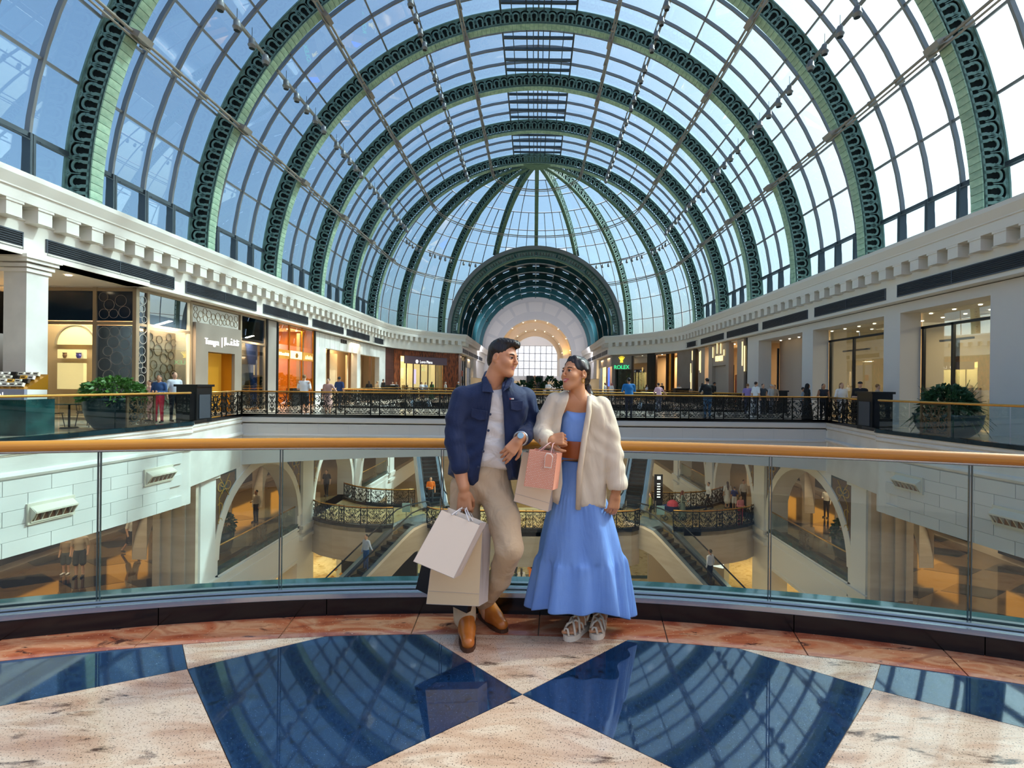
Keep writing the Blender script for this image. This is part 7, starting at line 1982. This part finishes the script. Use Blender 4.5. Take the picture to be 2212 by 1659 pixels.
slab([(1101, 860), (1110, 860), (1110, 863), (1101, 863)], YM - .096, .003, 'white_tee', 'stitched_tag'); slab([(1101, 860), (1104, 860), (1104, 863), (1101, 863)], YM - .100, .003, 'red_tag', 'stitched_tag')
for (a, b) in ((1033, 1009), (1044, 975), (1055, 930), (1059, 895)): MB().lathe([(.0075, 0), (.0075, .003), (.004, .004)], 12).build('button', 'button', man, T(*W(a, b, YM - .104)) @ RX(PI / 2))
# trousers
tr = SDF()
tr.ell(W(1045, 1045, 3.07), (.150, .108, .115), 0, .03); tr.ell(W(1050, 1018, 3.07), (.138, .105, .07), 0, .03)
tr.chain([HIPL, W(1003, 1120, 3.06), KNL, W(1002, 1270, 3.05), (ANL[0], 3.05, .085)], [.098, .088, .074, .068, .067], 0, .03)
tr.chain([HIPR, W(1088, 1120, 2.96), KNR], [.100, .092, .076], 0, .03); tr.chain([KNR, W(1078, 1250, 3.03), (ANR[0], 3.19, .13)], [.076, .068, .062], 0, .02)
tr.fn(folds(.0045, [(50, 0, 60, 0, W(1065, 1075, 2.95), .12), (60, 0, 40, 1.0, W(1085, 1170, 2.9), .10), (30, 0, 70, .5, W(1075, 1230, 3.0), .10), (44, 0, 52, 2, W(1050, 1110, 3.0), .10)]), None, None, mode='warp')
tr.fn(lambda P: (P[..., 2] - .082 - 0 * P[..., 0]).astype(np.float32) * 1.0, None, None, mode='fcut') if False else None
put('trousers', np_data('trousers', tr.mesh(.007), ['chino']), man)
# shoes
def shoe(nm, heel, toe, par, w_=.047):
    h_ = Vector(heel); t_ = Vector(toe); d = (t_ - h_).normalized(); s = SDF()
    P = lambda k, z: tuple(h_ + (t_ - h_) * k + Vector((0, 0, z)))
    s.cone(P(.14, .055), P(.45, .045), .044, .046, 0, .03); s.cone(P(.45, .045), P(.86, .036), .046, .036, 0, .03); s.cone(P(.14, .085), P(.30, .088), .040, .036, 0, .03); s.cone(P(.30, .088), P(.62, .06), .036, .036, 0, .03)
    s.fn(lambda Q: (Q[..., 2] - .012).astype(np.float32), None, None, 0, .004, mode='fcut')
    s.cut(P(.20, .135), (.040, .040, .034), .006)
    o = put(nm, np_data(nm, s.mesh(.005), ['shoe_tan']), par)
    a = Vector((-d.y, d.x, 0)); ol = []
    for k, w2 in ((-.03, .55), (.02, .85), (.2, 1.0), (.45, .98), (.65, 1.05), (.85, .9), (.97, .55), (1.0, .2)): ol.append((k, w2))
    P2 = [(h_ + (t_ - h_) * k + a * w_ * w2) for k, w2 in ol] + [(h_ + (t_ - h_) * k - a * w_ * w2) for k, w2 in reversed(ol)]
    MB().prism([(p.x, p.y) for p in P2], lambda x, y, z: (x, y, z), .0, .020).build('sole', 'shoe_sole', o)
s1_ = shoe('shoe', (W(1006, 1350, 3.12)[0], 3.12, 0), (W(1012, 1412, 2.80)[0], 2.80, 0), man)
s2_ = shoe('shoe', (W(1042, 1330, 3.25)[0], 3.26, 0), (W(1092, 1362, 3.05)[0], 3.03, 0), man)
# watch
wt = MB(); c = Vector(WRR) + (Vector(WRR) - Vector(ELR)).normalized() * .012; ax = (Vector(WRR) - Vector(ELR)).normalized(); u_ = ax.cross(Vector((0, 0, 1))).normalized(); v_ = ax.cross(u_)
wt.tube([tuple(c + (u_ * math.cos(2 * PI * i / 20) + v_ * math.sin(2 * PI * i / 20)) * .037) for i in range(20)], .0075, 6, closed=True); wo = wt.build('watch', 'steel', man, smooth=True)
q = c + (-v_ * .3 + Vector((0, -1, .25))).normalized() * .041
MB().lathe([(.0175, -.004), (.0185, .002), (.0165, .005)], 18).build('watch_face', 'cool_face' if 'cool_face' in MATS else (mat('cool_face', 'a9c8d2', .15, metal=.4), 'cool_face')[1], wo, T(*q) @ (Vector((0, -1, .35))).to_track_quat('Z', 'Y').to_matrix().to_4x4())

# ------------------------------------------------------------------ the woman
wom = thing('person', 'woman in a blue tiered dress, tan belt and cream cardigan smiling up at the man', 'person', (W(1260, 1370, 3.0)[0], 3.0, 0))
YWm = 3.02
HW = T(*W(1243, 809, YWm)) @ rot_to(math.radians(-52), math.radians(9), math.radians(5)) @ Matrix.Scale(.84, 4)
hs = head_local(SDF(), False); hs.cone((-.022, 0, -.05), (-.055, 0, -.20), .050, .052, 0, .03)
head_w = xf(hs.mesh(.0032), HW)
bs = SDF(); SWL, SWR = W(1204, 868, YWm), W(1296, 874, YWm + .03)
bs.cone(W(1249, 850, YWm + .02), W(1249, 880, YWm + .04), .048, .062, 0, .03); bs.cone(SWL, SWR, .046, .046, 0, .06); bs.ell(W(1247, 905, YWm + .05), (.118, .078, .14), 0, .05); bs.ell(W(1240, 985, YWm + .06), (.10, .075, .12), 0, .05); bs.ell(W(1250, 1060, YWm + .08), (.14, .10, .12), 0, .05)
bs.cone(W(1228, 872, YWm - .015), W(1200, 868, YWm - .01), .012, .012, 0, .015); bs.cone(W(1262, 874, YWm - .015), W(1290, 874, YWm), .012, .012, 0, .015)
body_w = bs.mesh(.008)
FT1 = ((W(1266, 1352, 3.10)[0], 3.12, .0), (W(1226, 1378, 2.94)[0], 2.95, .0)); FT2 = ((W(1299, 1345, 3.16)[0], 3.16, .0), (W(1287, 1372, 2.97)[0], 2.97, .0))
def foot(s, heel, toe, knee):
    h_ = Vector(heel); t_ = Vector(toe); d = (t_ - h_).normalized(); a = Vector((-d.y, d.x, 0)); up_ = Vector((0, 0, 1)); L = (t_ - h_).length
    P = lambda k, w2, z: tuple(h_ + (t_ - h_) * k + a * w2 + up_ * z)
    s.cone(P(.08, 0, .060), P(.45, 0, .060), .030, .030, 0, .02); s.cone(P(.45, .004, .058), P(.80, .0, .047), .031, .022, 0, .02); s.cone(P(.14, 0, .11), P(.5, 0, .07), .034, .028, 0, .03); s.cone(P(.12, 0, .11), knee, .034, .052, 0, .02)
    for i, w2 in enumerate((-.030, -.015, .0, .014, .027)):
        k = (1.0, .99, .96, .92, .87)[i]; k = k if a.x * -1 > 0 or True else k
        s.cone(P(.76, w2 * .9, .046), P(k, w2, .042), .011, .0095 if i else .011, 0, .003)
fs = SDF(); foot(fs, *FT1, W(1262, 1250, 3.08)); feet1 = fs.mesh(.0042); fs = SDF(); foot(fs, *FT2, W(1292, 1250, 3.12)); feet2 = fs.mesh(.0042)
# arm on the picture's left: bent, hand on the bag cords; arm on the right: hanging
aw1 = SDF(); ew1, ww1 = W(1177, 946, YWm - .07), W(1186, 951, YWm - .13)
aw1.chain([ew1, ww1], [.032, .026], 0, .02); hand(aw1, W(1184, 950, YWm - .14), (.92, -.18, .10), (.05, -.9, .42), .92, (1.15, 1.2, 1.2, 1.2), .9, 0, .02, 1, .2)
armw1 = aw1.mesh(.0034)
aw2 = SDF(); ew2, ww2 = W(1325, 985, YWm + .02), W(1330, 1060, YWm - .03)
aw2.chain([ew2, ww2], [.042, .027], 0, .02); hand(aw2, W(1330, 1066, YWm - .035), (-.16, -.05, -.98), (.35, -.92, 0), .92, (.45, .5, .55, .6), .5, 0, .03, -1, .6)
armw2 = aw2.mesh(.0034)
put('body', np_data('woman_body', join_np([head_w, body_w, feet1, feet2, armw1, armw2]), ['skin_woman', 'lip_woman']), wom)
face_parts(wom, HW, False)
MB().tube([(.0968, -.016, -.0560), (.0992, 0, -.0585), (.0968, .016, -.0560)], [.0012, .0026, .0012], 6).build('teeth', 'teeth', wom, HW, smooth=True)
# hair: centre parting, smoothed back to a low ponytail
hw = SDF(); hw.ell((-.018, 0, .045), (.101, .083, .090), 0, .01); hw.ell((-.070, 0, -.015), (.050, .066, .060), 0, .02)
for q in (-1, 1): hw.cone((.036, q * .020, .112), (-.03, q * .078, .03), .014, .016, 0, .025)
hw.cut((.090, 0, -.012), (.066, .078, .098), .008); hw.cut((.035, .085, -.045), (.066, .05, .066), .008); hw.cut((.035, -.085, -.045), (.066, .05, .066), .008); hw.cut((-.03, 0, -.12), (.09, .10, .05), .01)
hw.cut((.03, 0, .142), (.09, .0035, .010), .004)
hw.cone((-.105, 0, -.045), (-.125, .0, -.070), .022, .026, 0, .01); hw.chain([(-.125, 0, -.070), (-.135, .012, -.13), (-.128, .03, -.20)], [.026, .032, .018], 0, .01)
hw.fn(folds(.0012, [(60, 240, 0, 0, None, 0), (0, 300, 90, 1, None, 0)]), None, None, mode='warp')
put('hair', np_data('woman_hair', xf(hw.mesh(.0034), HW), ['hair_sleek']), wom)
for q in (-1, 1):
    MB().tube([tuple(Vector((.0, q * .084, -.052)) + Vector((0, 0, 1)) * (.017 * math.cos(2 * PI * i / 16)) + Vector((1, 0, 0)) * (.012 * math.sin(2 * PI * i / 16))) for i in range(16)], .0032, 6, closed=True).build('earring', 'gold_jewel', wom, HW)
# dress bodice and tiered skirt
db = SDF(); dp = PZ([(1219, 879), (1271, 882), (1283, 905), (1284, 985), (1275, 996), (1205, 996), (1203, 950), (1208, 905)], YWm)
db.fn(poly_inflate(dp, YWm + .05, .118, .08), W(1195, 876, YWm - .2), W(1295, 1002, YWm + .3), 0, .02)
db.fn(folds(.0025, [(90, 0, 10, 0, W(1235, 945, YWm), .06), (70, 0, -20, 1, W(1240, 930, YWm), .06)]), None, None, mode='warp')
dress = put('dress', np_data('dress_bodice', db.mesh(.006), ['dress_blue']), wom)
def skirt_mesh():
    rows = [(990, 1208, 1279, .118, .004, 0, 0), (1010, 1207, 1284, .124, .008, 0, 0), (1040, 1200, 1296, .134, .012, 0, 0), (1064, 1195, 1305, .142, .012, 0, 0), (1067, 1194, 1306, .147, .016, 1, 1), (1076, 1192, 1310, .150, .020, 1, .6), (1110, 1184, 1322, .156, .026, 1, .1), (1160, 1172, 1336, .164, .028, 1, 0), (1199, 1165, 1345, .168, .026, 1, 0),
            (1203, 1163, 1347, .174, .026, 2, 1), (1212, 1161, 1349, .178, .032, 2, .7), (1235, 1158, 1352, .183, .036, 2, .2), (1262, 1153, 1356, .189, .040, 2, 0), (1295, 1147, 1361, .196, .042, 2, 0), (1313, 1144, 1364, .199, .042, 2, 0)]
    N = 200; mb = MB(); R_ = len(rows); rnd = random.Random(8)
    ph = [[rnd.uniform(0, 6.28) for _ in range(3)] for _ in range(3)]; fq = ((7, 4), (8, 5), (11, 6))
    for (py, x0, x1, b, amp, tier, ruf) in rows:
        Yc = YWm + .08 - (py - 990) / 330 * .03
        p0, p1_ = Vector(W(x0, py, Yc)), Vector(W(x1, py, Yc)); cx, hx = (p0.x + p1_.x) / 2, (p1_.x - p0.x) / 2; z = (p0.z + p1_.z) / 2
        f1, f2 = fq[tier]; a, c, e = ph[tier]
        for j in range(N):
            t = 2 * PI * j / N; w_ = (.55 * math.sin(f1 * t + a) + .45 * math.sin(f2 * t + c)) * amp / .2 
            r = 1 + w_ * .78 + ruf * .018 * math.sin(41 * t + a)
            k = (py - 1198) / 114
            dz = 0.0
            if k > 0: dz = -.060 * k * max(0, math.cos(t - .1)) ** 2 + .045 * k * max(0, -math.sin(t)) + .008 * k * math.sin(5 * t + .6)       # hem falls lower on one side
            mb.v.append((cx + hx * math.cos(t) * r, Yc + b * math.sin(t) * r, z + dz))
    for i in range(R_ - 1):
        for j in range(N):
            a = i * N + j; b_ = i * N + (j + 1) % N; mb.f.append((a, a + N, b_ + N, b_)); mb.m.append(0)
    return mb
sk = skirt_mesh().data('skirt', 'dress_blue', True); so2 = put('skirt', sk, dress)
sm = so2.modifiers.new('thickness', 'SOLIDIFY'); sm.thickness = .004
sb_ = so2.modifiers.new('smooth', 'SUBSURF'); sb_.levels = 1; sb_.render_levels = 1
for py, x0, x1, b in ((1064, 1195, 1305, .154), (1201, 1163.5, 1346, .200)):
    pass
# belt
bl = MB(); N = 40
for py in (949, 953, 980, 985):
    Yc = YWm + .05; p0, p1_ = Vector(W(1199, py, Yc)), Vector(W(1287, py, Yc)); e = .004 if py in (953, 980) else 0
    for j in range(N):
        t = 2 * PI * j / N; bl.v.append(((p0.x + p1_.x) / 2 + ((p1_.x - p0.x) / 2 + e) * math.cos(t), Yc + (.131 + e) * math.sin(t), (p0.z + p1_.z) / 2 - .006 * math.cos(t)))
for i in range(3):
    for j in range(N): bl.f.append((i * N + j, i * N + (j + 1) % N, (i + 1) * N + (j + 1) % N, (i + 1) * N + j)); bl.m.append(0)
bl.build('belt', 'belt_tan', wom, smooth=True)
# cardigan
cg = SDF(); YG = YWm + .06
gp = PZ([(1226, 842), (1238, 848), (1262, 850), (1272, 846), (1288, 856), (1308, 868), (1322, 900), (1322, 960), (1314, 1030), (1311, 1098), (1280, 1106), (1246, 1105), (1210, 1100), (1180, 1075), (1174, 980), (1182, 905), (1190, 862), (1205, 850)], YWm)
cg.fn(poly_inflate(gp, YG, .138, .07), W(1160, 838, YWm - .25), W(1335, 1112, YWm + .35), 0, .02)
cg.chain([W(1200, 868, YWm + .01), W(1180, 905, YWm), W(1170, 936, YWm - .05), W(1183, 950, YWm - .125)], [.058, .056, .056, .050], 0, .010)
cg.chain([W(1298, 878, YWm + .01), W(1314, 930, YWm - .01), W(1324, 985, YWm - .03), W(1333, 1040, YWm - .04)], [.062, .062, .060, .054], 0, .010); cg.cone(W(1329, 1020, YWm - .03), W(1334, 1046, YWm - .045), .059, .060, 0, .004)
cg.fn(folds(.0055, [(44, 0, 70, 0, W(1318, 960, YWm), .11), (-50, 0, 74, 1, W(1330, 1010, YWm), .09), (60, 0, -66, 2, W(1178, 920, YWm), .08), (86, 0, 14, 0, W(1288, 1040, YWm), .11), (60, 0, 40, 0, W(1300, 900, YWm), .08)]), None, None, mode='warp')
cg.fn(poly_cut(PZ([(1232, 800), (1272, 800), (1275, 850), (1270, 890), (1260, 950), (1250, 1020), (1247, 1120), (1200, 1120), (1214, 1040), (1212, 990), (1207, 945), (1213, 900), (1228, 858)], YWm), YWm + .07), None, None, 0, .006, mode='fcut')
cg.cut(W(1250, 842, YWm + .0), (.060, .10, .050), .008); cg.cut(W(1335, 1064, YWm - .05), (.050, .050, .046), .004); cg.cut(W(1197, 953, YWm - .17), (.036, .05, .032), .004)
card = put('cardigan', np_data('cardigan', cg.mesh(.006), ['knit_cream']), wom)
bd = MB(); bd.tube([W(a, b, Y) for a, b, Y in ((1273, 856, YWm - .06), (1272, 890, YWm - .10), (1262, 950, YWm - .105), (1252, 1020, YWm - .10), (1249, 1100, YWm - .08))], [.012, .016, .017, .017, .016], 6); bd.build('front_band', 'knit_cream', card, smooth=True)
# sandals
def sandal(heel, toe, par):
    h_ = Vector(heel); t_ = Vector(toe); h_ = h_ - (t_ - h_) * .06; t_ = t_ + (t_ - h_) * .07; d = (t_ - h_).normalized(); a = Vector((-d.y, d.x, 0)); ol = ((0, .55), (.05, .8), (.25, .9), (.45, .92), (.7, 1.1), (.86, .98), (.96, .6), (1, .2)); w_ = .042
    P2 = [(h_ + (t_ - h_) * k + a * w_ * w2) for k, w2 in ol] + [(h_ + (t_ - h_) * k - a * w_ * w2) for k, w2 in reversed(ol)]
    so_ = MB().prism([(p.x, p.y) for p in P2], lambda x, y, z: (x, y, z), 0, .030).build('sandal', 'sandal_sole', par)
    P = lambda k, w2, z: tuple(h_ + (t_ - h_) * k + a * w2 + Vector((0, 0, z)))
    def strap(*p): MB().tube(p, .0072, 6).build('strap', 'sandal_rope', so_, smooth=True)
    strap(P(.86, -.040, .03), P(.80, -.02, .080), P(.64, .012, .096), P(.50, .036, .07), P(.46, .042, .03)); strap(P(.84, .040, .03), P(.78, .02, .084), P(.62, -.014, .098), P(.48, -.036, .07), P(.44, -.042, .03))
    strap(P(.66, .044, .03), P(.58, .026, .094), P(.42, -.012, .115), P(.30, -.040, .07)); strap(P(.66, -.044, .03), P(.58, -.026, .094), P(.42, .012, .115), P(.30, .040, .07))
    strap(P(.93, -.03, .03), P(.92, -.016, .066), P(.93, .0, .066), P(.94, .010, .03)); strap(P(.30, .040, .07), P(.12, .038, .105), P(.02, 0, .105), P(.12, -.038, .105), P(.30, -.040, .07)); strap(P(.36, .040, .05), P(.34, .02, .128), P(.34, -.02, .128), P(.36, -.040, .05))
sandal(*FT1, wom); sandal(*FT2, wom)

# ------------------------------------------------------------------ shopping bags
def paper_bag(label, corners, Y, depth, gx, front, gus, cords, cord_m, fold=True, dots=False, tilt=0.0, Ys=None, nm='shopping_bag'):
    """front face corners TL, TR, BR, BL in the picture; depth goes back and towards gx (picture x shift of the gusset)"""
    Ys = Ys or [Y] * 4
    P = [Vector(W(a, b, Ys[i])) for i, (a, b) in enumerate(corners)]
    off = Vector((gx, depth, .0)); B_ = [p + off for p in P]
    t = thing(nm, label, 'bag', tuple((P[2] + P[3]) / 2))
    th = (P[1] - P[0]).cross(P[3] - P[0]).normalized() * .002
    def quad(q, m, name, th_=.0025):
        n_ = (q[1] - q[0]).cross(q[3] - q[0]).normalized() * th_
        MB().add([tuple(p) for p in q] + [tuple(p + n_) for p in q], [(3, 2, 1, 0), (4, 5, 6, 7), (0, 1, 5, 4), (1, 2, 6, 5), (2, 3, 7, 6), (3, 0, 4, 7)]).build(name, m, t)
    quad(P, front, 'front_face'); quad(B_, front, 'back_face'); mid = lambda a, b: (a + b) / 2
    for i, j, s_ in ((1, 2, -1), (0, 3, 1)):
        inw = (P[0] - P[1]).normalized() * s_ * -.0
        mt, mbm = mid(P[i], B_[i]) + (P[0] - P[1]).normalized() * (.018 if i == 1 else -.018), mid(P[j], B_[j])
        quad([P[i], mt, mbm, P[j]], gus, 'gusset'); quad([mt, B_[i], B_[j], mbm], gus, 'gusset')
    quad([P[3], P[2], B_[2], B_[3]], gus, 'bottom')
    if fold:
        k = .16; a, b = P[3] + (P[0] - P[3]) * k, P[2] + (P[1] - P[2]) * k; n_ = Vector((0, -.003, 0)); MB().tube([tuple(a + n_), tuple(b + n_)], .0011, 4).build('fold_line', gus, t)
    if dots:
        rd = random.Random(3); dm = MB(); ex, ez = P[1] - P[0], P[3] - P[0]; nn = ex.cross(ez).normalized(); nn = nn if nn.y < 0 else -nn
        for i in range(17):
            for j in range(22):
                c = P[0] + ex * ((i + .5 + .5 * (j % 2)) / 17.5) + ez * ((j + .5) / 22) + nn * .0032; r = .0022 * rd.uniform(.7, 1.15)
                u2, v2 = ex.normalized() * r, ez.normalized() * r; dm.add([tuple(c + u2 * math.cos(q) + v2 * math.sin(q)) for q in (0, 1.05, 2.09, 3.14, 4.19, 5.24)], [tuple(range(6))])
        o = dm.build('printed_dots', 'dot_white', t); o['kind'] = 'stuff'
    for pts in cords: MB().tube(pts, .0034, 6).build('handle', cord_m, t, smooth=True)
    return t
fist = W(1003, 1096, YM - .125)
def cord(a, b, Y, apex, dy=0.0):
    p, q = Vector(W(*a, Y)), Vector(W(*b, Y)); ap = Vector(apex) + Vector((0, dy, 0))
    return [tuple(p), tuple(p.lerp(ap, .7) + Vector((0, 0, .01))), tuple(ap + Vector((-.012, 0, .0))), tuple(ap + Vector((.012, 0, 0))), tuple(q.lerp(ap, .7) + Vector((0, 0, .01))), tuple(q)]
paper_bag('plain white paper shopping bag hanging tilted from the fist of the man', [(954, 1102), (1037, 1135), (980, 1250), (893, 1213)], 2.74, .055, .030, 'bag_white', 'bag_gusset', [cord((976, 1112), (1013, 1126), 2.742, fist, -.03), cord((984, 1112), (1021, 1126), 2.795, fist, .0)], 'cord_white', False, Ys=[2.76, 2.76, 2.70, 2.70])
paper_bag('large beige paper shopping bag with folded base held by the man', [(944, 1124), (1042, 1138), (1034, 1310), (921, 1305)], 2.86, .07, .045, 'bag_beige', 'bag_gusset', [cord((978, 1130), (1018, 1134), 2.862, fist, .02), cord((990, 1130), (1030, 1134), 2.925, fist, .04)], 'cord_white', True)
paper_bag('small black glossy shopping bag behind the beige bag of the man', [(930, 1140), (1052, 1152), (1008, 1325), (898, 1272)], 2.965, .03, .02, 'bag_black', 'bag_black', [cord((966, 1145), (1010, 1149), 2.967, fist, .06)], 'bag_black', False)
wh = W(1196, 955, YWm - .15)
paper_bag('pink dotted gift bag with gift tag in the hand of the woman', [(1144, 971), (1204, 981), (1194, 1059), (1132, 1050)], 2.80, .055, .030, 'bag_pink', 'bag_pink', [cord((1162, 976), (1190, 980), 2.802, wh, -.01), cord((1168, 976), (1196, 980), 2.852, wh, .02)], 'cord_pink', False, dots=True)
tg = thing('gift_tag', 'pink gift tag with pale edge tied to the dotted bag', 'tag', W(1185, 1000, 2.79))
def tagpoly(k): return [(1185 + (a - 1185) * k, 996 + (b - 996) * k) for a, b in ((1181, 978), (1190, 979), (1195, 986), (1191, 1012), (1175, 1010), (1177, 985))]
slab(tagpoly(1.0), 2.79, .001, 'dot_white', 'border', tg); slab(tagpoly(.84), 2.7885, .001, 'bag_pink', 'face', tg)
paper_bag('large cream quilted-print shopping bag behind the pink bag', [(1130, 976), (1206, 988), (1184, 1106), (1110, 1083)], 2.93, .05, .02, 'bag_cream', 'bag_gusset', [cord((1150, 980), (1184, 985), 2.932, wh, .06)], 'cord_white', True)
